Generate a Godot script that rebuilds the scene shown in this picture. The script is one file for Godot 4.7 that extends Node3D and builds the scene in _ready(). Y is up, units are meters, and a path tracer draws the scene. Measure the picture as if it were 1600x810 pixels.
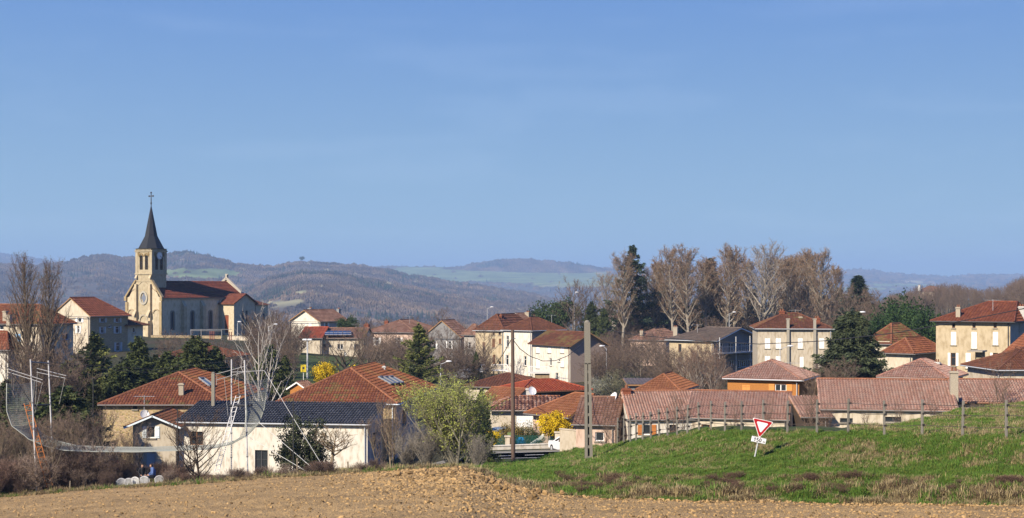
extends Node3D
# A French village below a ploughed field, on a clear early spring day. Camera at the origin, looking along -z; metres.
const F := 2200.0      # focal length in photograph pixels (photograph 1600 x 810, horizon at row 450)
var rng := RandomNumberGenerator.new()
var mats := {}
var used := {}
var texs := {}
var nz := FastNoiseLite.new()
var nz2 := FastNoiseLite.new()


# a point seen at column px and row py, d metres in front
func P(px: float, py: float, d: float) -> Vector3:
	return Vector3((px - 800.0) / F * d, (450.0 - py) / F * d, -d)


func C(r: float, g: float, b: float) -> Color:
	return Color(r, g, b)


func rr(a: float, b: float) -> float:
	return rng.randf_range(a, b)


# collects triangles with a linear colour each
class MB:
	var v := PackedVector3Array()
	var c := PackedColorArray()
	var col := Color.WHITE
	func tri(a: Vector3, b: Vector3, d: Vector3) -> void:
		v.push_back(a); v.push_back(b); v.push_back(d)
		c.push_back(col); c.push_back(col); c.push_back(col)
	func quad(a: Vector3, b: Vector3, d: Vector3, e: Vector3) -> void:
		tri(a, b, d); tri(a, d, e)
	func fan(p: Array) -> void:
		for i in range(1, p.size() - 1): tri(p[0], p[i], p[i + 1])
	func boxt(t: Transform3D, s: Vector3, ch := 0.0) -> void:
		var h := s / 2
		var p := []
		for i in 8:
			p.append(t * Vector3(h.x if i & 1 else -h.x, h.y if i & 2 else -h.y, h.z if i & 4 else -h.z))
		if ch <= 0.0:
			quad(p[0], p[1], p[3], p[2]); quad(p[5], p[4], p[6], p[7]); quad(p[4], p[0], p[2], p[6])
			quad(p[1], p[5], p[7], p[3]); quad(p[2], p[3], p[7], p[6]); quad(p[4], p[5], p[1], p[0])
			return
		# chamfered: three inset rectangles per axis pair, hulled by strips
		for ax in 3:
			for sg in [-1.0, 1.0]:
				var q := []
				for k in [[-1, -1], [1, -1], [1, 1], [-1, 1]]:
					var w := Vector3.ZERO
					w[ax] = h[ax] * sg
					w[(ax + 1) % 3] = (h[(ax + 1) % 3] - ch) * k[0]
					w[(ax + 2) % 3] = (h[(ax + 2) % 3] - ch) * k[1]
					q.append(t * w)
				quad(q[0], q[1], q[2], q[3])
			for k in [[-1, -1], [1, -1], [1, 1], [-1, 1]]:
				var q := []
				for e in [[-1, 0], [1, 0], [1, 1], [-1, 1]]:
					var w := Vector3.ZERO
					w[ax] = (h[ax] - ch) * e[0]
					w[(ax + 1) % 3] = (h[(ax + 1) % 3] - (ch if e[1] else 0.0)) * k[0]
					w[(ax + 2) % 3] = (h[(ax + 2) % 3] - (0.0 if e[1] else ch)) * k[1]
					q.append(t * w)
				quad(q[0], q[1], q[2], q[3])
		for i in 8:
			var sx := 1.0 if i & 1 else -1.0
			var sy := 1.0 if i & 2 else -1.0
			var sz := 1.0 if i & 4 else -1.0
			tri(t * Vector3(h.x * sx, (h.y - ch) * sy, (h.z - ch) * sz), t * Vector3((h.x - ch) * sx, h.y * sy, (h.z - ch) * sz), t * Vector3((h.x - ch) * sx, (h.y - ch) * sy, h.z * sz))
	func box(at: Vector3, s: Vector3, ch := 0.0) -> void:
		boxt(Transform3D(Basis(), at), s, ch)
	func bar(a: Vector3, b: Vector3, w: float, t: float, side := Vector3.UP) -> void:
		var y := (b - a)
		var l := y.length()
		if l < 1e-5: return
		y /= l
		var x := y.cross(side)
		if x.length() < 1e-3: x = y.cross(Vector3.RIGHT)
		x = x.normalized()
		boxt(Transform3D(Basis(x, y, x.cross(y)), (a + b) / 2), Vector3(w, l, t))
	func tube(a: Vector3, b: Vector3, r0: float, r1: float, n := 6, cap := false) -> void:
		var y := (b - a).normalized()
		var x := y.cross(Vector3.FORWARD if absf(y.y) > 0.7 else Vector3.UP).normalized()
		var z := x.cross(y)
		for i in n:
			var a0 := TAU * i / n
			var a1 := TAU * (i + 1) / n
			var d0 := x * cos(a0) + z * sin(a0)
			var d1 := x * cos(a1) + z * sin(a1)
			quad(a + d0 * r0, a + d1 * r0, b + d1 * r1, b + d0 * r1)
			if cap:
				tri(b, b + d0 * r1, b + d1 * r1)
				tri(a, a + d1 * r0, a + d0 * r0)
	func ball(at: Vector3, r: Vector3, n := 8, m := 5, jit := 0.0, g: RandomNumberGenerator = null) -> void:
		var rows := []
		for j in m + 1:
			var row := []
			for i in n:
				var th := PI * j / m
				var ph := TAU * i / n
				var k := 1.0 if g == null or j == 0 or j == m else 1.0 + g.randf_range(-jit, jit)
				row.append(at + Vector3(sin(th) * cos(ph) * r.x, cos(th) * r.y, sin(th) * sin(ph) * r.z) * k)
			rows.append(row)
		for j in m:
			for i in n:
				quad(rows[j][i], rows[j][(i + 1) % n], rows[j + 1][(i + 1) % n], rows[j + 1][i])
	func mesh() -> ArrayMesh:
		var m := ArrayMesh.new()
		if v.is_empty(): return m
		var a := []
		a.resize(Mesh.ARRAY_MAX)
		a[Mesh.ARRAY_VERTEX] = v
		a[Mesh.ARRAY_COLOR] = c
		m.add_surface_from_arrays(Mesh.PRIMITIVE_TRIANGLES, a)
		return m


# a smooth sheet from rows of points
func sheet(rows: Array, cols: Array) -> ArrayMesh:
	var n: int = rows[0].size()
	var v := PackedVector3Array()
	var c := PackedColorArray()
	var nn := PackedVector3Array()
	var idx := PackedInt32Array()
	for j in rows.size():
		v.append_array(rows[j])
		c.append_array(cols[j])
	nn.resize(v.size())
	for j in rows.size():
		for i in n:
			var a := v[j * n + mini(i + 1, n - 1)] - v[j * n + maxi(i - 1, 0)]
			var b := v[mini(j + 1, rows.size() - 1) * n + i] - v[maxi(j - 1, 0) * n + i]
			var q := a.cross(b).normalized()
			nn[j * n + i] = q if q.y > 0 else -q
	for j in rows.size() - 1:
		for i in n - 1:
			var k := j * n + i
			for e in [k, k + n + 1, k + 1, k, k + n, k + n + 1]: idx.push_back(e)
	var a := []
	a.resize(Mesh.ARRAY_MAX)
	a[Mesh.ARRAY_VERTEX] = v
	a[Mesh.ARRAY_COLOR] = c
	a[Mesh.ARRAY_NORMAL] = nn
	a[Mesh.ARRAY_INDEX] = idx
	var m := ArrayMesh.new()
	m.add_surface_from_arrays(Mesh.PRIMITIVE_TRIANGLES, a)
	return m


func numbered(s: String) -> String:
	if not used.has(s):
		used[s] = 0
		return s
	used[s] += 1
	return "%s_%03d" % [s, used[s]]


func thing(nm: String, label: String, cat: String, at := Vector3.ZERO, turn := 0.0, group := "") -> Node3D:
	var o := Node3D.new()
	o.name = numbered(nm)
	add_child(o)
	o.position = at
	o.rotation.y = turn
	tag(o, label, cat, group)
	return o


func tag(o: Node, label: String, cat := "", group := "", kind := "") -> Node:
	if label: o.set_meta("label", label)
	if cat: o.set_meta("category", cat)
	if group: o.set_meta("group", group)
	if kind: o.set_meta("kind", kind)
	return o


# commits a builder (or a mesh) as one named mesh
func obj(nm: String, b, m: Material, parent: Node = null, kind := "") -> MeshInstance3D:
	var o := MeshInstance3D.new()
	o.mesh = b.mesh() if b is MB else b
	o.material_override = m
	if parent == null:
		o.name = numbered(nm)
		add_child(o)
	else:
		o.name = nm
		parent.add_child(o, true)
	if kind: o.set_meta("kind", kind)
	return o


func copy(o: Node3D, label: String, at: Vector3, turn := 0.0, group := "") -> Node3D:
	var c: Node3D = o.duplicate()
	c.name = numbered(String(o.name).rstrip("0123456789").trim_suffix("_"))
	add_child(c)
	c.position = at
	c.rotation.y = turn
	tag(c, label, "", group)
	return c


func multi(nm: String, m: Mesh, mt: Material, places: Array, tints: Array, parent: Node = null) -> MultiMeshInstance3D:
	var mm := MultiMesh.new()
	mm.transform_format = MultiMesh.TRANSFORM_3D
	mm.use_colors = true
	mm.mesh = m
	mm.instance_count = places.size()
	for i in places.size():
		mm.set_instance_transform(i, places[i])
		mm.set_instance_color(i, tints[i])
	var o := MultiMeshInstance3D.new()
	o.multimesh = mm
	o.material_override = mt
	if parent:
		o.name = nm
		parent.add_child(o, true)
	else:
		o.name = numbered(nm)
		add_child(o)
	o.set_meta("kind", "stuff")
	return o


# ------------------------------------------------------------ textures and materials
func noise_tex(key: String, freq: float, octaves: int, lo: Color, hi: Color, kind := FastNoiseLite.TYPE_SIMPLEX_SMOOTH, size := 512, as_normal := false, mid := -1.0) -> Texture2D:
	if texs.has(key): return texs[key]
	var n := FastNoiseLite.new()
	n.noise_type = kind
	n.frequency = freq
	n.seed = key.hash() % 1000
	n.fractal_octaves = octaves
	var t := NoiseTexture2D.new()
	t.width = size
	t.height = size
	t.seamless = true
	t.noise = n
	if as_normal:
		t.as_normal_map = true
		t.bump_strength = 6.0
	else:
		var g := Gradient.new()
		g.set_color(0, lo)
		g.set_color(1, hi)
		if mid > 0.0:
			g.add_point(mid, lo.lerp(hi, 0.75))
		t.color_ramp = g
	texs[key] = t
	return t


# coursed rubble: stones of uneven width and tone between mortar joints
func stone_tex() -> Texture2D:
	if texs.has("stone"): return texs["stone"]
	var g := RandomNumberGenerator.new()
	g.seed = 77
	var n := 256
	var im := Image.create(n, n, false, Image.FORMAT_RGB8)
	var mortar := Color(0.95, 0.92, 0.85)
	im.fill(mortar)
	var y := 0
	while y < n:
		var h := mini(g.randi_range(9, 17), n - y)
		if n - y - h < 8: h = n - y
		var x := 0
		while x < n:
			var w := mini(g.randi_range(12, 34), n - x)
			if n - x - w < 10: w = n - x
			var t := g.randf_range(0.68, 1.0)
			var cc := Color(t, t * g.randf_range(0.9, 0.99), t * g.randf_range(0.74, 0.95))
			for yy in range(1, h - 1):
				for xx in range(1, w - 1):
					if (xx < 3 or xx > w - 4) and (yy < 3 or yy > h - 4) and g.randf() < 0.7: continue
					var k := g.randf_range(0.93, 1.05)
					im.set_pixel(x + xx, y + yy, Color(cc.r * k, cc.g * k, cc.b * k))
			x += w
		y += h
	texs["stone"] = ImageTexture.create_from_image(im)
	return texs["stone"]


func mat(key: String, col := Color.WHITE, rough := 0.9, tex := "", scale := 0.3, metal := 0.0) -> StandardMaterial3D:
	if mats.has(key): return mats[key]
	var m := StandardMaterial3D.new()
	m.resource_name = key
	m.vertex_color_use_as_albedo = true
	m.albedo_color = col.linear_to_srgb()
	m.roughness = rough
	m.metallic = metal
	m.metallic_specular = 0.3
	m.cull_mode = BaseMaterial3D.CULL_DISABLED
	if tex:
		m.uv1_triplanar = true
		m.uv1_world_triplanar = true
		m.uv1_scale = Vector3.ONE * scale if tex != "stain" else Vector3(scale * 1.8, scale * 0.55, scale * 1.8)
		match tex:
			"stain": m.albedo_texture = noise_tex("stain", 0.012, 6, Color(0.76, 0.73, 0.68), Color(1, 1, 1), FastNoiseLite.TYPE_SIMPLEX_SMOOTH, 512, false, 0.42)
			"grain": m.albedo_texture = noise_tex("grain", 0.05, 4, Color(0.55, 0.54, 0.52), Color(1, 1, 1))
			"blotch": m.albedo_texture = noise_tex("blotch", 0.02, 5, Color(0.4, 0.38, 0.34), Color(1, 1, 1))
			"stone": m.albedo_texture = stone_tex()
	mats[key] = m
	return m


func glass() -> StandardMaterial3D:
	var m := mat("window_glass", C(0.025, 0.03, 0.035), 0.07)
	m.metallic_specular = 0.6
	return m


# ------------------------------------------------------------ the lie of the land
# Fans of stations out from the camera: at each bearing (column), distance and height of: field edge, toe of the bank, its crest, end of its top, village ground, and so on.
var bearing := PackedFloat32Array()
var st_d := []     # per column: distances
var st_h := []     # per column: heights


func land() -> void:
	# bearing, edge [row, d], toe [row, d], crest [row, d], end of crest [h, d], village [h at 114 m, 150 m, 220 m, 320 m]
	var t := [
		[-3000, 778, 95, 0.5, 99, -15.0, 104, -15.4, 108, -15.6, -14.5, -11.0, -10.5],
		[-600, 782, 94, 0.5, 97, -14.6, 101, -15.2, 106, -15.6, -14.5, -11.0, -10.5],
		[0, 778, 92, 0.5, 95, -14.3, 99, -15.0, 105, -15.6, -14.5, -11.0, -10.5],
		[150, 766, 91, 0.5, 94, -13.8, 98, -14.9, 105, -15.6, -14.5, -10.8, -10.4],
		[300, 757, 90, 0.5, 93, -13.3, 97, -14.8, 105, -15.7, -14.5, -10.6, -10.4],
		[450, 746, 88, 0.5, 91, -12.8, 95, -14.6, 104, -15.7, -14.4, -11.4, -10.9],
		[600, 738, 86, 0.5, 89, -12.0, 93, -14.0, 103, -15.4, -14.2, -13.0, -12.0],
		[720, 735, 80, 0.4, 83, -11.2, 87, -12.8, 100, -14.2, -14.0, -14.0, -13.2],
		[770, 752, 73, 0.0, 80, -11.05, 88, -12.3, 97, -13.75, -15.3, -14.2, -14.0],
		[835, 770, 67, 0.0, 75, -11.2, 91, -12.4, 99, -13.75, -15.3, -14.2, -14.2],
		[900, 777, 63, 0.0, 70, -11.15, 97, -12.6, 103, -13.75, -15.3, -14.2, -14.4],
		[970, 781, 61, 0.0, 66.5, -9.27, 85, -9.9, 90, -13.6, -13.4, -14.2, -14.8],
		[1010, 782, 60, 0.0, 65, -8.7, 82, -9.2, 87, -13.4, -13.4, -14.4, -15.0],
		[1100, 784, 59, 0.0, 64, -7.57, 76, -7.9, 80, -13.2, -13.4, -14.4, -15.0],
		[1180, 785, 58.5, 0.0, 63, -7.27, 72, -7.5, 76, -13.0, -13.3, -14.0, -15.0],
		[1300, 788, 57.5, 0.0, 61.5, -6.86, 68, -7.2, 72, -12.8, -12.9, -13.4, -14.6],
		[1400, 789, 57, 0.0, 61, -6.8, 66, -7.5, 76, -12.6, -12.0, -12.0, -13.0],
		[1500, 790, 56, 0.0, 60, -6.57, 64, -7.05, 80, -12.4, -11.4, -11.0, -12.0],
		[1600, 791, 55, 0.0, 58.5, -6.4, 61, -7.0, 85, -12.2, -11.2, -11.0, -12.0],
		[2200, 795, 50, 0.0, 53, -5.6, 56, -6.3, 90, -12.0, -11.0, -11.0, -12.0],
		[4600, 800, 46, 0.0, 49, -5.0, 52, -5.6, 92, -12.0, -11.0, -11.0, -12.0]]
	for r in t:
		bearing.push_back(r[0])
		var e_h: float = (450.0 - r[1]) / F * r[2]
		var left: bool = r[0] < 745
		var toe_h: float = e_h - r[3] if left else (450.0 - 741.0) / F * r[4]
		if r[0] >= 745 and r[0] < 960: toe_h = (450.0 - lerpf(737, 742, (r[0] - 770.0) / 190.0)) / F * r[4]
		st_d.append(PackedFloat32Array([3.0, r[2], r[4], r[6], r[8], 114.0, 150.0, 220.0, 320.0, 700.0, 2500.0, 14000.0]))
		st_h.append(PackedFloat32Array([-1.75, e_h, toe_h, r[5] - (0.2 if r[0] > 960 else 0.0), r[7], r[9], r[10], r[11], r[12], lerpf(lerpf(-24.0, -15.5, clampf((r[0] - 900.0) / 350.0, 0, 1)), -6.0, clampf((r[0] - 1330.0) / 130.0, 0, 1)), lerpf(-75.0, -26.0, clampf((r[0] - 850.0) / 450.0, 0, 1)), -75.0]))


func _col(u: float) -> Vector2:
	u = clampf(u, bearing[0], bearing[bearing.size() - 1])
	var i := 0
	while i < bearing.size() - 2 and bearing[i + 1] < u: i += 1
	return Vector2(i, (u - bearing[i]) / (bearing[i + 1] - bearing[i]))


func ground_ud(u: float, d: float) -> float:
	var q := _col(u)
	var i := int(q.x)
	var k := 0
	while k < 10 and lerpf(st_d[i][k + 1], st_d[i + 1][k + 1], q.y) < d: k += 1
	var d0 := lerpf(st_d[i][k], st_d[i + 1][k], q.y)
	var d1 := lerpf(st_d[i][k + 1], st_d[i + 1][k + 1], q.y)
	var t := clampf((d - d0) / (d1 - d0), 0.0, 1.0)
	if k > 0 and k < 6: t = lerpf(t, t * t * (3 - 2 * t), 0.5)
	var h := lerpf(lerpf(st_h[i][k], st_h[i + 1][k], q.y), lerpf(st_h[i][k + 1], st_h[i + 1][k + 1], q.y), t)
	if d < 112.0 and k > 0:
		var x := (u - 800.0) / F * d
		h += (nz.get_noise_2d(x * 40.0, d * 40.0) * 0.12 + nz.get_noise_2d(x * 130.0, d * 130.0) * 0.06) * clampf((112.0 - d) / 6.0, 0, 1) * clampf(t * 6.0 if k == 1 else 1.0, 0, 1)
	return h


func ground(x: float, z: float) -> float:
	var d := maxf(-z, 3.0)
	return ground_ud(800.0 + x / d * F, d)


func G(px: float, d: float) -> Vector3:
	return Vector3((px - 800.0) / F * d, ground_ud(px, d), -d)


func edge_d(u: float) -> float:
	var q := _col(u)
	return lerpf(st_d[int(q.x)][1], st_d[int(q.x) + 1][1], q.y)


# tone of the bank's cover: 0 dry straw .. 1 fresh green
func greenness(u: float, d: float) -> float:
	var x := (u - 800.0) / F * d
	var g := nz.get_noise_2d(x * 22.0, d * 22.0) * 0.9 + nz.get_noise_2d(x * 70.0 + 300.0, d * 70.0) * 0.7
	var e := edge_d(u)
	var q := _col(u)
	var toe := lerpf(st_d[int(q.x)][2], st_d[int(q.x) + 1][2], q.y)
	var w := 0.62 + g
	if u > 850.0:
		if d < toe - 0.7: w = 0.56 + g * 1.6          # weedy mound along the field
		elif d < toe + 0.8: w = 1.0
		else:
			w = 0.86 + g * (1.05 if u > 1160.0 else 0.5)
			if u > 1350.0: w -= 0.12
	elif u > 735.0:
		w = 0.95 + g * 0.4
		if d < e + 1.6: w = 0.2 + g
	else:
		w = 0.25 + g
	return clampf(w, 0.0, 1.0)


func build_ground() -> void:
	# ploughed field, finely broken near the camera and at its crest
	var us := PackedFloat32Array([-3000, -1800, -1000, -600, -350, -220])
	var u := -150.0
	while u <= 1750.0:
		us.push_back(u)
		u += 4.5
	for e in [1820, 1950, 2200, 2700, 3500, 4600]: us.push_back(e)
	var ts := [0.0, 0.06, 0.12, 0.18]
	for k in 240: ts.append(0.24 + 0.76 * pow(k / 239.0, 1.25))
	var rows := []
	var cols := []
	for t in ts:
		var row := PackedVector3Array()
		var cc := PackedColorArray()
		for w in us:
			var e := edge_d(w)
			var d: float = lerpf(3.0, e, t)
			var x := (w - 800.0) / F * d
			var h := ground_ud(w, d)
			# lumps: larger on the heap of turned clods at the crest
			var heap := exp(-pow((w - 720.0) / 130.0, 2)) * clampf((d - 40.0) / 30.0, 0, 1)
			var a := 0.06 + 0.10 * heap
			var n := absf(nz.get_noise_2d(x * 260.0, d * 260.0)) * 1.4 + absf(nz.get_noise_2d(x * 640.0, d * 640.0 + 90.0)) * 0.8
			h += (n - 0.5) * a + nz.get_noise_2d(x * 30.0, d * 30.0) * 0.1 + 0.13 * heap * (0.5 + nz.get_noise_2d(x * 60.0, d * 60.0))
			if t > 0.985: h -= 0.12
			row.push_back(Vector3(x, h, -d))
			var m := 0.86 + 0.3 * nz.get_noise_2d(x * 12.0, d * 25.0) + 0.18 * nz.get_noise_2d(x * 400.0, d * 400.0)
			cc.push_back(Color(0.71 * m, 0.475 * m, 0.215 * m))
		rows.append(row)
		cols.append(cc)
	var soil := mat("soil", Color.WHITE, 1.0, "grain", 0.9)
	soil.heightmap_enabled = true
	soil.heightmap_texture = noise_tex("clod_relief", 0.03, 5, Color(0, 0, 0), Color(1, 1, 1))
	soil.heightmap_scale = 4.0
	var field := obj("ploughed_field", sheet(rows, cols), soil)
	tag(field, "bare ochre ploughed field in front of the village", "", "", "structure")
	# clods strewn over it
	var g := MB.new()
	rng.seed = 5
	g.ball(Vector3.ZERO, Vector3(1, 0.7, 0.8), 7, 4, 0.3, rng)
	var gm := g.mesh()
	var places := []
	var tints := []
	for i in 30000:
		var w := rr(-80, 1680)
		if rng.randf() < 0.34: w = clampf(rng.randfn(715, 90), -80, 1680)
		var e := edge_d(w)
		var d: float = lerpf(27.0, e - 0.15, pow(rng.randf(), 0.6))
		var x := (w - 800.0) / F * d
		var heap := exp(-pow((w - 720.0) / 130.0, 2)) * clampf((d - 40.0) / 30.0, 0, 1)
		if w > 900 and d > e - 3: heap = maxf(heap, 0.35)
		var s := (0.012 + 0.04 * pow(rng.randf(), 4.0)) * (1.0 + 1.6 * heap)
		var b := Basis.from_euler(Vector3(rr(0, 6), rr(0, 6), rr(0, 6))).scaled(Vector3(s * rr(0.8, 1.6), s, s * rr(0.8, 1.6)))
		places.append(Transform3D(b, Vector3(x, ground_ud(w, d) + nz.get_noise_2d(x * 30.0, d * 30.0) * 0.1 + 0.13 * heap * (0.5 + nz.get_noise_2d(x * 60.0, d * 60.0)) + s * 0.25, -d)))
		var m := rr(0.75, 1.1) if rng.randf() > 0.2 + 0.2 * heap else rr(0.25, 0.5)  # the dark clods imitate shadow specks, besides moist turned earth
		tints.append(Color(0.38 * m, 0.25 * m, 0.112 * m))
	multi("soil_clods", gm, mat("clod", Color.WHITE, 1.0), places, tints)
	# the largest clods on the heap, one by one
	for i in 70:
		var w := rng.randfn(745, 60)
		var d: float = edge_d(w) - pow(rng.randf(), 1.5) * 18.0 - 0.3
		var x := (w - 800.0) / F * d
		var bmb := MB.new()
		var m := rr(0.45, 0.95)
		bmb.col = C(0.34 * m, 0.22 * m, 0.10 * m)  # darker than the soil: shadow painted in, besides moist earth
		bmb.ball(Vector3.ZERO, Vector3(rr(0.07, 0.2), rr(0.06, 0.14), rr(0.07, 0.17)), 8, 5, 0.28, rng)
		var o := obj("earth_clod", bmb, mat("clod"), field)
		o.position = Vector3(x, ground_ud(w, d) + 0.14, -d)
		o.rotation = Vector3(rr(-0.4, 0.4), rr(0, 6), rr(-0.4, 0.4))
	# grassy bank and rough verge between field and village
	us = PackedFloat32Array([-3000, -1500, -600, -300, -150])
	u = -100.0
	while u <= 1700.0:
		us.push_back(u)
		u += 12.0
	for e in [1760, 1900, 2200, 3200, 4600]: us.push_back(e)
	rows = []
	cols = []
	for k in range(1, 5):
		var nsub: int = [0, 14, 30, 10, 16][k]
		for j in nsub + (1 if k == 4 else 0):
			var row := PackedVector3Array()
			var cc := PackedColorArray()
			for w in us:
				var q := _col(w)
				var i := int(q.x)
				var d := lerpf(lerpf(st_d[i][k], st_d[i + 1][k], q.y), lerpf(st_d[i][k + 1], st_d[i + 1][k + 1], q.y), j / float(nsub))
				row.push_back(Vector3((w - 800.0) / F * d, ground_ud(w, d), -d))
				var gr := greenness(w, d)
				cc.push_back(C(0.19, 0.15, 0.08).lerp(C(0.07, 0.105, 0.025), gr))
			rows.append(row)
			cols.append(cc)
	tag(obj("grass_bank", sheet(rows, cols), mat("turf", Color.WHITE, 1.0, "grain", 0.6)), "", "", "", "structure")
	# village ground, out to the horizon
	us = PackedFloat32Array()
	u = -3000.0
	while u <= 4600.0:
		us.push_back(u)
		u += 40.0 if u > -120 and u < 1720 else 190.0
	rows = []
	cols = []
	for k in range(5, 11):
		var nsub: int = [0, 0, 0, 0, 0, 8, 10, 10, 10, 12, 16][k]
		for j in nsub + (1 if k == 10 else 0):
			var row := PackedVector3Array()
			var cc := PackedColorArray()
			for w in us:
				var q := _col(w)
				var i := int(q.x)
				var d := lerpf(lerpf(st_d[i][k], st_d[i + 1][k], q.y), lerpf(st_d[i][k + 1], st_d[i + 1][k + 1], q.y), j / float(nsub))
				var x := (w - 800.0) / F * d
				row.push_back(Vector3(x, ground_ud(w, d), -d))
				var gr := clampf(0.5 + nz.get_noise_2d(x * 3.0, d * 3.0), 0, 1)
				if w > 455 and w < 660 and d > 175 and d < 250: gr = 1.6
				cc.push_back(C(0.13, 0.10, 0.065).lerp(C(0.06, 0.085, 0.03), gr) if gr < 1.5 else C(0.12, 0.17, 0.05))
			rows.append(row)
			cols.append(cc)
	tag(obj("ground", sheet(rows, cols), mat("earth", Color.WHITE, 1.0, "blotch", 0.12)), "", "", "", "structure")
	# grass on the bank
	var tufts := []
	for v in 3:
		var b := MB.new()
		rng.seed = 40 + v
		for i in 9:
			var a := rr(0, TAU)
			var at := Vector3(rr(-0.12, 0.12), 0, rr(-0.12, 0.12))
			var lean := Vector3(cos(a), 0, sin(a)) * rr(0.02, 0.16 if v < 2 else 0.3)
			var h := rr(0.1, 0.24) * (1.0 if v < 2 else 1.5)
			var s := Vector3(-sin(a), 0, cos(a)) * 0.011
			var k := rr(0.75, 1.15)
			b.col = C(k, k, k)
			b.quad(at - s, at + s, at + s * 0.7 + lean * 0.4 + Vector3(0, h * 0.6, 0), at - s * 0.7 + lean * 0.4 + Vector3(0, h * 0.6, 0))
			b.tri(at - s * 0.7 + lean * 0.4 + Vector3(0, h * 0.6, 0), at + s * 0.7 + lean * 0.4 + Vector3(0, h * 0.6, 0), at + lean + Vector3(0, h, 0))
		tufts.append(b.mesh())
	var pl := [[], [], []]
	var ti := [[], [], []]
	rng.seed = 9
	for i in 190000:
		var w := rr(735, 1680) if i < 165000 else rr(-60, 760)
		var q := _col(w)
		var ii := int(q.x)
		var d0 := lerpf(st_d[ii][1], st_d[ii + 1][1], q.y)
		var d1 := lerpf(st_d[ii][3], st_d[ii + 1][3], q.y)
		if w > 1330: d1 = lerpf(st_d[ii][4], st_d[ii + 1][4], q.y)
		if w < 735: d1 = d0 + 7.0
		var d := lerpf(d0 - 0.25, d1 + 0.8, rng.randf())
		var gr := greenness(w, d)
		var v := 2 if rng.randf() > gr + 0.15 else (0 if rng.randf() < 0.5 else 1)
		var green := rng.randf() < gr
		var cl := nz.get_noise_2d((w - 800.0) / F * d * 90.0 + 50.0, d * 90.0)
		var hs := rr(0.55, 1.15) * (1.0 + maxf(0.0, cl) * 1.3) * (0.62 if w > 735 and d > d0 + 2 else 1.0)
		if d < d0 + 0.6: hs *= 0.7
		var m := rr(0.75, 1.25)
		var cc := C(0.088, 0.165, 0.024) if green else C(0.34, 0.27, 0.14)
		if green and rng.randf() < 0.3: cc = C(0.14, 0.18, 0.035)
		if not green and rng.randf() < (0.35 if d < lerpf(st_d[ii][2], st_d[ii + 1][2], q.y) else 0.12): cc = C(0.13, 0.085, 0.05)
		pl[v].append(Transform3D(Basis(Vector3.UP, rr(0, TAU)).scaled(Vector3(hs * 1.3, hs, hs * 1.3)), Vector3((w - 800.0) / F * d, ground_ud(w, d) - 0.02, -d)))
		ti[v].append(Color(cc.r * m, cc.g * m, cc.b * m))
	var gmat := mat("grass_blade", Color.WHITE, 0.8)
	gmat.backlight_enabled = true
	gmat.backlight = Color(0.35, 0.35, 0.35)
	tag(multi("grass", tufts[0], gmat, pl[0], ti[0]), "short fresh green grass on the bank beside the field", "grass")
	tag(multi("grass", tufts[1], gmat, pl[1], ti[1]), "bushier green grass tufts mixed into the bank", "grass")
	tag(multi("dry_grass", tufts[2], gmat, pl[2], ti[2]), "long dry straw-coloured grass on the mound along the field", "grass")


# ------------------------------------------------------------ wooded hills on the horizon
func lerp_pts(p: Array, x: float) -> float:
	if x <= p[0][0]: return p[0][1]
	for i in p.size() - 1:
		if x <= p[i + 1][0]:
			var t: float = (x - p[i][0]) / (p[i + 1][0] - p[i][0])
			return lerpf(p[i][1], p[i + 1][1], lerpf(t, t * t * (3 - 2 * t), 0.6))
	return p[p.size() - 1][1]


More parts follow.
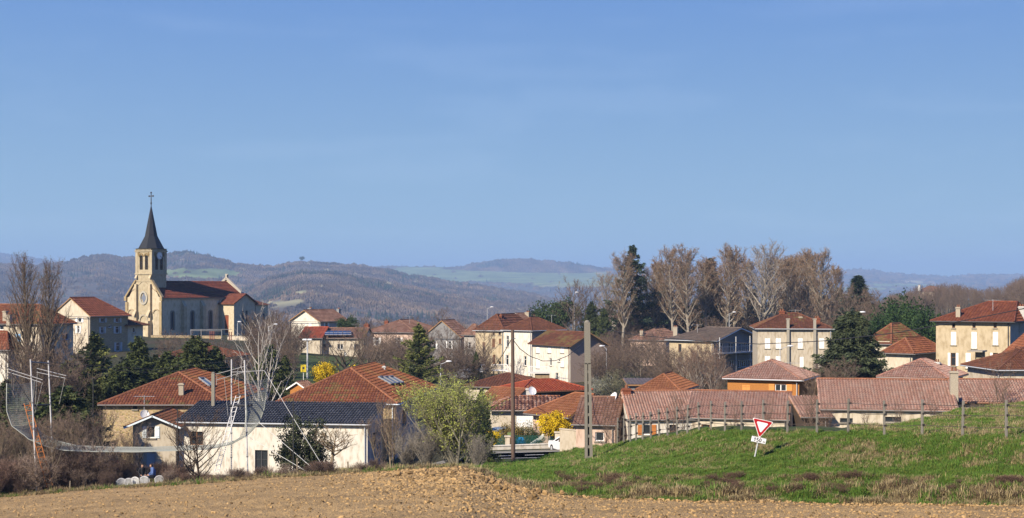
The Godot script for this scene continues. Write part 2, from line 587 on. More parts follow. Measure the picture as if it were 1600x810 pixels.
func hill(nm: String, sky: Array, D: float, Df: float, meadow: Array, trees: int, crown: float, tone: Array, crowns: Array, curve := 0.8) -> void:
	var x0: float = sky[0][0]
	var x1: float = sky[sky.size() - 1][0]
	var rows := []
	var cols := []
	var nrow := 30
	var shape := func(px: float, t: float) -> Vector3:
		var top: float = (450.0 - lerp_pts(sky, px)) / F * D
		var d := lerpf(Df, D, t)
		var x := (px - 800.0) / F * d
		var n := nz2.get_noise_2d(x * 0.16 * 4000.0 / D, d * 0.10 * 4000.0 / D)
		var h := lerpf(-80.0, top, pow(t, curve)) + n * 0.16 * (top + 80.0) * sin(PI * minf(t, 1.0))
		return Vector3((px - 800.0) / F * d, h, -d)
	var in_meadow := func(p: Vector3) -> float:
		var sx := 800.0 + p.x / -p.z * F
		var sy := 450.0 - p.y / -p.z * F
		for m in meadow:
			var q := pow((sx - m[0]) / m[2], 2) + pow((sy - m[1]) / m[3], 2) + nz.get_noise_2d(sx * 3.0, sy * 9.0) * 0.5
			if q < 1.0: return m[4]
		return -1.0
	for j in nrow + 4:
		var row := PackedVector3Array()
		var cc := PackedColorArray()
		var px := x0
		while px <= x1:
			var t := j / float(nrow)
			var p: Vector3 = shape.call(px, minf(t, 1.0))
			if t > 1.0:
				p.z -= (t - 1.0) * nrow * 250.0
				p.y -= (t - 1.0) * nrow * 45.0
			row.push_back(p)
			var mw: float = in_meadow.call(p)
			var k: float = 0.9 + 0.5 * nz.get_noise_2d(p.x * 0.5, p.z * 0.5) + 0.35 * nz2.get_noise_2d(p.x * 0.5, p.z * 0.8)
			var c0: Color = tone[0]
			if mw >= 0.0: c0 = C(0.15, 0.20, 0.065).lerp(C(0.42, 0.37, 0.2), mw)
			cc.push_back(Color(c0.r * k, c0.g * k, c0.b * k))
			px += 7.0
		rows.append(row)
		cols.append(cc)
	tag(obj(nm, sheet(rows, cols), mat("hillside", Color.WHITE, 1.0)), "", "", "", "structure")
	var pl := [[], []]
	var ti := [[], []]
	for i in trees:
		var t := sqrt(rng.randf()) * 1.0
		var p: Vector3 = shape.call(rr(x0, x1), t)
		var mw: float = in_meadow.call(p)
		if mw >= 0.0 and rng.randf() > 0.02: continue
		var dark := nz.get_noise_2d(p.x * 0.35 + 700.0, p.z * 0.35) + rng.randfn(0, 0.1)
		var conifer: bool = dark > tone[2]
		var s := crown * rr(0.6, 1.35)
		var k := rr(0.68, 1.06) * (1.0 + 0.8 * nz2.get_noise_2d(p.x * 0.5, p.z * 0.8))
		var c0: Color = tone[1].lerp(C(0.16, 0.115, 0.075), clampf(0.4 + 1.5 * nz.get_noise_2d(p.x * 0.6, p.z * 0.6 + 50.0) + rr(-0.25, 0.25), 0, 1))
		if rng.randf() < 0.015: c0 = C(0.22, 0.2, 0.14)
		if conifer:
			c0 = C(0.04, 0.058, 0.038)
			s *= 0.62
		var v := 1 if conifer else 0
		pl[v].append(Transform3D(Basis(Vector3.UP, rr(0, TAU)).scaled(Vector3(s, s * rr(0.8, 1.2), s)), p - Vector3(0, s * 0.3, 0)))
		ti[v].append(Color(c0.r * k, c0.g * k, c0.b * k))
	if pl[0].size(): tag(multi(nm + "_woods", crowns[0], mat("woods", Color.WHITE, 1.0), pl[0], ti[0]), "leafless winter woods covering the far hills", "woods")
	if pl[1].size(): tag(multi(nm + "_conifers", crowns[1], mat("woods"), pl[1], ti[1]), "dark conifer patches on the wooded hills", "woods")


func build_hills() -> void:
	rng.seed = 21
	var a := MB.new()
	for i in 26:     # an open crown: a dome of leaning spikes
		var ph := TAU * i / 26.0 * 2.6
		var r := 0.5 * sqrt((i + 0.5) / 26.0)
		var at := Vector3(cos(ph) * r, 0.15, sin(ph) * r)
		var tip := at * 1.1 + Vector3(0, 0.5 * sqrt(maxf(0.1, 1.0 - r * r * 3.2)) + rr(-0.06, 0.08), 0)
		var k := rr(0.7, 1.2)
		a.col = C(k, k, k)
		for e in 3:
			var q := TAU * e / 3.0 + ph
			var q2 := TAU * (e + 1) / 3.0 + ph
			a.tri(at + Vector3(cos(q), 0, sin(q)) * 0.2, at + Vector3(cos(q2), 0, sin(q2)) * 0.2, tip)
	var b := MB.new()
	for i in 5:
		for e in 6:
			var q := TAU * e / 6.0 + i
			var q2 := TAU * (e + 0.8) / 6.0 + i
			var r := 0.36 * (1.0 - i / 5.2)
			var k := rr(0.7, 1.2)
			b.col = C(k, k, k)
			b.tri(Vector3(cos(q) * r, 0.1 + i * 0.22, sin(q) * r), Vector3(cos(q2) * r, 0.1 + i * 0.22, sin(q2) * r), Vector3(0, 0.5 + i * 0.24, 0))
	var cr := [a.mesh(), b.mesh()]
	var grey := C(0.105, 0.085, 0.075)
	hill("far_ridge", [[-900, 404], [-200, 398], [0, 397], [40, 402], [80, 409], [120, 412], [300, 418], [560, 420], [940, 419], [1000, 418], [1200, 421], [1310, 424], [1345, 421], [1368, 423], [1390, 427], [1450, 431], [1490, 433], [1520, 430], [1600, 430], [1800, 426], [2400, 424]], 9500, 6000,
		[[1428, 441, 16, 2.5, 0.9], [1400, 446, 60, 2.6, 0.1], [1340, 452, 60, 3, 0.2]], 16000, 24.0, [C(0.09, 0.085, 0.07), grey, 0.38], cr, 0.7)
	hill("plateau", [[480, 430], [540, 420], [600, 417], [660, 417], [735, 418], [850, 419], [940, 420], [1020, 424], [1120, 436], [1250, 450]], 7200, 4600,
		[[760, 430, 190, 11.5, 0.08], [680, 424, 90, 7, 0.12], [880, 438, 120, 7, 0.12], [900, 446, 70, 3, 0.4], [640, 436, 70, 6, 0.25], [940, 438, 90, 9, 0.1]], 5000, 17.0, [C(0.09, 0.085, 0.07), grey, 0.38], cr, 0.85)
	hill("wooded_knoll", [[660, 424], [722, 418], [740, 412], [790, 406.5], [815, 405], [850, 408], [890, 411], [918, 416], [945, 421], [990, 428]], 7000, 6300,
		[], 5000, 18.0, [C(0.09, 0.075, 0.065), grey, 0.35], cr, 0.9)
	hill("church_hill", [[-900, 420], [-200, 412], [0, 414], [60, 414], [100, 411], [130, 402], [160, 397.5], [200, 403], [235, 402], [257, 398], [292, 394], [322, 399], [345, 405], [368, 413], [400, 415], [430, 416], [450, 412], [471, 409.5], [500, 411], [545, 414], [590, 420], [650, 432], [730, 444], [820, 458], [900, 476], [1000, 496]], 3900, 2300,
		[[315, 428, 62, 8.5, 0.05], [420, 452, 26, 5, 0.6]], 15000, 13.0, [C(0.09, 0.08, 0.068), grey, 0.38], cr, 0.75)
	hill("wooded_spur", [[330, 480], [380, 452], [430, 432], [470, 425], [520, 427], [580, 438], [640, 449], [700, 462], [770, 474], [850, 486], [950, 500]], 2900, 1500,
		[[448, 474, 34, 5, 0.75], [470, 456, 16, 4, 0.7]], 8000, 11.0, [C(0.10, 0.085, 0.07), grey, 0.3], cr, 0.75)
	# farms on the far fields
	var spots := [[938, 428, 6800, "lone white farmhouse on the green plateau"], [744, 427, 6900, "white farm buildings below the wooded knoll"], [728, 442, 6100, "small white house lower on the green plateau"], [1415, 441, 8300, "long white farm on the far ridge at right"], [297, 434, 3500, "small ochre house in the meadow above the church roof"], [309, 433, 3480, "second house in the meadow above the church roof"]]
	for s in spots:
		var w := 26.0 if s[2] > 5000 else 11.0
		var t := thing("farmhouse", s[3], "farmhouse", P(s[0], s[1] + 1.5, s[2]), 0.3, "farmhouses on the far hills")
		var m := MB.new()
		m.col = C(0.7, 0.66, 0.58) if s[2] > 5000 else C(0.6, 0.42, 0.26)
		m.box(Vector3(0, 1.5, 0), Vector3(w, 9, 9))
		obj("wall", m, mat("plain"), t)
		m = MB.new()
		m.col = C(0.4, 0.22, 0.15)
		for sg in [-1.0, 1.0]:
			m.quad(Vector3(-w / 2 - 0.5, 5.8, sg * 5), Vector3(w / 2 + 0.5, 5.8, sg * 5), Vector3(w / 2 + 0.5, 8.5, 0), Vector3(-w / 2 - 0.5, 8.5, 0))
		m.col = C(0.7, 0.66, 0.58)
		for sg in [-1.0, 1.0]:
			m.tri(Vector3(sg * w / 2, 6, -4.5), Vector3(sg * w / 2, 6, 4.5), Vector3(sg * w / 2, 8.4, 0))
		obj("roof", m, mat("plain"), t)


# faint high cirrus, thin streaks over the lower sky
func cirrus() -> Texture2D:
	var w := 1536
	var h := 768
	var im := Image.create(w, h, false, Image.FORMAT_RGBA8)
	im.fill(Color(1, 1, 1, 0))
	var n := FastNoiseLite.new()
	n.noise_type = FastNoiseLite.TYPE_SIMPLEX_SMOOTH
	n.frequency = 1.0
	n.fractal_octaves = 5
	n.seed = 8
	for y in range(150, h / 2):
		var el := (0.5 - y / float(h)) * PI
		for x in w:
			var a := TAU * x / float(w)
			var p := Vector3(cos(a), sin(el) * 9.0, sin(a)) * 3.2
			var v := n.get_noise_3dv(p + Vector3(0, n.get_noise_3dv(p * 0.5) * 1.2, 0))
			var k := clampf((v - 0.06) * 1.5, 0.0, 1.0)
			if k > 0.0: im.set_pixel(x, y, Color(1.0, 0.99, 0.97, minf(k * 0.05, 0.02)))
	return ImageTexture.create_from_image(im)


# ------------------------------------------------------------ houses
var last := {}


const PAL := {
	"red": [[0.27, 0.092, 0.052], [0.31, 0.11, 0.06], [0.24, 0.08, 0.047]],
	"bright_red": [[0.42, 0.10, 0.05], [0.40, 0.09, 0.045], [0.44, 0.115, 0.055]],
	"orange": [[0.31, 0.118, 0.06], [0.35, 0.138, 0.07], [0.275, 0.10, 0.053], [0.25, 0.092, 0.054]],
	"canal": [[0.62, 0.37, 0.28], [0.66, 0.42, 0.33], [0.56, 0.315, 0.235], [0.63, 0.43, 0.34], [0.59, 0.36, 0.275]],
	"mixed": [[0.60, 0.38, 0.28], [0.24, 0.11, 0.08], [0.50, 0.26, 0.18], [0.34, 0.16, 0.11]],
	"brown": [[0.20, 0.085, 0.05], [0.24, 0.10, 0.06], [0.17, 0.075, 0.05]],
	"rust": [[0.36, 0.15, 0.075], [0.39, 0.17, 0.085], [0.33, 0.135, 0.07]],
	"church": [[0.22, 0.066, 0.04], [0.25, 0.075, 0.043], [0.19, 0.06, 0.038]],
	"grey": [[0.20, 0.155, 0.13], [0.23, 0.18, 0.15], [0.17, 0.135, 0.115]],
	"lichen": [[0.26, 0.15, 0.06], [0.30, 0.19, 0.08], [0.27, 0.10, 0.055], [0.23, 0.16, 0.06]],
	"slate": [[0.15, 0.155, 0.168], [0.175, 0.18, 0.192], [0.125, 0.13, 0.142]],
	"faded": [[0.30, 0.17, 0.12], [0.34, 0.2, 0.15], [0.26, 0.14, 0.10]],
}
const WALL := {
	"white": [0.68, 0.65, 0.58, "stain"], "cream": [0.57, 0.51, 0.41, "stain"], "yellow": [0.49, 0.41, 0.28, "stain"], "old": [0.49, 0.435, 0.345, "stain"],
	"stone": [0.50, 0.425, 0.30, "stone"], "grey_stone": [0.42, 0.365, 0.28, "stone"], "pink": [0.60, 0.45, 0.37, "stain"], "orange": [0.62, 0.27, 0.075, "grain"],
	"red": [0.42, 0.10, 0.055, "grain"], "grey": [0.36, 0.36, 0.37, "grain"], "mauve": [0.52, 0.41, 0.345, "grain"], "wood": [0.12, 0.085, 0.06, "grain"], "church": [0.56, 0.485, 0.35, "stain"], "tower": [0.43, 0.37, 0.255, "stain"], "shade": [0.40, 0.38, 0.36, "stain"],  # shade: greyer wall colour with shade painted in, for sides turned from the sun
}
const PAINT := {"white": [0.78, 0.78, 0.76], "blue": [0.42, 0.56, 0.66], "pale": [0.62, 0.70, 0.74], "brown": [0.16, 0.08, 0.045], "rust": [0.45, 0.17, 0.05], "grey": [0.4, 0.42, 0.44], "dark": [0.06, 0.06, 0.065], "wood": [0.30, 0.17, 0.08], "orange": [0.58, 0.25, 0.07], "sky": [0.25, 0.42, 0.62], "cream": [0.62, 0.55, 0.42], "zinc": [0.17, 0.16, 0.15]}


func wall_mat(k: String) -> StandardMaterial3D:
	var w: Array = WALL[k]
	return mat("wall_" + k, C(w[0], w[1], w[2]), 0.95, w[3], 0.62 if w[3] == "stone" else (0.22 if w[3] == "stain" else 0.5))


func paint(k: String) -> Color:
	var p: Array = PAINT[k]
	return C(p[0], p[1], p[2])


# one wall in its own plane: u to the right, v up; openings are [u0, u1, v0, v1]
func wall_panel(b: MB, o: Vector3, u: Vector3, n: Vector3, length: float, v0: float, top: Array, holes: Array) -> void:
	var cuts := [0.0, length]
	for t in top: cuts.append(t[0])
	for h in holes:
		cuts.append(h[0])
		cuts.append(h[1])
	cuts.sort()
	var at := func(x: float, y: float) -> Vector3: return o + u * x + Vector3(0, y, 0)
	for i in cuts.size() - 1:
		var a: float = cuts[i]
		var c: float = cuts[i + 1]
		if c - a < 1e-4 or a < -1e-4 or c > length + 1e-4: continue
		var ta := lerp_lin(top, a)
		var tc := lerp_lin(top, c)
		var within := []
		for h in holes:
			if h[0] < (a + c) / 2 and h[1] > (a + c) / 2: within.append(h)
		within.sort_custom(func(p, q): return p[2] < q[2])
		var y := v0
		for h in within:
			b.quad(at.call(a, y), at.call(c, y), at.call(c, h[2]), at.call(a, h[2]))
			y = h[3]
		b.quad(at.call(a, y), at.call(c, y), at.call(c, tc), at.call(a, ta))
	var d := n * -0.2
	for h in holes:
		var p := [at.call(h[0], h[2]), at.call(h[1], h[2]), at.call(h[1], h[3]), at.call(h[0], h[3])]
		for k in 4: b.quad(p[k], p[(k + 1) % 4], p[(k + 1) % 4] + d, p[k] + d)


func lerp_lin(p: Array, x: float) -> float:
	if x <= p[0][0]: return p[0][1]
	for i in p.size() - 1:
		if x <= p[i + 1][0]: return lerpf(p[i][1], p[i + 1][1], (x - p[i][0]) / maxf(1e-6, p[i + 1][0] - p[i][0]))
	return p[p.size() - 1][1]


# tiles over one roof plane; the first edge of the polygon is the eave. kind: canal (half round), flat (interlocking), sheet (corrugated)
func lay_tiles(b: MB, poly: Array, kind: String, pal: Array, tw: float, tl: float, lichen := 0.0, lf := 0.07) -> void:
	var o: Vector3 = poly[0]
	var u: Vector3 = (poly[1] - poly[0]).normalized()
	var far: Vector3 = poly[2]
	var v: Vector3 = (far - o) - u * (far - o).dot(u)
	v = v.normalized()
	var n := u.cross(v)
	if n.y < 0: n = -n
	var pu := PackedVector2Array()
	for p in poly: pu.push_back(Vector2((p - o).dot(u), (p - o).dot(v)))
	var u0 := 1e9
	var u1 := -1e9
	for p in pu:
		u0 = minf(u0, p.x)
		u1 = maxf(u1, p.x)
	var nc := maxi(1, int(round((u1 - u0) / tw)))
	var w := (u1 - u0) / nc
	for i in nc:
		var x := u0 + (i + 0.5) * w
		var lo := 1e9
		var hi := -1e9
		for k in pu.size():
			var p := pu[k]
			var q := pu[(k + 1) % pu.size()]
			if (p.x - x) * (q.x - x) <= 0.0 and absf(p.x - q.x) > 1e-6:
				var y := lerpf(p.y, q.y, (x - p.x) / (q.x - p.x))
				lo = minf(lo, y)
				hi = maxf(hi, y)
		if hi - lo < 0.05: continue
		var y := floorf(lo / tl) * tl
		var shift := rr(-0.015, 0.015)
		while y < hi:
			var ya := maxf(y, lo) + (shift if y > lo else 0.0)
			var yb := minf(y + tl, hi)
			y += tl
			if yb - ya < 0.03: continue
			var cc: Array = pal[rng.randi() % pal.size()]
			var k := rr(0.86, 1.12)
			var at: Vector3 = o + u * x + v * ya
			var wn := nz.get_noise_3dv((at) * 14.0)
			k *= 1.0 + (0.12 if kind == "canal" else 0.25) * wn
			b.col = C(cc[0] * k, cc[1] * k, cc[2] * k)
			if lichen > 0.0 and wn + rr(-0.2, 0.2) > 0.35 - lichen: b.col = b.col.lerp(C(0.24, 0.19, 0.07), rr(0.3, 0.9))
			var up := v * (yb - ya)
			if kind == "canal":
				var r := w * 0.37
				var h0 := r * 1.15
				# channel tile between two covers
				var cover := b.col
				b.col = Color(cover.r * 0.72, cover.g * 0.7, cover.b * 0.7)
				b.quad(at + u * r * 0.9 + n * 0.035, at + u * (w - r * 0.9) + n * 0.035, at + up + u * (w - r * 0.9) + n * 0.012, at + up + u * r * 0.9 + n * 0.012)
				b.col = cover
				var prev := Vector3.ZERO
				var prevt := Vector3.ZERO
				var base := at + n * 0.02
				for s in 5:
					var a := PI * s / 4.0
					var q := base - u * cos(a) * r * 0.98 + n * (sin(a) * h0 + 0.012)
					var qt := base + up - u * cos(a) * r * 0.86 + n * (sin(a) * h0 * 0.8 - 0.012)
					if s: b.quad(prev, q, qt, prevt)
					prev = q
					prevt = qt
			elif kind == "sheet":
				var q0 := at - u * w * 0.5 + n * 0.01
				var q1 := at + n * 0.055
				var q2 := at + u * w * 0.5 + n * 0.01
				b.quad(q0, q1, q1 + up, q0 + up)
				b.quad(q1, q2, q2 + up, q1 + up)
			else:
				var lift := n * lf
				var low := n * 0.008
				var q0 := at - u * w * 0.5 + lift
				var q1 := at + u * w * 0.22 + lift * 0.8
				var q2 := at + u * w * 0.36 + lift * 1.7
				var q3 := at + u * w * 0.5 + lift
				b.quad(q0, q1, q1 + up - lift + low, q0 + up - lift + low)
				b.quad(q1, q2, q2 + up - lift + low, q1 + up - lift + low)
				b.quad(q2, q3, q3 + up - lift + low, q2 + up - lift + low)
				b.quad(q0, q3, q3 - lift, q0 - lift)


# window, shutters or door in an opening; p: opening's lower left corner, u right, n outwards
func fill_opening(root: Node3D, o: Vector3, u: Vector3, n: Vector3, h: Array, style: String) -> void:
	var s := style.split(":")
	var w: float = h[1] - h[0]
	var t: float = h[3] - h[2]
	var bs := Basis(u, Vector3.UP, n)
	var mid: Vector3 = o + u * (h[0] + w / 2) + Vector3(0, h[2] + t / 2, 0)
	var tr := Transform3D(bs, mid)
	var m := MB.new()
	var fm := mat("joinery", Color.WHITE, 0.55)
	var kind := s[0]
	var frame := paint(s[2] if s.size() > 2 else "white")
	if kind == "closed":     # two closed shutter leaves with battens, on the face of the wall
		for sg in [-1.0, 1.0]:
			m = MB.new()
			m.col = paint(s[1])
			m.boxt(tr * Transform3D(Basis(), Vector3(sg * (w / 4 + 0.004), 0, -0.03)), Vector3(w / 2 - 0.01, t, 0.05))
			for y in [-0.33, 0.33]: m.boxt(tr * Transform3D(Basis(), Vector3(sg * w / 4, t * y, 0.01)), Vector3(w / 2 - 0.1, 0.1, 0.04))
			obj("shutter", m, fm, root)
	elif kind == "door" or kind == "garage":
		m.col = paint(s[1])
		m.boxt(tr * Transform3D(Basis(), Vector3(0, 0, -0.12)), Vector3(w, t, 0.06))
		if kind == "garage":
			for k in 4: m.boxt(tr * Transform3D(Basis(), Vector3(0, t * (-0.375 + 0.25 * k), -0.08)), Vector3(w - 0.1, t / 4 - 0.05, 0.03))
		else:
			for sg in [-1, 1]: m.boxt(tr * Transform3D(Basis(), Vector3(sg * w / 4, 0, -0.08)), Vector3(w / 2 - 0.12, t - 0.25, 0.03))
		obj("door", m, fm, root)
	elif kind == "louvre":   # belfry opening
		m.col = paint("dark")
		m.boxt(tr * Transform3D(Basis(), Vector3(0, 0, -0.19)), Vector3(w, t, 0.02))
		obj("opening", m, fm, root)
		for k in int(t / 0.42):
			m = MB.new()
			m.col = paint("brown")
			m.boxt(tr * Transform3D(Basis(Vector3.RIGHT, 0.7), Vector3(0, -t / 2 + 0.25 + k * 0.42, -0.1)), Vector3(w, 0.3, 0.03))
			obj("slat", m, fm, root)
	else:
		m.col = frame
		var f := 0.07
		for sg in [-1.0, 1.0]:
			m.boxt(tr * Transform3D(Basis(), Vector3(sg * (w / 2 - f / 2), 0, -0.13)), Vector3(f, t, 0.07))
			m.boxt(tr * Transform3D(Basis(), Vector3(0, sg * (t / 2 - f / 2), -0.13)), Vector3(w - 2 * f, f, 0.07))
		var leaves := maxi(1, int(round(w / 0.65)))
		for k in range(1, leaves): m.boxt(tr * Transform3D(Basis(), Vector3(-w / 2 + w * k / leaves, 0, -0.128)), Vector3(f * 1.2, t - 2 * f, 0.07))
		if kind != "plain" and t > 1.0:
			m.boxt(tr * Transform3D(Basis(), Vector3(0, t * 0.15, -0.135)), Vector3(w - 2 * f, 0.04, 0.05))
		var fr := obj("window", m, fm, root)
		m = MB.new()
		m.quad(tr * Vector3(-w / 2, -t / 2, -0.15), tr * Vector3(w / 2, -t / 2, -0.15), tr * Vector3(w / 2, t / 2, -0.15), tr * Vector3(-w / 2, t / 2, -0.15))
		obj("pane", m, glass(), fr)
		if kind == "open":     # shutters folded back on the wall
			for sg in [-1.0, 1.0]:
				m = MB.new()
				m.col = paint(s[1])
				m.boxt(tr * Transform3D(Basis(), Vector3(sg * (w * 0.75 + 0.02), 0, 0.04)), Vector3(w / 2, t, 0.04))
				for y in [-0.33, 0.33]: m.boxt(tr * Transform3D(Basis(), Vector3(sg * w * 0.75, t * y, 0.07)), Vector3(w / 2 - 0.08, 0.09, 0.03))
				obj("shutter", m, fm, root)
	if kind != "louvre" and kind != "door" and kind != "garage":
		m = MB.new()
		m.col = C(0.5, 0.46, 0.38)
		m.boxt(tr * Transform3D(Basis(), Vector3(0, -t / 2 - 0.05, 0.03)), Vector3(w + 0.2, 0.1, 0.16))
		obj("sill", m, mat("sill_stone", Color.WHITE, 0.9, "grain", 0.6), root)


# xl, xc, xr: columns of the left end, the near corner and the right end; d: distance of the corner; th: where the left-hand face looks (degrees, negative = to the left)
func house(o: Dictionary) -> Node3D:
	var th := deg_to_rad(o.get("th", 0.0))
	var d: float = o.d
	var k0: float = (o.xl - 800.0) / F
	var k1: float = (o.get("xr", o.xc) - 800.0) / F
	var x0: float = (o.xc - 800.0) / F * d
	var w: float = o.get("w", (x0 - k0 * d) / (cos(th) - k0 * sin(th)))
	var dp: float = o["dep"] if o.has("dep") else (x0 - k1 * d) / (sin(th) + k1 * cos(th))
	var y0: float = (450.0 - o.base) / F * d
	var eh: float = (450.0 - o.eave) / F * d - y0
	var ax := Vector3(cos(th), 0, -sin(th))
	var az := Vector3(sin(th), 0, cos(th))
	var corner := Vector3(x0, y0, -d)
	var mid: Vector3 = corner - ax * w / 2 - az * dp / 2
	var root := thing(o.get("n", "house"), o.label, o.get("cat", "house"), mid, th, o.get("g", ""))
	var axis: String = o.get("axis", "x" if w >= dp or o.has("hip") or o.has("mono") else "z")
	var rise: float = o.rise
	var span := dp if axis == "x" else w
	var run := w if axis == "x" else dp
	var hip: Array = o.get("hip", [span / 2, span / 2])
	var ov: float = o.get("over", 0.35)
	var slope := rise / (span / 2 + ov)
	var mono: bool = o.has("mono")
	if mono: slope = rise / (dp + ov)
	var ez := eh
	eh += ov * slope
	rise -= ov * slope
	last = {"w": w, "dp": dp, "eh": eh, "rise": rise, "axis": axis}
	var X := w / 2 + ov
	var Z := dp / 2 + ov
	# openings
	var faces := [[Vector3(-w / 2, 0, dp / 2), Vector3(1, 0, 0), Vector3(0, 0, 1), w], [Vector3(w / 2, 0, dp / 2), Vector3(0, 0, -1), Vector3(1, 0, 0), dp],
		[Vector3(w / 2, 0, -dp / 2), Vector3(-1, 0, 0), Vector3(0, 0, -1), w], [Vector3(-w / 2, 0, -dp / 2), Vector3(0, 0, 1), Vector3(-1, 0, 0), dp]]
	var holes := [[], [], [], []]
	for q in o.get("wins", []):     # [face, column 0, column 1, row 0, row 1, style]
		var us := []
		var dd := d
		for px in [q[1], q[2]]:
			var k: float = (px - 800.0) / F
			if q[0] == 0:
				var t := (x0 - k * d) / (cos(th) - k * sin(th))
				us.append(w - t)
				dd = d - t * sin(th)
			else:
				var t := (x0 - k * d) / (sin(th) + k * cos(th))
				us.append(t)
				dd = d + t * cos(th)
		us.sort()
		var h := [maxf(us[0], 0.05), minf(us[1], faces[q[0]][3] - 0.05), (450.0 - q[4]) / F * dd - y0, (450.0 - q[3]) / F * dd - y0]
		if h[1] - h[0] < 0.2: continue
		h[3] = minf(h[3], eh - 0.1) if axis == "x" or q[0] == 1 else h[3]
		holes[q[0]].append(h)
		fill_opening(root, faces[q[0]][0], faces[q[0]][1], faces[q[0]][2], h, q[5])
	# walls
	var wm := wall_mat(o.get("wall", "cream"))
	for f in 4:
		var b := MB.new()
		var L: float = faces[f][3]
		var top := [[0.0, eh], [L, eh]]
		if mono:
			if f == 2: top = [[0.0, eh + rise], [L, eh + rise]]
			if f == 1: top = [[0.0, eh], [L, eh + rise]]
			if f == 3: top = [[0.0, eh + rise], [L, eh]]
		elif (axis == "x" and f == 1 and hip[1] < 0.01) or (axis == "x" and f == 3 and hip[0] < 0.01) or (axis == "z" and f == 0 and hip[0] < 0.01) or (axis == "z" and f == 2 and hip[1] < 0.01):
			top = [[0.0, eh], [L / 2, eh + rise], [L, eh]]
		for t in top: t[1] -= 0.06
		wall_panel(b, faces[f][0], faces[f][1], faces[f][2], L, -2.0, top, holes[f])
		var fm := wm
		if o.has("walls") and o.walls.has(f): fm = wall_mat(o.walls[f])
		obj("wall", b, fm, root)
	# roof planes
	var planes := []
	var lines := []
	if mono:
		var back := eh + rise + 0.02
		planes.append([Vector3(-X, ez, Z), Vector3(X, ez, Z), Vector3(X, back, -dp / 2), Vector3(-X, back, -dp / 2)])
	else:
		var gl := 1.0 if hip[0] < 0.01 else 0.0
		var gr := 1.0 if hip[1] < 0.01 else 0.0
		var og: float = o.get("verge", 0.25)
		if axis == "x":
			var xl := w / 2 + og if gl else X
			var xr := w / 2 + og if gr else X
			var r1 := Vector3(-(w / 2 + og) if gl else -w / 2 + hip[0], eh + rise, 0)
			var r2 := Vector3(w / 2 + og if gr else w / 2 - hip[1], eh + rise, 0)
			var fl := Vector3(-xl, ez, Z)
			var fr := Vector3(xr, ez, Z)
			var br := Vector3(xr, ez, -Z)
			var bl := Vector3(-xl, ez, -Z)
			planes = [[fl, fr, r2, r1], [br, bl, r1, r2]]
			lines = [[r1, r2]]
			if not gr:
				planes.append([fr, br, r2])
				lines.append_array([[fr, r2], [br, r2]])
			if not gl:
				planes.append([bl, fl, r1])
				lines.append_array([[fl, r1], [bl, r1]])
		else:
			var zf := dp / 2 + og if gl else Z
			var zb := dp / 2 + og if gr else Z
			var r1 := Vector3(0, eh + rise, dp / 2 + og if gl else dp / 2 - hip[0])
			var r2 := Vector3(0, eh + rise, -(dp / 2 + og) if gr else -dp / 2 + hip[1])
			var fl := Vector3(-X, ez, zf)
			var fr := Vector3(X, ez, zf)
			var br := Vector3(X, ez, -zb)
			var bl := Vector3(-X, ez, -zb)
			planes = [[fr, br, r2, r1], [bl, fl, r1, r2]]
			lines = [[r1, r2]]
			if not gl:
				planes.append([fl, fr, r1])
				lines.append_array([[fl, r1], [fr, r1]])
			if not gr:
				planes.append([br, bl, r2])
				lines.append_array([[br, r2], [bl, r2]])
	var pal: Array = PAL[o.get("pal", "red")]
	var slab := MB.new()
	var c0: Array = pal[0]
	var tiles := MB.new()
	rng.seed = int(o.xc * 7 + o.d)
	var tk: String = o.get("tile", "flat")
	var tw: float = o.get("tw", (0.23 if tk == "canal" else 0.26) * (1.0 if d < 150 else (1.4 if d < 230 else 2.0)))
	for p in planes:
		var n: Vector3 = (p[1] - p[0]).cross(p[2] - p[0]).normalized()
		if n.y < 0: n = -n
		var low := []
		for q in p: low.append(q - n * 0.14)
		slab.col = C(c0[0] * 0.9, c0[1] * 0.9, c0[2] * 0.9)
		slab.fan(p)
		slab.col = C(0.30, 0.24, 0.18)
		slab.fan(low)
		slab.col = paint(o.get("fascia", "wood"))
		for i in p.size(): slab.quad(p[i], p[(i + 1) % p.size()], low[(i + 1) % p.size()], low[i])
		var c: Vector3 = root.transform * ((p[0] + p[1] + p[2]) / 3.0)
		if (root.basis * n).dot(-c.normalized()) > -0.12:
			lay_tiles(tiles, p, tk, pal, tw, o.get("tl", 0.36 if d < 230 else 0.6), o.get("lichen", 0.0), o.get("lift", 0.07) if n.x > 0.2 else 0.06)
	var roof := obj("roof", slab, mat("roof_board", Color.WHITE, 0.9), root)
	obj("roof_tiles", tiles, mat("tile", Color.WHITE, 0.82, "grain", 0.5) if tk != "sheet" else mat("sheet_roof", Color.WHITE, 0.6, "grain", 0.4), roof, "stuff")
	if not mono:
		var rc: Array = o.get("ridge", [0.40, 0.17, 0.09] if o.get("pal", "") in ["orange", "canal", "mixed", "lichen"] else [c0[0] * 1.15, c0[1] * 1.15, c0[2] * 1.15])
		var b := MB.new()
		for l in lines:
			var a: Vector3 = l[0]
			var e: Vector3 = l[1]
			var n := maxi(1, int(a.distance_to(e) / 0.42))
			for i in n:
				var k := rr(0.8, 1.15)
				b.col = C(rc[0] * k, rc[1] * k, rc[2] * k)
				var r := rr(0.115, 0.135)
				b.tube(a.lerp(e, float(i) / n) + Vector3(0, 0.02, 0), a.lerp(e, (i + 1.06) / n) + Vector3(0, 0.02, 0), r, r * 0.86, 6)
		obj("ridge_tiles", b, mat("tile"), roof, "stuff")
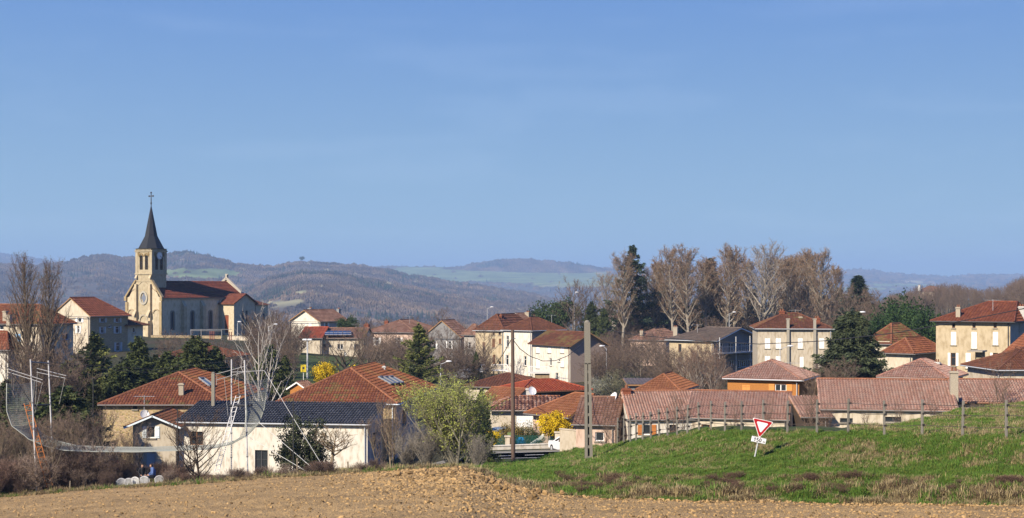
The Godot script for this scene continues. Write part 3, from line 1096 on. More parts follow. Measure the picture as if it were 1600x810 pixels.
	# gutter and downpipe
	if o.get("gutter", true):
		var b := MB.new()
		b.col = paint(o.get("gutcol", "zinc"))
		b.tube(Vector3(-X, ez - 0.06, Z + 0.05), Vector3(X, ez - 0.06, Z + 0.05), 0.06, 0.06, 8, true)
		if not mono and (axis == "z" or hip[1] > 0.01): b.tube(Vector3(X + 0.05, ez - 0.06, Z), Vector3(X + 0.05, ez - 0.06, -Z), 0.06, 0.06, 8, true)
		obj("gutter", b, mat("zinc", Color.WHITE, 0.5), root)
		b = MB.new()
		b.col = paint(o.get("gutcol", "zinc"))
		b.tube(Vector3(w / 2 - 0.2, ez - 0.12, dp / 2 + 0.12), Vector3(w / 2 - 0.2, -0.5, dp / 2 + 0.12), 0.05, 0.05, 6)
		b.tube(Vector3(w / 2 - 0.2, ez - 0.1, Z + 0.05), Vector3(w / 2 - 0.2, ez - 0.3, dp / 2 + 0.12), 0.05, 0.05, 6)
		obj("downpipe", b, mat("zinc"), root)
	for q in o.get("aer", []): aerial(root, q[0], q[1], d + q[2], q[3])
	# chimneys: [column, top row, metres behind the corner, width, height, paint]
	for q in o.get("chims", []):
		var p: Vector3 = root.transform.affine_inverse() * P(q[0], q[1], d + q[2])
		chimney(root, p, q[3], q[4], q[5])
	return root


func chimney(root: Node3D, p: Vector3, w: float, h: float, col: String) -> void:
	var b := MB.new()
	b.col = C(0.34, 0.12, 0.07) if col == "brick" else (C(0.6, 0.53, 0.42) if col == "cream" else paint(col))
	b.box(p - Vector3(0, h / 2, 0), Vector3(w, h, w * 0.8))
	b.box(p - Vector3(0, 0.12, 0), Vector3(w + 0.14, 0.1, w * 0.8 + 0.14))
	var c := obj("chimney", b, mat("chimney_render", Color.WHITE, 0.95, "grain", 0.6), root)
	b = MB.new()
	b.col = C(0.33, 0.15, 0.09)
	for sg in [-1, 1]: b.tube(p + Vector3(sg * w * 0.2, -0.02, 0), p + Vector3(sg * w * 0.2, 0.28, 0), w * 0.16, w * 0.13, 8, true)
	obj("chimney_pot", b, mat("tile"), c)


func dish(root: Node3D, px: float, py: float, d: float, r: float, turn := -0.5) -> void:
	var b := MB.new()
	b.col = C(0.62, 0.63, 0.64)
	var p: Vector3 = root.transform.affine_inverse() * P(px, py, d)
	var bs := Basis(Vector3.UP, turn) * Basis(Vector3.RIGHT, -0.5)
	for j in 3:
		for i in 14:
			var q := []
			for e in [[j, i], [j, i + 1], [j + 1, i + 1], [j + 1, i]]:
				var a: float = TAU * e[1] / 14.0
				var s: float = e[0] / 3.0
				q.append(p + bs * Vector3(cos(a) * s * r, sin(a) * s * r * 1.08, (s * s - 1.0) * r * 0.25))
			b.quad(q[0], q[1], q[2], q[3])
	b.col = C(0.3, 0.3, 0.31)
	b.bar(p + bs * Vector3(0, -r, 0), p + bs * Vector3(0, -r * 0.2, r * 0.9), 0.03, 0.03)
	b.bar(p + bs * Vector3(0, 0, -r * 0.25), p + bs * Vector3(0, -r * 0.6, -r * 0.9), 0.05, 0.05)
	obj("satellite_dish", b, mat("joinery"), root)


func aerial(root: Node3D, px: float, py: float, d: float, h: float) -> void:
	var b := MB.new()
	b.col = C(0.35, 0.35, 0.36)
	var p: Vector3 = root.transform.affine_inverse() * P(px, py, d)
	b.tube(p, p - Vector3(0, h, 0), 0.03, 0.03, 5)
	b.bar(p + Vector3(-0.9, -0.1, 0), p + Vector3(0.9, -0.1, 0), 0.03, 0.03)
	for k in 9: b.bar(p + Vector3(-0.85 + k * 0.2, -0.1, -0.35), p + Vector3(-0.85 + k * 0.2, -0.1, 0.35), 0.02, 0.02)
	obj("aerial", b, mat("joinery"), root)


func build_houses() -> void:
	var h: Node3D
	# --- left foreground
	h = house({"n": "stone_house", "label": "stone house with orange hipped roof and cream chimney behind the blue-shuttered annex", "xl": 160, "xc": 353, "d": 123, "dep": 17, "eave": 632, "base": 748, "axis": "z", "rise": 2.45, "wall": "stone", "pal": "orange", "lift": 0.11, "tl": 0.40, "lichen": 0.05,
		"wins": [[0, 207, 214, 634, 640, "plain:white:dark"], [0, 178, 190, 700, 722, "glass:white:brown"]], "chims": [[283, 599, 1.3, 0.42, 2.0, "cream"]]})
	dish(h, 226, 648, 122.7, 0.42, 0.6)
	aerial(h, 225, 618, 122.7, 1.3)
	roof_light(h, [[309, 594], [317, 594], [333, 605], [325, 606]])
	house({"n": "gabled_annex", "label": "small gabled annex with pale blue shutters under a wide overhanging eave", "xl": 207, "xc": 274, "d": 117, "dep": 5.6, "eave": 667, "base": 752, "axis": "z", "rise": 1.0, "hip": [0, 0], "over": 0.6, "verge": 0.7, "wall": "old", "pal": "brown", "fascia": "pale", "gutter": false,
		"wins": [[0, 229, 242, 666.5, 685, "open:pale:white"], [0, 228, 242, 708, 742, "door:grey"]]})
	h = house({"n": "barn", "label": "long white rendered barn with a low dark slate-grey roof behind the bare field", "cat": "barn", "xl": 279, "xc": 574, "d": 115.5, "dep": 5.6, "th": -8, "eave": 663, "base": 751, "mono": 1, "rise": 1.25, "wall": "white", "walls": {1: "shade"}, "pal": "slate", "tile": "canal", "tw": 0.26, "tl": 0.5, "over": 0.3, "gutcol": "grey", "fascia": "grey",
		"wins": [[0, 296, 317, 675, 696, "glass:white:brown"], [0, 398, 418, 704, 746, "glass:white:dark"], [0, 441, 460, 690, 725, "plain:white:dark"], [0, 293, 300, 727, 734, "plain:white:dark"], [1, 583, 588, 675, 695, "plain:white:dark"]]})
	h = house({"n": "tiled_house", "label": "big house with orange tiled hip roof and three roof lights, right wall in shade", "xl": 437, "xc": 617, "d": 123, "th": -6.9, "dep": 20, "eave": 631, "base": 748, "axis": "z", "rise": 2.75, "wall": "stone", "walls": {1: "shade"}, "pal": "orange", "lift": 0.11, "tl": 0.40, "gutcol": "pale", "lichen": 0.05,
		"wins": [[1, 629, 635, 638, 662, "glass:white:dark"], [1, 652, 658, 634, 655, "glass:white:dark"], [1, 630, 636, 690, 722, "door:sky"]], "chims": [[600, 572, 14, 0.25, 1.0, "white"]]})
	for k in 3: roof_light(h, [[590 + k * 8, 592.5 - k * 0.4], [596 + k * 8, 592 - k * 0.4], [615 + k * 7, 602 - k * 0.6], [609 + k * 7, 603 - k * 0.6]])
	# --- left middle distance
	h = house({"n": "village_house", "label": "old house with orange hipped roof and sky blue shutters behind two bare poplars", "xl": -60, "xc": 64, "xr": 114, "d": 190, "th": -24, "eave": 507, "base": 565, "rise": 2.6, "wall": "old", "pal": "orange", "lichen": 0.12,
		"wins": [[0, 24, 32, 522, 535, "closed:sky"], [0, -2, 4, 524, 536, "closed:sky"], [0, -2, 5, 509, 516, "glass:white"], [1, 98, 107, 521, 531, "plain:sky:sky"]], "chims": [[8, 486, 3, 0.6, 1.5, "cream"], [14, 492, 2, 0.6, 1.5, "cream"]]})
	house({"n": "village_house", "label": "low house with bright red roof at the left edge below the orange-roofed house", "xl": -90, "xc": 12, "xr": 30, "d": 150, "th": -20, "eave": 547, "base": 600, "rise": 1.9, "wall": "pale" if false else "white", "pal": "red"})
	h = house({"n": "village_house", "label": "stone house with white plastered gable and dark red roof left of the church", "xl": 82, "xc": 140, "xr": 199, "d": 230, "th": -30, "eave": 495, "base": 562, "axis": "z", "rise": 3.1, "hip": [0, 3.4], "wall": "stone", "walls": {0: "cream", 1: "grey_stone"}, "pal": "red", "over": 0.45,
		"wins": [[0, 121, 127, 497, 504, "open:white"], [0, 120, 124, 509.5, 521, "open:white"], [1, 157, 163, 497, 504, "open:grey"], [1, 180, 186, 497, 504, "open:grey"], [1, 180, 186, 510, 521, "open:grey"], [1, 157, 162, 511, 521, "open:grey"], [1, 181, 187, 535, 549, "open:grey"], [1, 169, 174, 508, 512, "plain:white"]]})
	house({"n": "lean_to", "label": "small pale lean-to with dark overhanging roof between the stone house and church", "cat": "outbuilding", "xl": 197, "xc": 223, "d": 241, "dep": 5, "th": 62, "eave": 508, "base": 562, "rise": 1.0, "over": 0.8, "wall": "cream", "pal": "brown", "wins": [[0, 207, 211, 512, 520, "plain:grey"]], "gutter": false})
	h = house({"n": "village_house", "label": "low red-roofed house half hidden by dark conifers below the church", "xl": 248, "xc": 352, "xr": 388, "d": 200, "th": -12, "eave": 559, "base": 595, "rise": 1.5, "wall": "cream", "pal": "red", "wins": [[0, 262, 270, 564, 569, "plain:white:brown"]]})
	# --- middle distance
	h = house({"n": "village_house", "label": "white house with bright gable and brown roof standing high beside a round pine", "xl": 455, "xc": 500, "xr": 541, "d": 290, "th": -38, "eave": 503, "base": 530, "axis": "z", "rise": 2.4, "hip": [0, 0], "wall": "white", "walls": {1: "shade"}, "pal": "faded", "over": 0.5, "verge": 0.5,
		"wins": [[1, 508, 512, 504.5, 514, "open:pale"], [1, 528, 533, 504.5, 514, "open:pale"], [0, 482, 486, 505, 516, "closed:white"]], "chims": [[485, 482, 5, 0.9, 2.0, "grey"], [529, 483, 12, 0.7, 2.0, "grey"]]})
	aerial(h, 484, 474, 295, 1.6)
	h = house({"n": "village_hall", "aer": [[556, 506, 5, 2.0]], "label": "long low cream building with red roof carrying solar panels", "cat": "building", "xl": 470, "xc": 568, "d": 250, "th": -4, "dep": 10, "eave": 529, "base": 563, "rise": 1.7, "hip": [0, 0], "wall": "cream", "pal": "faded", "lichen": 0.05,
		"wins": [[0, 501, 509, 538, 547, "plain:brown:brown"], [0, 527, 536, 538, 546.5, "glass:white"], [0, 553, 561, 538, 546.5, "glass:white"], [0, 537, 541, 551, 560, "door:grey"]]})
	solar(h, 507, 549, 519, 525.5, 248.5)
	house({"n": "village_house", "label": "short wing with clean red roof joined to the left end of the solar-panelled hall", "xl": 468, "xc": 502, "d": 249, "th": -4, "dep": 10.6, "eave": 528.5, "base": 563, "rise": 1.8, "hip": [0, 0], "wall": "cream", "pal": "bright_red"})
	h = house({"n": "village_house", "aer": [[640, 494, 6, 2.0]], "label": "pink house with broad brown hip roof right of the solar-panelled hall", "xl": 572, "xc": 648, "xr": 690, "d": 262, "th": -16, "eave": 520, "base": 566, "rise": 2.2, "wall": "pink", "pal": "faded", "chims": [[573, 507, 3, 0.9, 1.6, "brick"], [604, 502, 6, 0.7, 1.2, "brick"]], "wins": [[0, 586, 592, 528, 540, "open:white"], [0, 620, 626, 528, 540, "open:white"]]})
	house({"n": "village_house", "label": "grey gabled house with brown roof behind bare trees near the village centre", "xl": 662, "xc": 720, "xr": 738, "d": 245, "th": -30, "eave": 528, "base": 585, "axis": "z", "rise": 3.0, "hip": [0, 0], "wall": "grey", "pal": "faded", "wins": [[0, 676, 681, 534, 545, "open:white"], [0, 700, 705, 534, 545, "open:white"], [0, 700, 705, 556, 568, "open:white"]]})
	house({"n": "village_house", "label": "narrow grey house with brown roof left of the yellow apartment block", "xl": 725, "xc": 746, "xr": 757, "d": 236, "th": -30, "eave": 524, "base": 590, "rise": 1.8, "wall": "shade", "pal": "faded", "wins": [[0, 731, 735, 535, 546, "glass:white"]]})
	house({"n": "gabled_shed", "label": "tiny orange-walled gable with pale tiled roof behind the big orange tiled roof", "cat": "outbuilding", "xl": 453, "xc": 478, "xr": 490, "d": 150, "th": -28, "eave": 609, "base": 640, "axis": "z", "rise": 0.8, "hip": [0, 0], "over": 0.35, "verge": 0.3, "wall": "orange", "pal": "faded", "tile": "canal", "fascia": "white", "gutter": false})
	# --- apartment blocks in the centre
	h = house({"n": "apartment_block", "label": "yellow ochre apartment block with brown shutters, left part of the central row", "cat": "building", "xl": 743, "xc": 787, "d": 231, "th": -26, "dep": 12, "eave": 517, "base": 603, "rise": 2.6, "wall": "yellow", "pal": "brown", "gutcol": "grey",
		"wins": [[0, 754, 758, 535, 548, "closed:brown"], [0, 752, 758, 559, 573, "closed:brown"], [0, 769, 773.5, 529.5, 543.5, "closed:brown"], [0, 779.5, 783, 529.5, 538, "closed:brown"], [0, 770, 774, 555, 570, "closed:brown"], [0, 779.5, 783, 565, 571, "plain:brown:brown"], [0, 770, 773, 519.5, 524, "plain:brown:brown"], [0, 779, 782.5, 519.5, 524, "plain:brown:brown"]], "chims": [[781, 493, 4, 1.1, 2.0, "brick"]]})
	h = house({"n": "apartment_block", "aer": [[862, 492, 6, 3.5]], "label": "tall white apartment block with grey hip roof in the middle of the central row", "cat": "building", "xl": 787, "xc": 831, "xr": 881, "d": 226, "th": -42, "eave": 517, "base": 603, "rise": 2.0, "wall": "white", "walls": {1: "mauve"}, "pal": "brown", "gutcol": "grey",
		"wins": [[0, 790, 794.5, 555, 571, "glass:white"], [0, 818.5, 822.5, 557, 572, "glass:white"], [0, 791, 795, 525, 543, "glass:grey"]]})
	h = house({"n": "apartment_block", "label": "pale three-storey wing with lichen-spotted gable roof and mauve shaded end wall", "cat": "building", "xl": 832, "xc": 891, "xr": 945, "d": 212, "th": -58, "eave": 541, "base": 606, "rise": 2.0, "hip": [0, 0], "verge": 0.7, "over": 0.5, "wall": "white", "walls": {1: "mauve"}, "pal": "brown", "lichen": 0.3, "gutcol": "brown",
		"wins": [[0, 838, 843, 543, 552, "closed:white"], [0, 856, 861, 543, 552, "closed:white"], [0, 876, 881, 543, 552, "closed:white"], [0, 838, 843, 562, 576, "closed:white"], [0, 858.5, 862, 560, 572, "glass:white"], [0, 872, 875, 562, 566, "plain:white"], [0, 876.5, 881, 565, 574, "closed:white"], [0, 868, 872, 583, 597, "glass:white:grey"]]})
	house({"n": "village_house", "label": "gabled house with pale roof and chimney peeping over the central apartment row", "xl": 793, "xc": 822, "xr": 858, "d": 300, "th": -40, "eave": 503, "base": 530, "axis": "z", "rise": 1.8, "hip": [0, 0], "wall": "pink", "pal": "faded", "fascia": "white", "verge": 0.5, "chims": [[825, 488, 3, 1.1, 1.4, "cream"]]})
	# --- roofs in the dip by the road
	house({"n": "bungalow", "label": "wide low brown hip roof just below the apartment row", "xl": 725, "xc": 836, "dep": 9, "d": 178, "th": -14, "eave": 606, "base": 640, "rise": 1.5, "wall": "cream", "pal": "brown"})
	h = house({"n": "bungalow", "aer": [[880, 590, 5, 1.6]], "label": "bungalow with bright red hip roof and dark timber front", "xl": 778, "xc": 815, "xr": 916, "d": 162, "th": -62, "eave": 613, "base": 650, "rise": 1.15, "wall": "wood", "axis": "z", "pal": "bright_red", "over": 0.6, "gutcol": "brown",
		"wins": [[1, 846, 856, 616, 625, "glass:pale:pale"], [1, 865, 882, 619, 625, "garage:pale"]]})
	house({"n": "bungalow", "label": "small house with plain rust-brown gable roof behind the striped garage roof", "xl": 752, "xc": 800, "xr": 838, "d": 152, "th": -36, "eave": 630, "base": 660, "rise": 1.4, "hip": [0, 0], "verge": 0.3, "wall": "cream", "pal": "rust"})
	h = house({"n": "garage", "label": "garage with boldly striped clay tile roof and white door beside the road", "cat": "garage", "xl": 768, "xc": 872, "d": 134, "th": 0, "dep": 5.2, "eave": 641, "base": 676, "rise": 1.1, "hip": [2.0, 0], "wall": "cream", "pal": "mixed", "tile": "canal", "tw": 0.36, "tl": 0.4, "over": 0.4, "wins": [[0, 806, 833, 649, 668, "garage:white"]], "fascia": "grey"})
	chimney(h, h.transform.affine_inverse() * P(828, 607, 138), 0.75, 1.6, "white")
	dish(h, 832, 611, 137, 0.42, 0.5)
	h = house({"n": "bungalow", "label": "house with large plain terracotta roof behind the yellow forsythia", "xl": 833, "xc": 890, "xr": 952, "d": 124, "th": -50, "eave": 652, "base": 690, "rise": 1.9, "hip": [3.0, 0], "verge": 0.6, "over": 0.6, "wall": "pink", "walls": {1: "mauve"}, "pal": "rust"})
	h = house({"n": "bungalow", "label": "house with faded tile roof in front of the white-gabled terrace, behind bare saplings", "xl": 900, "xc": 961, "d": 114, "th": -12, "dep": 8, "eave": 664, "base": 700, "rise": 1.9, "hip": [0, 0], "wall": "pink", "pal": "faded", "wins": [[0, 930, 944, 676, 690, "glass:white"]]})
	dish(h, 957, 623, 118, 0.55, -0.9)
	# --- long tiled terraces on the right
	h = house({"n": "terrace_house", "label": "long terrace house with pink canal tiles, white left gable and rust shutters", "xl": 968, "xc": 985, "xr": 1098, "d": 113, "th": -86, "w": 8.5, "eave": 656, "base": 700, "axis": "z", "rise": 1.95, "hip": [0, 0], "wall": "white", "pal": "canal", "tile": "canal", "verge": 0.15, "over": 0.18,
		"wins": [[1, 1004, 1018, 664, 680, "open:rust:white"], [1, 1046, 1058, 664, 676, "plain:rust:brown"]], "chims": [[979, 607, 4, 0.8, 1.2, "brick"]]})
	h = house({"n": "terrace_house", "label": "long terrace house with pink canal tiles and beige right gable behind the yield sign", "xl": 1072, "xc": 1231, "dep": 8.6, "d": 111.5, "th": -14, "eave": 656, "base": 702, "rise": 1.85, "hip": [0, 0], "wall": "cream", "walls": {1: "yellow"}, "pal": "canal", "tile": "canal", "verge": 0.12, "over": 0.18,
		"wins": [[0, 1096, 1110, 664, 676, "plain:rust:rust"], [0, 1150, 1164, 664, 676, "glass:white:white"]]})
	house({"n": "lean_to", "label": "low tiled lean-to between the two long tiled terraces", "cat": "outbuilding", "xl": 1257, "xc": 1294, "d": 109, "th": 0, "dep": 4.5, "eave": 651, "base": 700, "mono": 1, "rise": 1.2, "wall": "wood", "pal": "canal", "tile": "canal"})
	h = house({"n": "terrace_house", "label": "cream terrace house with the widest pink tiled roof, right of the yield sign", "xl": 1285, "xc": 1494, "d": 108, "th": -9, "dep": 8.6, "eave": 642, "base": 692, "rise": 2.05, "hip": [0, 0], "wall": "cream", "pal": "canal", "tile": "canal", "verge": 0.2, "over": 0.18,
		"wins": [[0, 1313, 1333, 654, 661, "plain:white:dark"], [0, 1383, 1409, 652, 660, "plain:white:dark"]], "chims": [[1491, 580, 2.2, 0.6, 2.4, "cream"]]})
	house({"n": "terrace_house", "label": "cream terrace house with tiled roof at the right edge, set back behind the white chimney", "xl": 1497, "xc": 1660, "d": 113, "th": -7, "dep": 7, "eave": 630, "base": 680, "rise": 1.6, "hip": [0, 0], "wall": "cream", "pal": "canal", "tile": "canal", "gutcol": "brown", "wins": [[0, 1560, 1575, 640, 650, "plain:white:dark"]]})
	h = house({"n": "orange_house", "aer": [[1236, 566, 5, 1.8]], "label": "orange rendered house with pyramid of pink tiles and one white window", "xl": 1137, "xc": 1249, "xr": 1274, "d": 134, "th": -24, "eave": 594, "base": 650, "axis": "z", "rise": 1.65, "hip": [3.4, 3.4], "wall": "orange", "pal": "canal", "tile": "canal", "over": 0.4, "ridge": [0.5, 0.26, 0.18], "gutcol": "grey",
		"wins": [[0, 1211, 1229, 601, 612, "open:orange:white"], [0, 1160, 1172, 602, 612, "closed:orange"]]})
	h = house({"n": "red_house", "label": "red rendered house with tiled hip roof behind the white chimney", "xl": 1378, "xc": 1479, "xr": 1505, "d": 131, "th": -29, "eave": 592, "base": 640, "rise": 1.6, "wall": "red", "pal": "canal", "tile": "canal", "over": 0.4, "ridge": [0.52, 0.27, 0.2], "chims": [[1465, 566, 5, 0.5, 1.0, "white"]]})
	# --- behind, right
	h = house({"n": "villa", "aer": [[1090, 507, 6, 2.2]], "label": "ochre house with grey gable roof and blue-grey balconied end wall", "cat": "house", "xl": 1046, "xc": 1115, "xr": 1186, "d": 215, "th": -40, "eave": 533, "base": 592, "rise": 1.85, "hip": [2.6, 0], "verge": 0.9, "over": 0.5, "wall": "yellow", "walls": {1: "grey"}, "pal": "grey", "gutcol": "grey", "fascia": "pale",
		"wins": [[0, 1060, 1065, 538, 551, "glass:brown:brown"], [0, 1060, 1065, 558, 570, "glass:brown:brown"], [1, 1139, 1147, 536, 553, "glass:white:white"], [1, 1156, 1175, 536, 552, "plain:white:white"], [1, 1141, 1147.5, 563, 572.5, "glass:white:white"], [1, 1154, 1179, 562, 573, "plain:white:white"], [1, 1120, 1130, 536, 553, "glass:white:white"]]})
	balcony(h, 1118, 1184, 553.5, 214)
	h = house({"n": "village_house", "aer": [[1243, 484, 6, 2.4]], "label": "cream two-storey house with eight white closed shutters and thick white eave", "xl": 1184, "xc": 1300, "d": 200, "th": -6, "dep": 11, "eave": 514, "base": 596, "rise": 2.1, "hip": [4.2, 4.2], "wall": "old", "pal": "brown", "lichen": 0.08, "gutcol": "grey", "fascia": "white", "over": 0.4,
		"wins": [[0, 1195.5, 1203.5, 529, 545, "closed:white"], [0, 1212.5, 1220.5, 529, 545, "closed:white"], [0, 1247, 1254.5, 529, 545, "closed:white"], [0, 1280.5, 1288, 529, 545, "closed:white"], [0, 1195.5, 1203.5, 557, 571, "closed:white"], [0, 1212.5, 1220.5, 557, 571, "closed:white"], [0, 1250, 1256, 558, 574, "closed:white"], [0, 1280, 1287, 557, 574, "closed:white"]], "chims": [[1222, 486, 6, 0.8, 1.6, "brick"], [1251, 495, 4, 0.5, 1.4, "cream"], [1277, 497, 2.2, 0.8, 1.6, "brick"]]})
	flue(h, 1232.5, 499, 585, 199.5)
	flue(h, 1274, 499, 585, 199.5)
	house({"n": "village_house", "label": "house with lichen-gold and red hip roof between the big spruce and the hedge", "xl": 1352, "xc": 1391, "xr": 1446, "d": 186, "th": -42, "eave": 538, "base": 590, "axis": "z", "rise": 2.6, "hip": [4, 4], "wall": "cream", "pal": "lichen", "lichen": 0.1})
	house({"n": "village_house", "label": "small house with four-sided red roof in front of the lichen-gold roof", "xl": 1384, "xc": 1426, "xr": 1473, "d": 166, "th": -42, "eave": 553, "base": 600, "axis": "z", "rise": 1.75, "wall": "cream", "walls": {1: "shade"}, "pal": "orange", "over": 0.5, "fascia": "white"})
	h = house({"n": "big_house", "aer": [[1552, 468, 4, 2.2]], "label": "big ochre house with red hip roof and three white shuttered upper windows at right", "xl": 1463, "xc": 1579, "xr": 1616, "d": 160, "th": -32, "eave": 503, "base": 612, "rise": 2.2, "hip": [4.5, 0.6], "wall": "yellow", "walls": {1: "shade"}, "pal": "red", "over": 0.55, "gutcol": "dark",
		"wins": [[0, 1488, 1493, 505.5, 513, "plain:brown:brown"], [0, 1520, 1525, 505, 513, "plain:brown:brown"], [0, 1553, 1558, 505, 513, "plain:brown:brown"], [0, 1486.5, 1494.5, 519, 539.5, "closed:white"], [0, 1518.5, 1526.5, 519, 545, "closed:white"], [0, 1552, 1560, 519, 539.5, "closed:white"], [0, 1486, 1494, 552, 572, "open:white:brown"], [0, 1509.5, 1517, 552, 576, "closed:white"], [0, 1552, 1560, 552, 570, "open:white:brown"]],
		"chims": [[1498, 480, 4, 0.5, 1.2, "cream"], [1597, 479, 4, 0.7, 3.0, "white"]]})
	porch(h, 1515, 1539, 549, 580, 157.5)
	house({"n": "bungalow", "label": "low cream house with brown hip roof at the right edge below the ochre house", "xl": 1549, "xc": 1564, "xr": 1680, "d": 134, "th": -86, "w": 8.0, "eave": 578, "base": 625, "axis": "z", "rise": 1.9, "wall": "cream", "pal": "brown", "over": 0.5, "gutcol": "grey"})
	house({"n": "village_house", "label": "steep orange gable at the right edge in front of the ochre house", "xl": 1596, "xc": 1660, "d": 146, "th": -8, "dep": 7, "eave": 556, "base": 600, "axis": "z", "rise": 2.2, "hip": [0, 0], "verge": 0.5, "wall": "cream", "pal": "orange", "gutter": false})
	h = house({"n": "village_house", "label": "house with weathered mauve-brown hip roof and dormer under the tall bare poplars", "xl": 985, "xc": 1040, "xr": 1072, "d": 262, "th": -25, "eave": 532, "base": 560, "rise": 2.0, "wall": "pink", "pal": "faded", "chims": [[1056, 511, 3, 0.8, 2.2, "cream"], [1003, 517, 3, 0.6, 1.4, "cream"]], "wins": [[0, 1000, 1006, 538, 548, "glass:white"]]})
	house({"n": "bungalow", "label": "rust-brown hip roof showing between the terrace ridge and the bare birches", "xl": 1000, "xc": 1060, "xr": 1085, "d": 140, "th": -20, "eave": 611, "base": 650, "rise": 1.5, "wall": "cream", "pal": "rust"})
	house({"n": "flat_shed", "label": "flat grey-roofed shed behind the terrace chimney", "cat": "outbuilding", "xl": 985, "xc": 1046, "d": 150, "th": 0, "dep": 6, "eave": 601, "base": 650, "mono": 1, "rise": 0.25, "wall": "grey", "pal": "grey", "tile": "sheet", "gutter": false})
	house({"n": "village_house", "label": "distant house with pale orange roof and white chimney below the far woods", "xl": 1434, "xc": 1462, "xr": 1478, "d": 600, "th": -34, "eave": 456, "base": 470, "rise": 2.4, "wall": "cream", "pal": "faded", "chims": [[1437, 446, 2, 1.0, 2.5, "white"]]})
	house({"n": "village_house", "label": "distant white house among bare trees at the foot of the tall poplars", "xl": 944, "xc": 962, "xr": 975, "d": 330, "th": -35, "eave": 500, "base": 512, "rise": 1.4, "wall": "white", "pal": "faded"})
	build_church()


func roof_light(root: Node3D, c: Array) -> void:
	# four corners seen on the right-hand roof plane of the last house built (ridge along its depth)
	var inv := root.transform.affine_inverse()
	var o: Vector3 = inv * Vector3.ZERO
	var sl: float = last.rise / (last.w / 2)
	var n := Vector3(sl, 1, 0).normalized()
	var on := Vector3(last.w / 2, last.eh, 0)
	var p := []
	for q in c:
		var dir: Vector3 = inv * P(q[0], q[1], 100.0) - o
		p.append(o + dir * ((on - o).dot(n) / dir.dot(n)) + n * 0.2)
	var b := MB.new()
	b.col = C(0.22, 0.22, 0.23)
	for i in 4: b.bar(p[i], p[(i + 1) % 4], 0.12, 0.14, n)
	var f := obj("roof_light", b, mat("joinery"), root)
	b = MB.new()
	b.fan(p)
	obj("pane", b, glass(), f)


func solar(root: Node3D, x0: float, x1: float, y0: float, y1: float, d: float) -> void:
	var inv := root.transform.affine_inverse()
	for i in 6:
		for j in 2:
			var b := MB.new()
			b.col = C(0.035, 0.045, 0.075)
			var q := []
			for e in [[0.04, 0.05], [0.96, 0.05], [0.96, 0.95], [0.04, 0.95]]:
				var s: float = (i + e[0]) / 6.0
				var t: float = (j + e[1]) / 2.0
				q.append(inv * P(lerpf(x0, x1, s), lerpf(y0, y1, t), d + lerpf(4.2, 1.0, t)) + Vector3(0, 0.25, 0))
			b.fan(q)
			var low := []
			for p in q: low.append(p - Vector3(0, 0.06, 0))
			b.col = C(0.5, 0.5, 0.52)
			for k in 4: b.quad(q[k], q[(k + 1) % 4], low[(k + 1) % 4], low[k])
			obj("solar_panel", b, mat("solar", Color.WHITE, 0.15), root)


func flue(root: Node3D, px: float, y0: float, y1: float, d: float) -> void:
	var inv := root.transform.affine_inverse()
	var b := MB.new()
	b.col = C(0.55, 0.51, 0.43)
	var a: Vector3 = inv * P(px, y0, d)
	var c: Vector3 = inv * P(px, y1, d)
	a.z = last.dp / 2 + 0.2
	b.bar(a, Vector3(a.x, c.y, a.z), 0.42, 0.38)
	b.box(a, Vector3(0.56, 0.14, 0.5))
	obj("flue", b, mat("chimney_render"), root)


func balcony(root: Node3D, x0: float, x1: float, y: float, d: float) -> void:
	# slab and rails along the right-hand wall
	var w: float = 0.0
	var b := MB.new()
	b.col = C(0.5, 0.5, 0.5)
	var dims := wall_size(root)
	var L: float = dims.y
	w = dims.x
	var yy := (450.0 - y) / F * d - root.position.y
	b.box(Vector3(w / 2 + 0.55, yy, 0), Vector3(1.1, 0.16, L))
	obj("balcony", b, mat("joinery"), root)
	b = MB.new()
	b.col = C(0.42, 0.42, 0.43)
	b.bar(Vector3(w / 2 + 1.05, yy + 1.0, -L / 2), Vector3(w / 2 + 1.05, yy + 1.0, L / 2), 0.05, 0.05)
	for k in 40: b.bar(Vector3(w / 2 + 1.05, yy, -L / 2 + L * k / 39.0), Vector3(w / 2 + 1.05, yy + 1.0, -L / 2 + L * k / 39.0), 0.025, 0.025)
	obj("railing", b, mat("joinery"), root)
	for z in [-0.5, -0.18, 0.14, 0.5]:
		b = MB.new()
		b.col = C(0.42, 0.42, 0.42)
		b.box(Vector3(w / 2 + 1.0, yy + 1.0, z * L * 0.97), Vector3(0.12, 3.0, 0.12))
		b.box(Vector3(w / 2 + 1.0, yy - 2.2, z * L * 0.97), Vector3(0.12, 4.0, 0.12))
		obj("post", b, mat("joinery"), root)


func wall_size(root: Node3D) -> Vector2:
	var a := AABB()
	for c in root.get_children():
		if String(c.name).begins_with("wall"): a = a.merge(c.mesh.get_aabb()) if a.size != Vector3.ZERO else c.mesh.get_aabb()
	return Vector2(a.size.x, a.size.z)


func porch(root: Node3D, x0: float, x1: float, y0: float, y1: float, d: float) -> void:
	var inv := root.transform.affine_inverse()
	var a: Vector3 = inv * P(x0, y0, d)
	var c: Vector3 = inv * P(x1, y1, d)
	var b := MB.new()
	b.col = C(0.55, 0.5, 0.4)
	b.box(Vector3((a.x + c.x) / 2, a.y, a.z - 0.6), Vector3(c.x - a.x + 0.2, 0.16, 2.2))
	obj("porch_roof", b, mat("chimney_render"), root)
	b = MB.new()
	b.col = C(0.5, 0.42, 0.28)
	b.box(Vector3(a.x + 1.1, (a.y + c.y) / 2, a.z - 0.6), Vector3(0.9, a.y - c.y, 0.3))
	b.col = C(0.08, 0.09, 0.08)
	b.box(Vector3(c.x - 0.5, (a.y + c.y) / 2 + 0.3, a.z - 0.7), Vector3(0.9, a.y - c.y - 0.6, 0.2))
	obj("porch_wall", b, mat("chimney_render"), root)


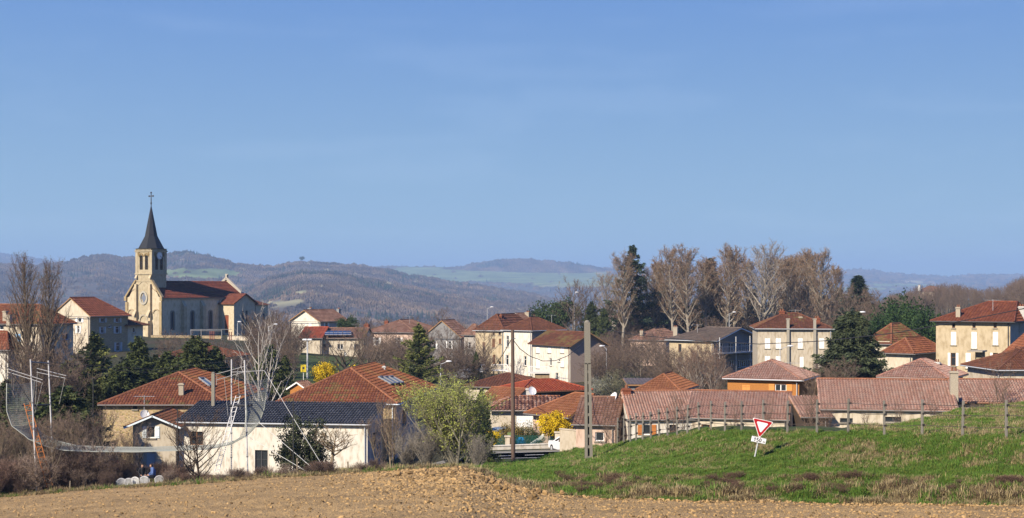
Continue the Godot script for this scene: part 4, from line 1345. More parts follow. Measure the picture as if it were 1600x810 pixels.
# ------------------------------------------------------------ the church
func arch(b: MB, o: Vector3, u: Vector3, n: Vector3, u0: float, u1: float, v0: float, v1: float, depth: float, grow := 0.0) -> void:
	# a round-headed shape standing proud of (or sunk into) a wall plane
	var pts := [o + u * (u0 - grow) + Vector3(0, v0, 0), o + u * (u1 + grow) + Vector3(0, v0, 0)]
	var r := (u1 - u0) / 2 + grow
	var c := o + u * (u0 + u1) / 2 + Vector3(0, v1 - r + grow, 0)
	for k in 9:
		var a := PI * k / 8.0
		pts.append(c + u * cos(a) * r + Vector3(0, sin(a) * r, 0))
	var front := []
	for p in pts: front.append(p + n * depth)
	b.fan(front)
	for k in pts.size(): b.quad(pts[k], pts[(k + 1) % pts.size()], front[(k + 1) % pts.size()], front[k])


func build_church() -> void:
	var th := deg_to_rad(-28.0)
	var d := 300.0
	var corner := Vector3((253 - 800) / F * d, (450.0 - 536) / F * d, -d)
	var ax := Vector3(cos(th), 0, -sin(th))
	var az := Vector3(sin(th), 0, cos(th))
	var W := 10.2
	var L := 27.5
	var root := thing("church", "ochre stone church with slate spire, clock tower and red nave roof on the left", "church", corner - ax * W / 2, th)
	# local: facade at z = 0 looking to +z, nave runs to -z; x from -5.1 to 5.1
	var eh := (450.0 - 465) / F * 304 - corner.y        # nave eave
	var rh := eh + 3.6
	var hw := W / 2
	var wm := wall_mat("church")
	var b := MB.new()
	var sideholes := []
	# lancet windows of the nave wall
	var wz := [3.2, 9.6, 15.6]
	for z in wz: sideholes.append([z - 0.55, z + 0.55, 2.6, 6.6])
	var right := [Vector3(hw, 0, 0), Vector3(0, 0, -1), Vector3(1, 0, 0), L]
	wall_panel(b, right[0], right[1], right[2], L, -2.5, [[0.0, eh], [L, eh]], sideholes)
	wall_panel(b, Vector3(-hw, 0, -L), Vector3(0, 0, 1), Vector3(-1, 0, 0), L, -2.5, [[0.0, eh], [L, eh]], [])
	wall_panel(b, Vector3(hw, 0, -L), Vector3(-1, 0, 0), Vector3(0, 0, -1), W, -2.5, [[0.0, eh + 0.3], [W / 2, rh + 0.5], [W, eh + 0.3]], [])
	obj("nave_wall", b, wm, root)
	for h in sideholes:
		var g := MB.new()
		g.col = C(0.03, 0.035, 0.045)
		arch(g, right[0] - right[2] * 0.17, right[1], right[2], h[0] + 0.08, h[1] - 0.08, h[2], h[3], 0.02)
		var wn := obj("window", g, mat("leaded_glass", Color.WHITE, 0.35), root)
		var s := MB.new()
		s.col = C(0.42, 0.39, 0.34)
		for v in 11:
			var a := PI * v / 10.0
			var p: Vector3 = right[0] + right[1] * ((h[0] + h[1]) / 2) + Vector3(0, h[3] - 0.55, 0)
			if v: s.bar(p + right[1] * cos(PI * (v - 1) / 10.0) * 0.68 + Vector3(0, sin(PI * (v - 1) / 10.0) * 0.68, 0), p + right[1] * cos(a) * 0.68 + Vector3(0, sin(a) * 0.68, 0), 0.3, 0.16, Vector3.RIGHT)
		for u in [h[0] - 0.12, h[1] + 0.12]: s.boxt(Transform3D(Basis(), right[0] + right[1] * u + Vector3(0, (h[2] + h[3] - 0.55) / 2, 0)), Vector3(0.16, h[3] - h[2] - 0.5, 0.28))
		obj("surround", s, mat("sill_stone"), wn)
		s = MB.new()      # rounds off the square head of the opening
		s.col = C(0.60, 0.52, 0.38)
		for sg in [0, 1]:
			var p: Vector3 = right[0] + right[1] * (h[sg]) + Vector3(0, h[3], 0)
			var inw: float = 0.55 if sg == 0 else -0.55
			for v in 4:
				var a0 := PI / 2 * v / 4.0
				var a1 := PI / 2 * (v + 1) / 4.0
				var c: Vector3 = p + right[1] * inw - Vector3(0, 0.55, 0)
				s.tri(p - right[2] * 0.002, c - right[1] * inw * cos(a0) + Vector3(0, 0.55 * sin(a0), 0) - right[2] * 0.002, c - right[1] * inw * cos(a1) + Vector3(0, 0.55 * sin(a1), 0) - right[2] * 0.002)
		obj("arch_head", s, mat("plain"), wn)
	# buttresses
	for z in [6.4, 12.6, 19.0]:
		b = MB.new()
		b.col = C(0.8, 0.78, 0.74)
		b.box(Vector3(hw + 0.45, eh / 2 - 2.2, -z), Vector3(0.9, eh + 0.6, 0.95))
		b.fan([Vector3(hw, eh - 0.6, -z + 0.47), Vector3(hw + 0.9, eh - 1.9, -z + 0.47), Vector3(hw + 0.9, eh - 1.9, -z - 0.47), Vector3(hw, eh - 0.6, -z - 0.47)])
		b.tri(Vector3(hw, eh - 0.6, -z + 0.47), Vector3(hw + 0.9, eh - 1.9, -z + 0.47), Vector3(hw, eh - 1.9, -z + 0.47))
		obj("buttress", b, wm, root)
	# cornice
	b = MB.new()
	b.col = C(0.5, 0.44, 0.34)
	b.box(Vector3(hw + 0.1, eh - 0.25, -L / 2), Vector3(0.26, 0.34, L))
	obj("cornice", b, mat("sill_stone"), root)
	# nave roof
	var planes := [[Vector3(hw + 0.35, eh - 0.1, 0.1), Vector3(hw + 0.35, eh - 0.1, -L + 0.3), Vector3(0, rh, -L + 0.3), Vector3(0, rh, 0.1)], [Vector3(-hw - 0.35, eh - 0.1, -L + 0.3), Vector3(-hw - 0.35, eh - 0.1, 0.1), Vector3(0, rh, 0.1), Vector3(0, rh, -L + 0.3)]]
	b = MB.new()
	b.col = C(0.2, 0.065, 0.04)
	for p in planes: b.fan(p)
	var roof := obj("nave_roof", b, mat("roof_board"), root)
	b = MB.new()
	lay_tiles(b, planes[0], "flat", PAL.church, 0.5, 0.6)
	lay_tiles(b, planes[1], "flat", PAL.church, 0.8, 0.9)
	obj("roof_tiles", b, mat("tile"), roof, "stuff")
	# raised coping on the east gable, with a finial
	b = MB.new()
	b.col = C(0.62, 0.58, 0.5)
	for sg in [-1.0, 1.0]: b.bar(Vector3(sg * (hw + 0.4), eh + 0.1, -L + 0.1), Vector3(0, rh + 0.75, -L + 0.1), 0.55, 0.55, Vector3.FORWARD)
	b.box(Vector3(0, rh + 1.1, -L + 0.1), Vector3(0.5, 0.9, 0.5))
	b.bar(Vector3(-0.4, rh + 1.6, -L + 0.1), Vector3(0.4, rh + 1.6, -L + 0.1), 0.2, 0.2)
	b.box(Vector3(hw + 0.35, eh - 0.4, -L + 0.1), Vector3(0.7, 1.2, 0.7))
	obj("gable_coping", b, mat("sill_stone"), root)
	# facade
	b = MB.new()
	var fh := (450.0 - 449) / F * 300 - corner.y     # shoulder height beside the tower
	wall_panel(b, Vector3(-hw, 0, 0.01), Vector3(1, 0, 0), Vector3(0, 0, 1), W, -2.5, [[0.0, eh - 0.2], [1.0, eh + 0.2], [2.9, fh + 1.4], [W - 2.9, fh + 1.4], [W - 1.0, eh + 0.2], [W, eh - 0.2]], [[W / 2 - 1.0, W / 2 + 1.0, 0.0, 4.6]])
	b.boxt(Transform3D(Basis(), Vector3(0, (eh - 2.4) / 2, -0.5)), Vector3(W - 0.02, eh + 2.0, 0.9))
	obj("facade_wall", b, wm, root)
	b = MB.new()
	b.col = C(0.66, 0.6, 0.48)
	for sg in [-1.0, 1.0]:
		b.bar(Vector3(sg * (hw + 0.15), eh - 0.1, 0), Vector3(sg * 2.2, fh + 1.5, 0), 0.34, 0.7, Vector3.FORWARD)
		b.box(Vector3(sg * (hw - 0.05), eh - 0.3, 0), Vector3(0.6, 0.9, 0.8))
		b.box(Vector3(sg * (hw - 0.3), 2.0, 0.12), Vector3(0.66, eh * 2 - 6, 0.26))
	obj("facade_coping", b, wm, root)
	for sg in [-1.0, 1.0]:     # tall blind arches either side
		b = MB.new()
		b.col = C(0.85, 0.85, 0.85)
		arch(b, Vector3(sg * 3.55 - 0.75, 0, 0.01), Vector3(1, 0, 0), Vector3(0, 0, 1), 0, 1.5, 0.2, eh - 2.6, 0.05)
		obj("blind_arch", b, wm, root)
		b = MB.new()
		b.col = C(0.8, 0.76, 0.7)
		for k in 8:
			var c := Vector3(sg * 3.55, eh - 3.4, 0.1)
			b.bar(c + Vector3(cos(PI * k / 8.0) * 0.85, sin(PI * k / 8.0) * 0.85, 0), c + Vector3(cos(PI * (k + 1) / 8.0) * 0.85, sin(PI * (k + 1) / 8.0) * 0.85, 0), 0.22, 0.3, Vector3.FORWARD)
		obj("arch_moulding", b, wm, root)
		b = MB.new()      # stepped buttress flanking the tower
		b.col = C(0.92, 0.9, 0.86)
		b.box(Vector3(sg * 1.95, (fh + 0.5) / 2 - 1.2, 0.3), Vector3(0.55, fh + 3.2, 0.6))
		b.box(Vector3(sg * 1.95, (eh - 5) / 2 - 1.2, 0.65), Vector3(0.75, eh - 2.6, 1.3))
		b.fan([Vector3(sg * 1.95 - 0.37, eh - 3.9, 1.3 - 0.02), Vector3(sg * 1.95 + 0.37, eh - 3.9, 1.28), Vector3(sg * 1.95 + 0.37, eh - 2.7, 0.6), Vector3(sg * 1.95 - 0.37, eh - 2.7, 0.6)])
		b.fan([Vector3(sg * 1.95 - 0.27, fh + 1.9, 0.6), Vector3(sg * 1.95 + 0.27, fh + 1.9, 0.6), Vector3(sg * 1.95 + 0.27, fh + 2.9, 0.0), Vector3(sg * 1.95 - 0.27, fh + 2.9, 0.0)])
		obj("tower_buttress", b, wm, root)
	b = MB.new()
	b.col = C(0.34, 0.16, 0.05)
	b.box(Vector3(0, 2.3, -0.12), Vector3(2.0, 4.6, 0.1))
	obj("door", b, mat("joinery"), root)
	b = MB.new()
	b.col = C(0.66, 0.6, 0.48)
	for k in 10: b.bar(Vector3(cos(PI * k / 10.0) * 1.15, 4.5 + sin(PI * k / 10.0) * 1.4, 0.1), Vector3(cos(PI * (k + 1) / 10.0) * 1.15, 4.5 + sin(PI * (k + 1) / 10.0) * 1.4, 0.1), 0.3, 0.3, Vector3.FORWARD)
	obj("door_arch", b, mat("sill_stone"), root)
	# rose window: a lozenge in a ring
	var ry := (450.0 - 466) / F * 300 - corner.y
	b = MB.new()
	b.col = C(0.70, 0.66, 0.56)
	for k in 20: b.bar(Vector3(cos(TAU * k / 20.0) * 0.95, ry + sin(TAU * k / 20.0) * 1.3, 0.1), Vector3(cos(TAU * (k + 1) / 20.0) * 0.95, ry + sin(TAU * (k + 1) / 20.0) * 1.3, 0.1), 0.36, 0.34, Vector3.FORWARD)
	var rose := obj("rose_window", b, mat("sill_stone"), root)
	b = MB.new()
	b.col = C(0.62, 0.62, 0.6)
	var q := []
	for k in 20: q.append(Vector3(cos(TAU * k / 20.0) * 0.9, ry + sin(TAU * k / 20.0) * 1.25, 0.04))
	b.fan(q)
	b.col = C(0.16, 0.18, 0.22)
	b.fan([Vector3(0, ry + 1.15, 0.07), Vector3(0.7, ry, 0.07), Vector3(0, ry - 1.15, 0.07), Vector3(-0.7, ry, 0.07)])
	obj("lozenge", b, mat("leaded_glass"), rose)
	# tower: square, rising over the middle of the facade
	var tw := 4.5
	var t0 := fh - 1.0
	var belt := (450.0 - 428) / F * 300 - corner.y
	var t1 := (450.0 - 388) / F * 300 - corner.y
	var tm := wall_mat("tower")
	b = MB.new()
	for f in 4:
		var a := f * PI / 2
		var n := Vector3(sin(a), 0, cos(a))
		var u := Vector3(cos(a), 0, -sin(a))
		var o := Vector3(0, 0, -tw / 2 + 0.05) + n * tw / 2 - u * tw / 2
		wall_panel(b, o, u, n, tw, t0 - 8, [[0.0, t1], [tw, t1]], [[1.05, 1.95, belt + 0.9, belt + 4.0], [2.55, 3.45, belt + 0.9, belt + 4.0]])
	var tower := obj("tower_wall", b, tm, root)
	for f in 4:
		var a := f * PI / 2
		var n := Vector3(sin(a), 0, cos(a))
		var u := Vector3(cos(a), 0, -sin(a))
		var o := Vector3(0, 0, -tw / 2 + 0.05) + n * tw / 2 - u * tw / 2
		for k in 2:
			var op := [1.05 + 1.5 * k, 1.95 + 1.5 * k, belt + 0.9, belt + 4.0]
			var g := MB.new()
			g.col = C(0.012, 0.012, 0.014)
			var tr := Transform3D(Basis(u, Vector3.UP, n), o + u * (op[0] + 0.45) + Vector3(0, (op[2] + op[3]) / 2, 0))
			g.boxt(tr * Transform3D(Basis(), Vector3(0, 0, -0.19)), Vector3(0.9, 3.1, 0.02))
			var wn := obj("belfry_opening", g, mat("joinery"), tower)
			for s in 6:
				g = MB.new()
				g.col = C(0.10, 0.075, 0.055)
				g.boxt(tr * Transform3D(Basis(Vector3.RIGHT, 0.75), Vector3(0, -1.25 + s * 0.42, -0.09)), Vector3(0.88, 0.3, 0.03))
				obj("slat", g, mat("joinery"), tower)
		# arched hood over the pair, string courses
		var m := MB.new()
		m.col = C(0.58, 0.48, 0.31)
		for k in 2:
			var c: Vector3 = o + u * (1.5 + 1.5 * k) + Vector3(0, belt + 3.75, 0) + n * 0.03
			for s in 8: m.bar(c + u * cos(PI * s / 8.0) * 0.58 + Vector3(0, sin(PI * s / 8.0) * 0.58, 0), c + u * cos(PI * (s + 1) / 8.0) * 0.58 + Vector3(0, sin(PI * (s + 1) / 8.0) * 0.58, 0), 0.24, 0.16, n)
			# fill the corners of the square head above the round arch
			for sg in [-1.0, 1.0]:
				var hc: Vector3 = o + u * (1.5 + 1.5 * k) + Vector3(0, belt + 3.55, 0) - n * 0.02
				for s in 4:
					var a0 := PI / 2 * s / 4.0
					var a1 := PI / 2 * (s + 1) / 4.0
					m.tri(hc + u * sg * 0.46 + Vector3(0, 0.46, 0), hc + u * sg * 0.45 * cos(a0) + Vector3(0, 0.45 * sin(a0), 0), hc + u * sg * 0.45 * cos(a1) + Vector3(0, 0.45 * sin(a1), 0))
		var hc2: Vector3 = o + u * tw / 2 + Vector3(0, belt + 4.0, 0) + n * 0.03
		for s in 10: m.bar(hc2 + u * cos(PI * s / 10.0) * 1.5 + Vector3(0, sin(PI * s / 10.0) * 1.3, 0), hc2 + u * cos(PI * (s + 1) / 10.0) * 1.5 + Vector3(0, sin(PI * (s + 1) / 10.0) * 1.3, 0), 0.22, 0.14, n)
		obj("belfry_arch", m, tm, tower)
	b = MB.new()
	for y in [belt, t1 - 0.55]: b.box(Vector3(0, y, -tw / 2 + 0.05), Vector3(tw + 0.4, 0.28, tw + 0.4))
	for k in 12:      # corbels under the eave
		for f in 4:
			var a := f * PI / 2
			b.boxt(Transform3D(Basis(Vector3.UP, a), Vector3(0, 0, -tw / 2 + 0.05)) * Transform3D(Basis(), Vector3(-tw / 2 + 0.2 + k * 0.373, t1 - 0.25, tw / 2 + 0.12)), Vector3(0.18, 0.3, 0.26))
	for sx in [-1, 1]:
		for sz in [-1, 1]: b.box(Vector3(sx * (tw / 2 - 0.25), (belt + t1) / 2 - 0.2, -tw / 2 + 0.05 + sz * (tw / 2 - 0.25)), Vector3(0.66, t1 - belt - 0.7, 0.66))
	b.box(Vector3(0, belt - 1.6, -tw / 2 + 0.05), Vector3(tw + 0.16, 0.2, tw + 0.16))
	obj("tower_moulding", b, tm, root)
	# clock on the right-hand side of the tower
	var ct := Transform3D(Basis(Vector3(0, 0, -1), Vector3.UP, Vector3(1, 0, 0)), Vector3(tw / 2 + 0.16, (450.0 - 399.5) / F * 301 - corner.y, -tw / 2 + 0.05))
	b = MB.new()
	b.col = C(0.7, 0.7, 0.68)
	q = []
	for k in 28: q.append(ct * Vector3(cos(TAU * k / 28.0) * 0.78, sin(TAU * k / 28.0) * 0.78, 0.05))
	b.fan(q)
	for k in 28: b.quad(q[k], q[(k + 1) % 28], q[(k + 1) % 28] - ct.basis.z * 0.2, q[k] - ct.basis.z * 0.2)
	b.col = C(0.2, 0.2, 0.2)
	for k in 12:
		var r := Vector3(sin(TAU * k / 12.0), cos(TAU * k / 12.0), 0)
		b.boxt(ct * Transform3D(Basis(Vector3.BACK, -TAU * k / 12.0), r * 0.64 + Vector3(0, 0, 0.06)), Vector3(0.05, 0.16, 0.02))
	var clock := obj("clock", b, mat("joinery"), root)
	b = MB.new()
	b.col = C(0.03, 0.03, 0.03)
	b.bar(ct * Vector3(0, 0, 0.09), ct * Vector3(0.42, -0.22, 0.09), 0.07, 0.02, ct.basis.z)
	b.bar(ct * Vector3(0, 0, 0.11), ct * Vector3(0.5, -0.42, 0.11), 0.05, 0.02, ct.basis.z)
	obj("clock_hand", b, mat("joinery"), clock)
	# spire: eight sides with a flared square foot
	var tip := (450.0 - 318) / F * 302 - corner.y
	var ctr := Vector3(0, 0, -tw / 2 + 0.05)
	b = MB.new()
	var foot := []
	var neck := []
	var hf := tw / 2 + 0.45
	for k in 8:
		var a := TAU * (k + 0.5) / 8.0
		var v := Vector3(cos(a), 0, sin(a))
		var sq := hf / maxf(absf(v.x), absf(v.z))
		foot.append(ctr + Vector3(v.x * sq, t1, v.z * sq))
		neck.append(ctr + v * 1.42 + Vector3(0, t1 + 2.7, 0))
	# widen the foot to its square corners
	for k in 8:
		var kk := (k + 1) % 8
		var j := rr(0.92, 1.08)
		b.col = C(0.040 * j, 0.043 * j, 0.052 * j)
		b.quad(foot[k], foot[kk], neck[kk], neck[k])
		if k % 2 == 0 or true:
			var fa: Vector3 = foot[k] - ctr
			var fb: Vector3 = foot[kk] - ctr
			if absf(fa.x - fb.x) > 0.1 and absf(fa.z - fb.z) > 0.1:
				b.tri(foot[k], foot[kk], ctr + Vector3(hf * signf(fa.x + fb.x), t1, hf * signf(fa.z + fb.z)))
		var n := 14
		for s in n:
			var j2 := rr(0.9, 1.1)
			b.col = C(0.042 * j2, 0.045 * j2, 0.055 * j2)
			var top := ctr + Vector3(0, tip, 0)
			b.quad(neck[k].lerp(top, s / float(n)), neck[kk].lerp(top, s / float(n)), neck[kk].lerp(top, (s + 1) / float(n)), neck[k].lerp(top, (s + 1) / float(n)))
	obj("spire", b, mat("slate", Color.WHITE, 0.55, "grain", 0.5), root)
	b = MB.new()
	b.col = C(0.06, 0.06, 0.065)
	var ctop := (450.0 - 300) / F * 302 - corner.y
	var tp := ctr + Vector3(0, tip - 0.3, 0)
	b.tube(tp, ctr + Vector3(0, ctop, 0), 0.12, 0.09, 6)
	b.bar(ctr + Vector3(-0.55, ctop - 0.75, 0), ctr + Vector3(0.55, ctop - 0.75, 0), 0.17, 0.17)
	b.ball(tp + Vector3(0, 0.5, 0), Vector3(0.2, 0.24, 0.2), 8, 5)
	for s in [Vector3(-0.55, -0.75, 0), Vector3(0.55, -0.75, 0), Vector3(0, 0, 0)]: b.ball(ctr + Vector3(0, ctop, 0) + s, Vector3(0.2, 0.2, 0.2), 6, 4)
	obj("spire_cross", b, mat("iron", Color.WHITE, 0.5), root)
	# transept with its own gable and lower roof
	var zt := -22.4
	var tl := 7.6
	var out := 4.2
	var te := (450.0 - 473) / F * 312 - corner.y
	b = MB.new()
	wall_panel(b, Vector3(hw + out, 0, zt + tl / 2), Vector3(0, 0, -1), Vector3(1, 0, 0), tl, -2.5, [[0.0, te], [tl / 2, te + 1.9], [tl, te]], [[tl / 2 - 1.05, tl / 2 - 0.25, 2.8, 6.6], [tl / 2 + 0.25, tl / 2 + 1.05, 2.8, 6.6]])
	wall_panel(b, Vector3(hw - 0.2, 0, zt + tl / 2), Vector3(1, 0, 0), Vector3(0, 0, 1), out + 0.2, -2.5, [[0.0, te], [out + 0.2, te]], [[1.8, 2.9, 1.6, 5.6]])
	wall_panel(b, Vector3(hw + out, 0, zt - tl / 2), Vector3(-1, 0, 0), Vector3(0, 0, -1), out + 0.2, -2.5, [[0.0, te], [out + 0.2, te]], [])
	obj("transept_wall", b, wm, root)
	for k in 2:
		var g := MB.new()
		g.col = C(0.03, 0.035, 0.045)
		arch(g, Vector3(hw + out - 0.17, 0, zt + tl / 2), Vector3(0, 0, -1), Vector3(1, 0, 0), tl / 2 - 1.05 + k * 1.3, tl / 2 - 0.25 + k * 1.3, 2.8, 6.6, 0.02)
		obj("window", g, mat("leaded_glass"), root)
	b = MB.new()
	b.col = C(0.2, 0.06, 0.03)
	b.box(Vector3(hw + 2.15, 3.6, zt + tl / 2 - 0.15), Vector3(1.1, 4.0, 0.05))
	obj("window", b, mat("leaded_glass"), root)
	var ro := hw + out + 0.5
	planes = [[Vector3(hw - 0.5, te - 0.25, zt + tl / 2 + 0.5), Vector3(ro, te - 0.25, zt + tl / 2 + 0.5), Vector3(ro, te + 1.95, zt), Vector3(hw - 0.5, te + 1.95, zt)], [Vector3(ro, te - 0.25, zt - tl / 2 - 0.5), Vector3(hw - 0.5, te - 0.25, zt - tl / 2 - 0.5), Vector3(hw - 0.5, te + 1.95, zt), Vector3(ro, te + 1.95, zt)]]
	b = MB.new()
	b.col = C(0.16, 0.06, 0.035)
	for p in planes:
		b.fan(p)
		var low := []
		for v in p: low.append(v - Vector3(0, 0.2, 0))
		b.fan(low)
		for i in 4: b.quad(p[i], p[(i + 1) % 4], low[(i + 1) % 4], low[i])
	var tr2 := obj("transept_roof", b, mat("roof_board"), root)
	b = MB.new()
	for p in planes: lay_tiles(b, p, "flat", PAL.red, 0.5, 0.6)
	obj("roof_tiles", b, mat("tile"), tr2, "stuff")
	# low chapel past the transept
	b = MB.new()
	b.box(Vector3(hw + 2.0, 2.8, -28.6), Vector3(4.4, 10, 4.4))
	obj("sacristy_wall", b, wm, root)
	b = MB.new()
	b.col = C(0.13, 0.055, 0.035)
	var cc := Vector3(hw + 1.9, 7.8, -28.6)
	for k in 4:
		var a := [Vector3(-2.7, 0, 2.7), Vector3(2.7, 0, 2.7), Vector3(2.7, 0, -2.7), Vector3(-2.7, 0, -2.7)]
		b.tri(cc + a[k], cc + a[(k + 1) % 4], cc + Vector3(-0.5, 1.3, 0))
	obj("sacristy_roof", b, mat("roof_board"), root)
	b = MB.new()
	b.col = C(0.03, 0.035, 0.045)
	b.box(Vector3(hw + 4.21, 4.5, -29.2), Vector3(0.06, 2.6, 0.6))
	obj("window", b, mat("leaded_glass"), root)


# ------------------------------------------------------------ trees and shrubs
func stick(b: MB, pts: Array, r0: float, r1: float, n: int) -> void:
	for i in pts.size() - 1:
		b.tube(pts[i], pts[i + 1], lerpf(r0, r1, float(i) / (pts.size() - 1)), lerpf(r0, r1, float(i + 1) / (pts.size() - 1)), n)


func wander(a: Vector3, dir: Vector3, l: float, n: int, bend: float, lift: float) -> Array:
	var p := [a]
	var d := dir.normalized()
	for i in n:
		d = (d + Vector3(rr(-bend, bend), rr(-bend, bend) + lift, rr(-bend, bend))).normalized()
		a += d * l / n
		p.append(a)
	return p


func along(p: Array, t: float) -> Vector3:
	var f := clampf(t, 0, 0.9999) * (p.size() - 1)
	return p[int(f)].lerp(p[int(f) + 1], f - int(f))


func rand_dir() -> Vector3:
	return Vector3(rng.randfn(), rng.randfn(), rng.randfn()).normalized()


func twig(b: MB, a: Vector3, e: Vector3, w: float) -> void:
	var s := (e - a).cross(rand_dir()).normalized() * w / 2
	b.tri(a - s, a + s, e)


# a leafless tree. o: h, r (trunk), clear (bare part), stems, limbs, reach, up (0 sideways .. 1 upright), subs, twigs, twl, tww, bark, twc, leaf (colour of buds or young leaves), leaves, lsize
func bare_tree(sd: int, o: Dictionary) -> Array:
	rng.seed = sd
	var wood := MB.new()
	var fine := MB.new()
	var h: float = o.h
	var stems: int = o.get("stems", 1)
	var bark: Array = o.get("bark", [0.30, 0.26, 0.21])
	var twc: Array = o.get("twc", [0.16, 0.10, 0.07])
	var twl: float = o.get("twl", 0.9)
	var tww: float = o.get("tww", 0.035)
	for s in stems:
		var lean = Vector3(rr(-1, 1), 0, rr(-1, 1)).normalized() * (rr(0.05, 0.45) if stems > 1 else 0.03) * o.get("splay", 1.0)
		var base := Vector3(rr(-0.2, 0.2), -0.3, rr(-0.2, 0.2)) * (1.0 if stems > 1 else 0.0) + Vector3(0, -0.3, 0)
		var hh := h * (rr(0.65, 1.0) if stems > 1 else 1.0)
		var trunk := wander(base, Vector3.UP + lean, hh, 9, 0.05, 0.03)
		var r: float = o.r * (1.0 if stems == 1 else rr(0.5, 1.0))
		var k := rr(0.85, 1.1)
		wood.col = C(bark[0] * k, bark[1] * k, bark[2] * k)
		stick(wood, trunk, r, r * 0.12, 7)
		var limbs: int = o.limbs
		for i in limbs:
			var t: float = lerpf(o.clear, 0.98, pow((i + rng.randf()) / limbs, 0.85))
			var at := along(trunk, t)
			var a := i * 2.4 + rr(-0.5, 0.5)
			var up: float = o.up * rr(0.8, 1.2)
			var dir := Vector3(cos(a), 0, sin(a)) * (1.0 - up) + Vector3.UP * up
			var shape: float = sin(PI * clampf(lerpf(0.18, 0.93, (t - o.clear) / (1.0 - o.clear)), 0, 1))
			if o.has("taper"): shape = pow(1.0 - (t - o.clear) / (1.0 - o.clear), 0.7)
			var l: float = o.reach * (0.45 + 0.75 * shape) * rr(0.7, 1.15)
			var limb := wander(at, dir, l, 5, 0.13, o.get("lift", 0.10))
			k = rr(0.8, 1.1)
			wood.col = C(bark[0] * k, bark[1] * k, bark[2] * k)
			var lr: float = minf(r * (1.0 - t) * 0.75 + r * 0.05, r * 0.55)
			stick(wood, limb, lr, lr * 0.25, 5)
			for j in int(o.subs):
				var st := lerpf(0.2, 1.0, (j + rng.randf()) / o.subs)
				var sa := along(limb, st)
				var sd2: Vector3 = (limb[limb.size() - 1] - limb[0]).normalized() * 0.6 + rand_dir() * 0.75 + Vector3(0, 0.25 + up * 0.3, 0)
				var sl: float = l * rr(0.22, 0.5) * (1.15 - 0.4 * st)
				var sub := wander(sa, sd2, sl, 3, 0.2, 0.12)
				k = rr(0.7, 1.1)
				wood.col = C(lerpf(twc[0], bark[0], 0.5) * k, lerpf(twc[1], bark[1], 0.5) * k, lerpf(twc[2], bark[2], 0.5) * k)
				stick(wood, sub, maxf(lr * 0.3, tww * 0.8), tww * 0.4, 3)
				for q in int(o.twigs):
					var ta := along(sub, rr(0.1, 1.0))
					var td = ((sub[3] - sub[0]).normalized() * 0.5 + rand_dir() * 0.8 + Vector3(0, 0.35, 0)).normalized()
					var e = ta + td * twl * rr(0.4, 1.1)
					k = rr(0.6, 1.25)
					fine.col = C(twc[0] * k, twc[1] * k, twc[2] * k)
					twig(fine, ta, e, tww)
					if o.has("leaf"):
						var lc: Array = o.leaf
						for z in int(o.get("leaves", 1)):
							k = rr(0.65, 1.3)
							fine.col = C(lc[0] * k, lc[1] * k, lc[2] * k)
							var p := ta.lerp(e, rr(0.3, 1.05))
							var u: Vector3 = rand_dir() * o.get("lsize", 0.06)
							var v := u.cross(rand_dir()).normalized() * u.length() * 0.6
							fine.quad(p - u, p - v, p + u, p + v)
	return [wood.mesh(), fine.mesh()]


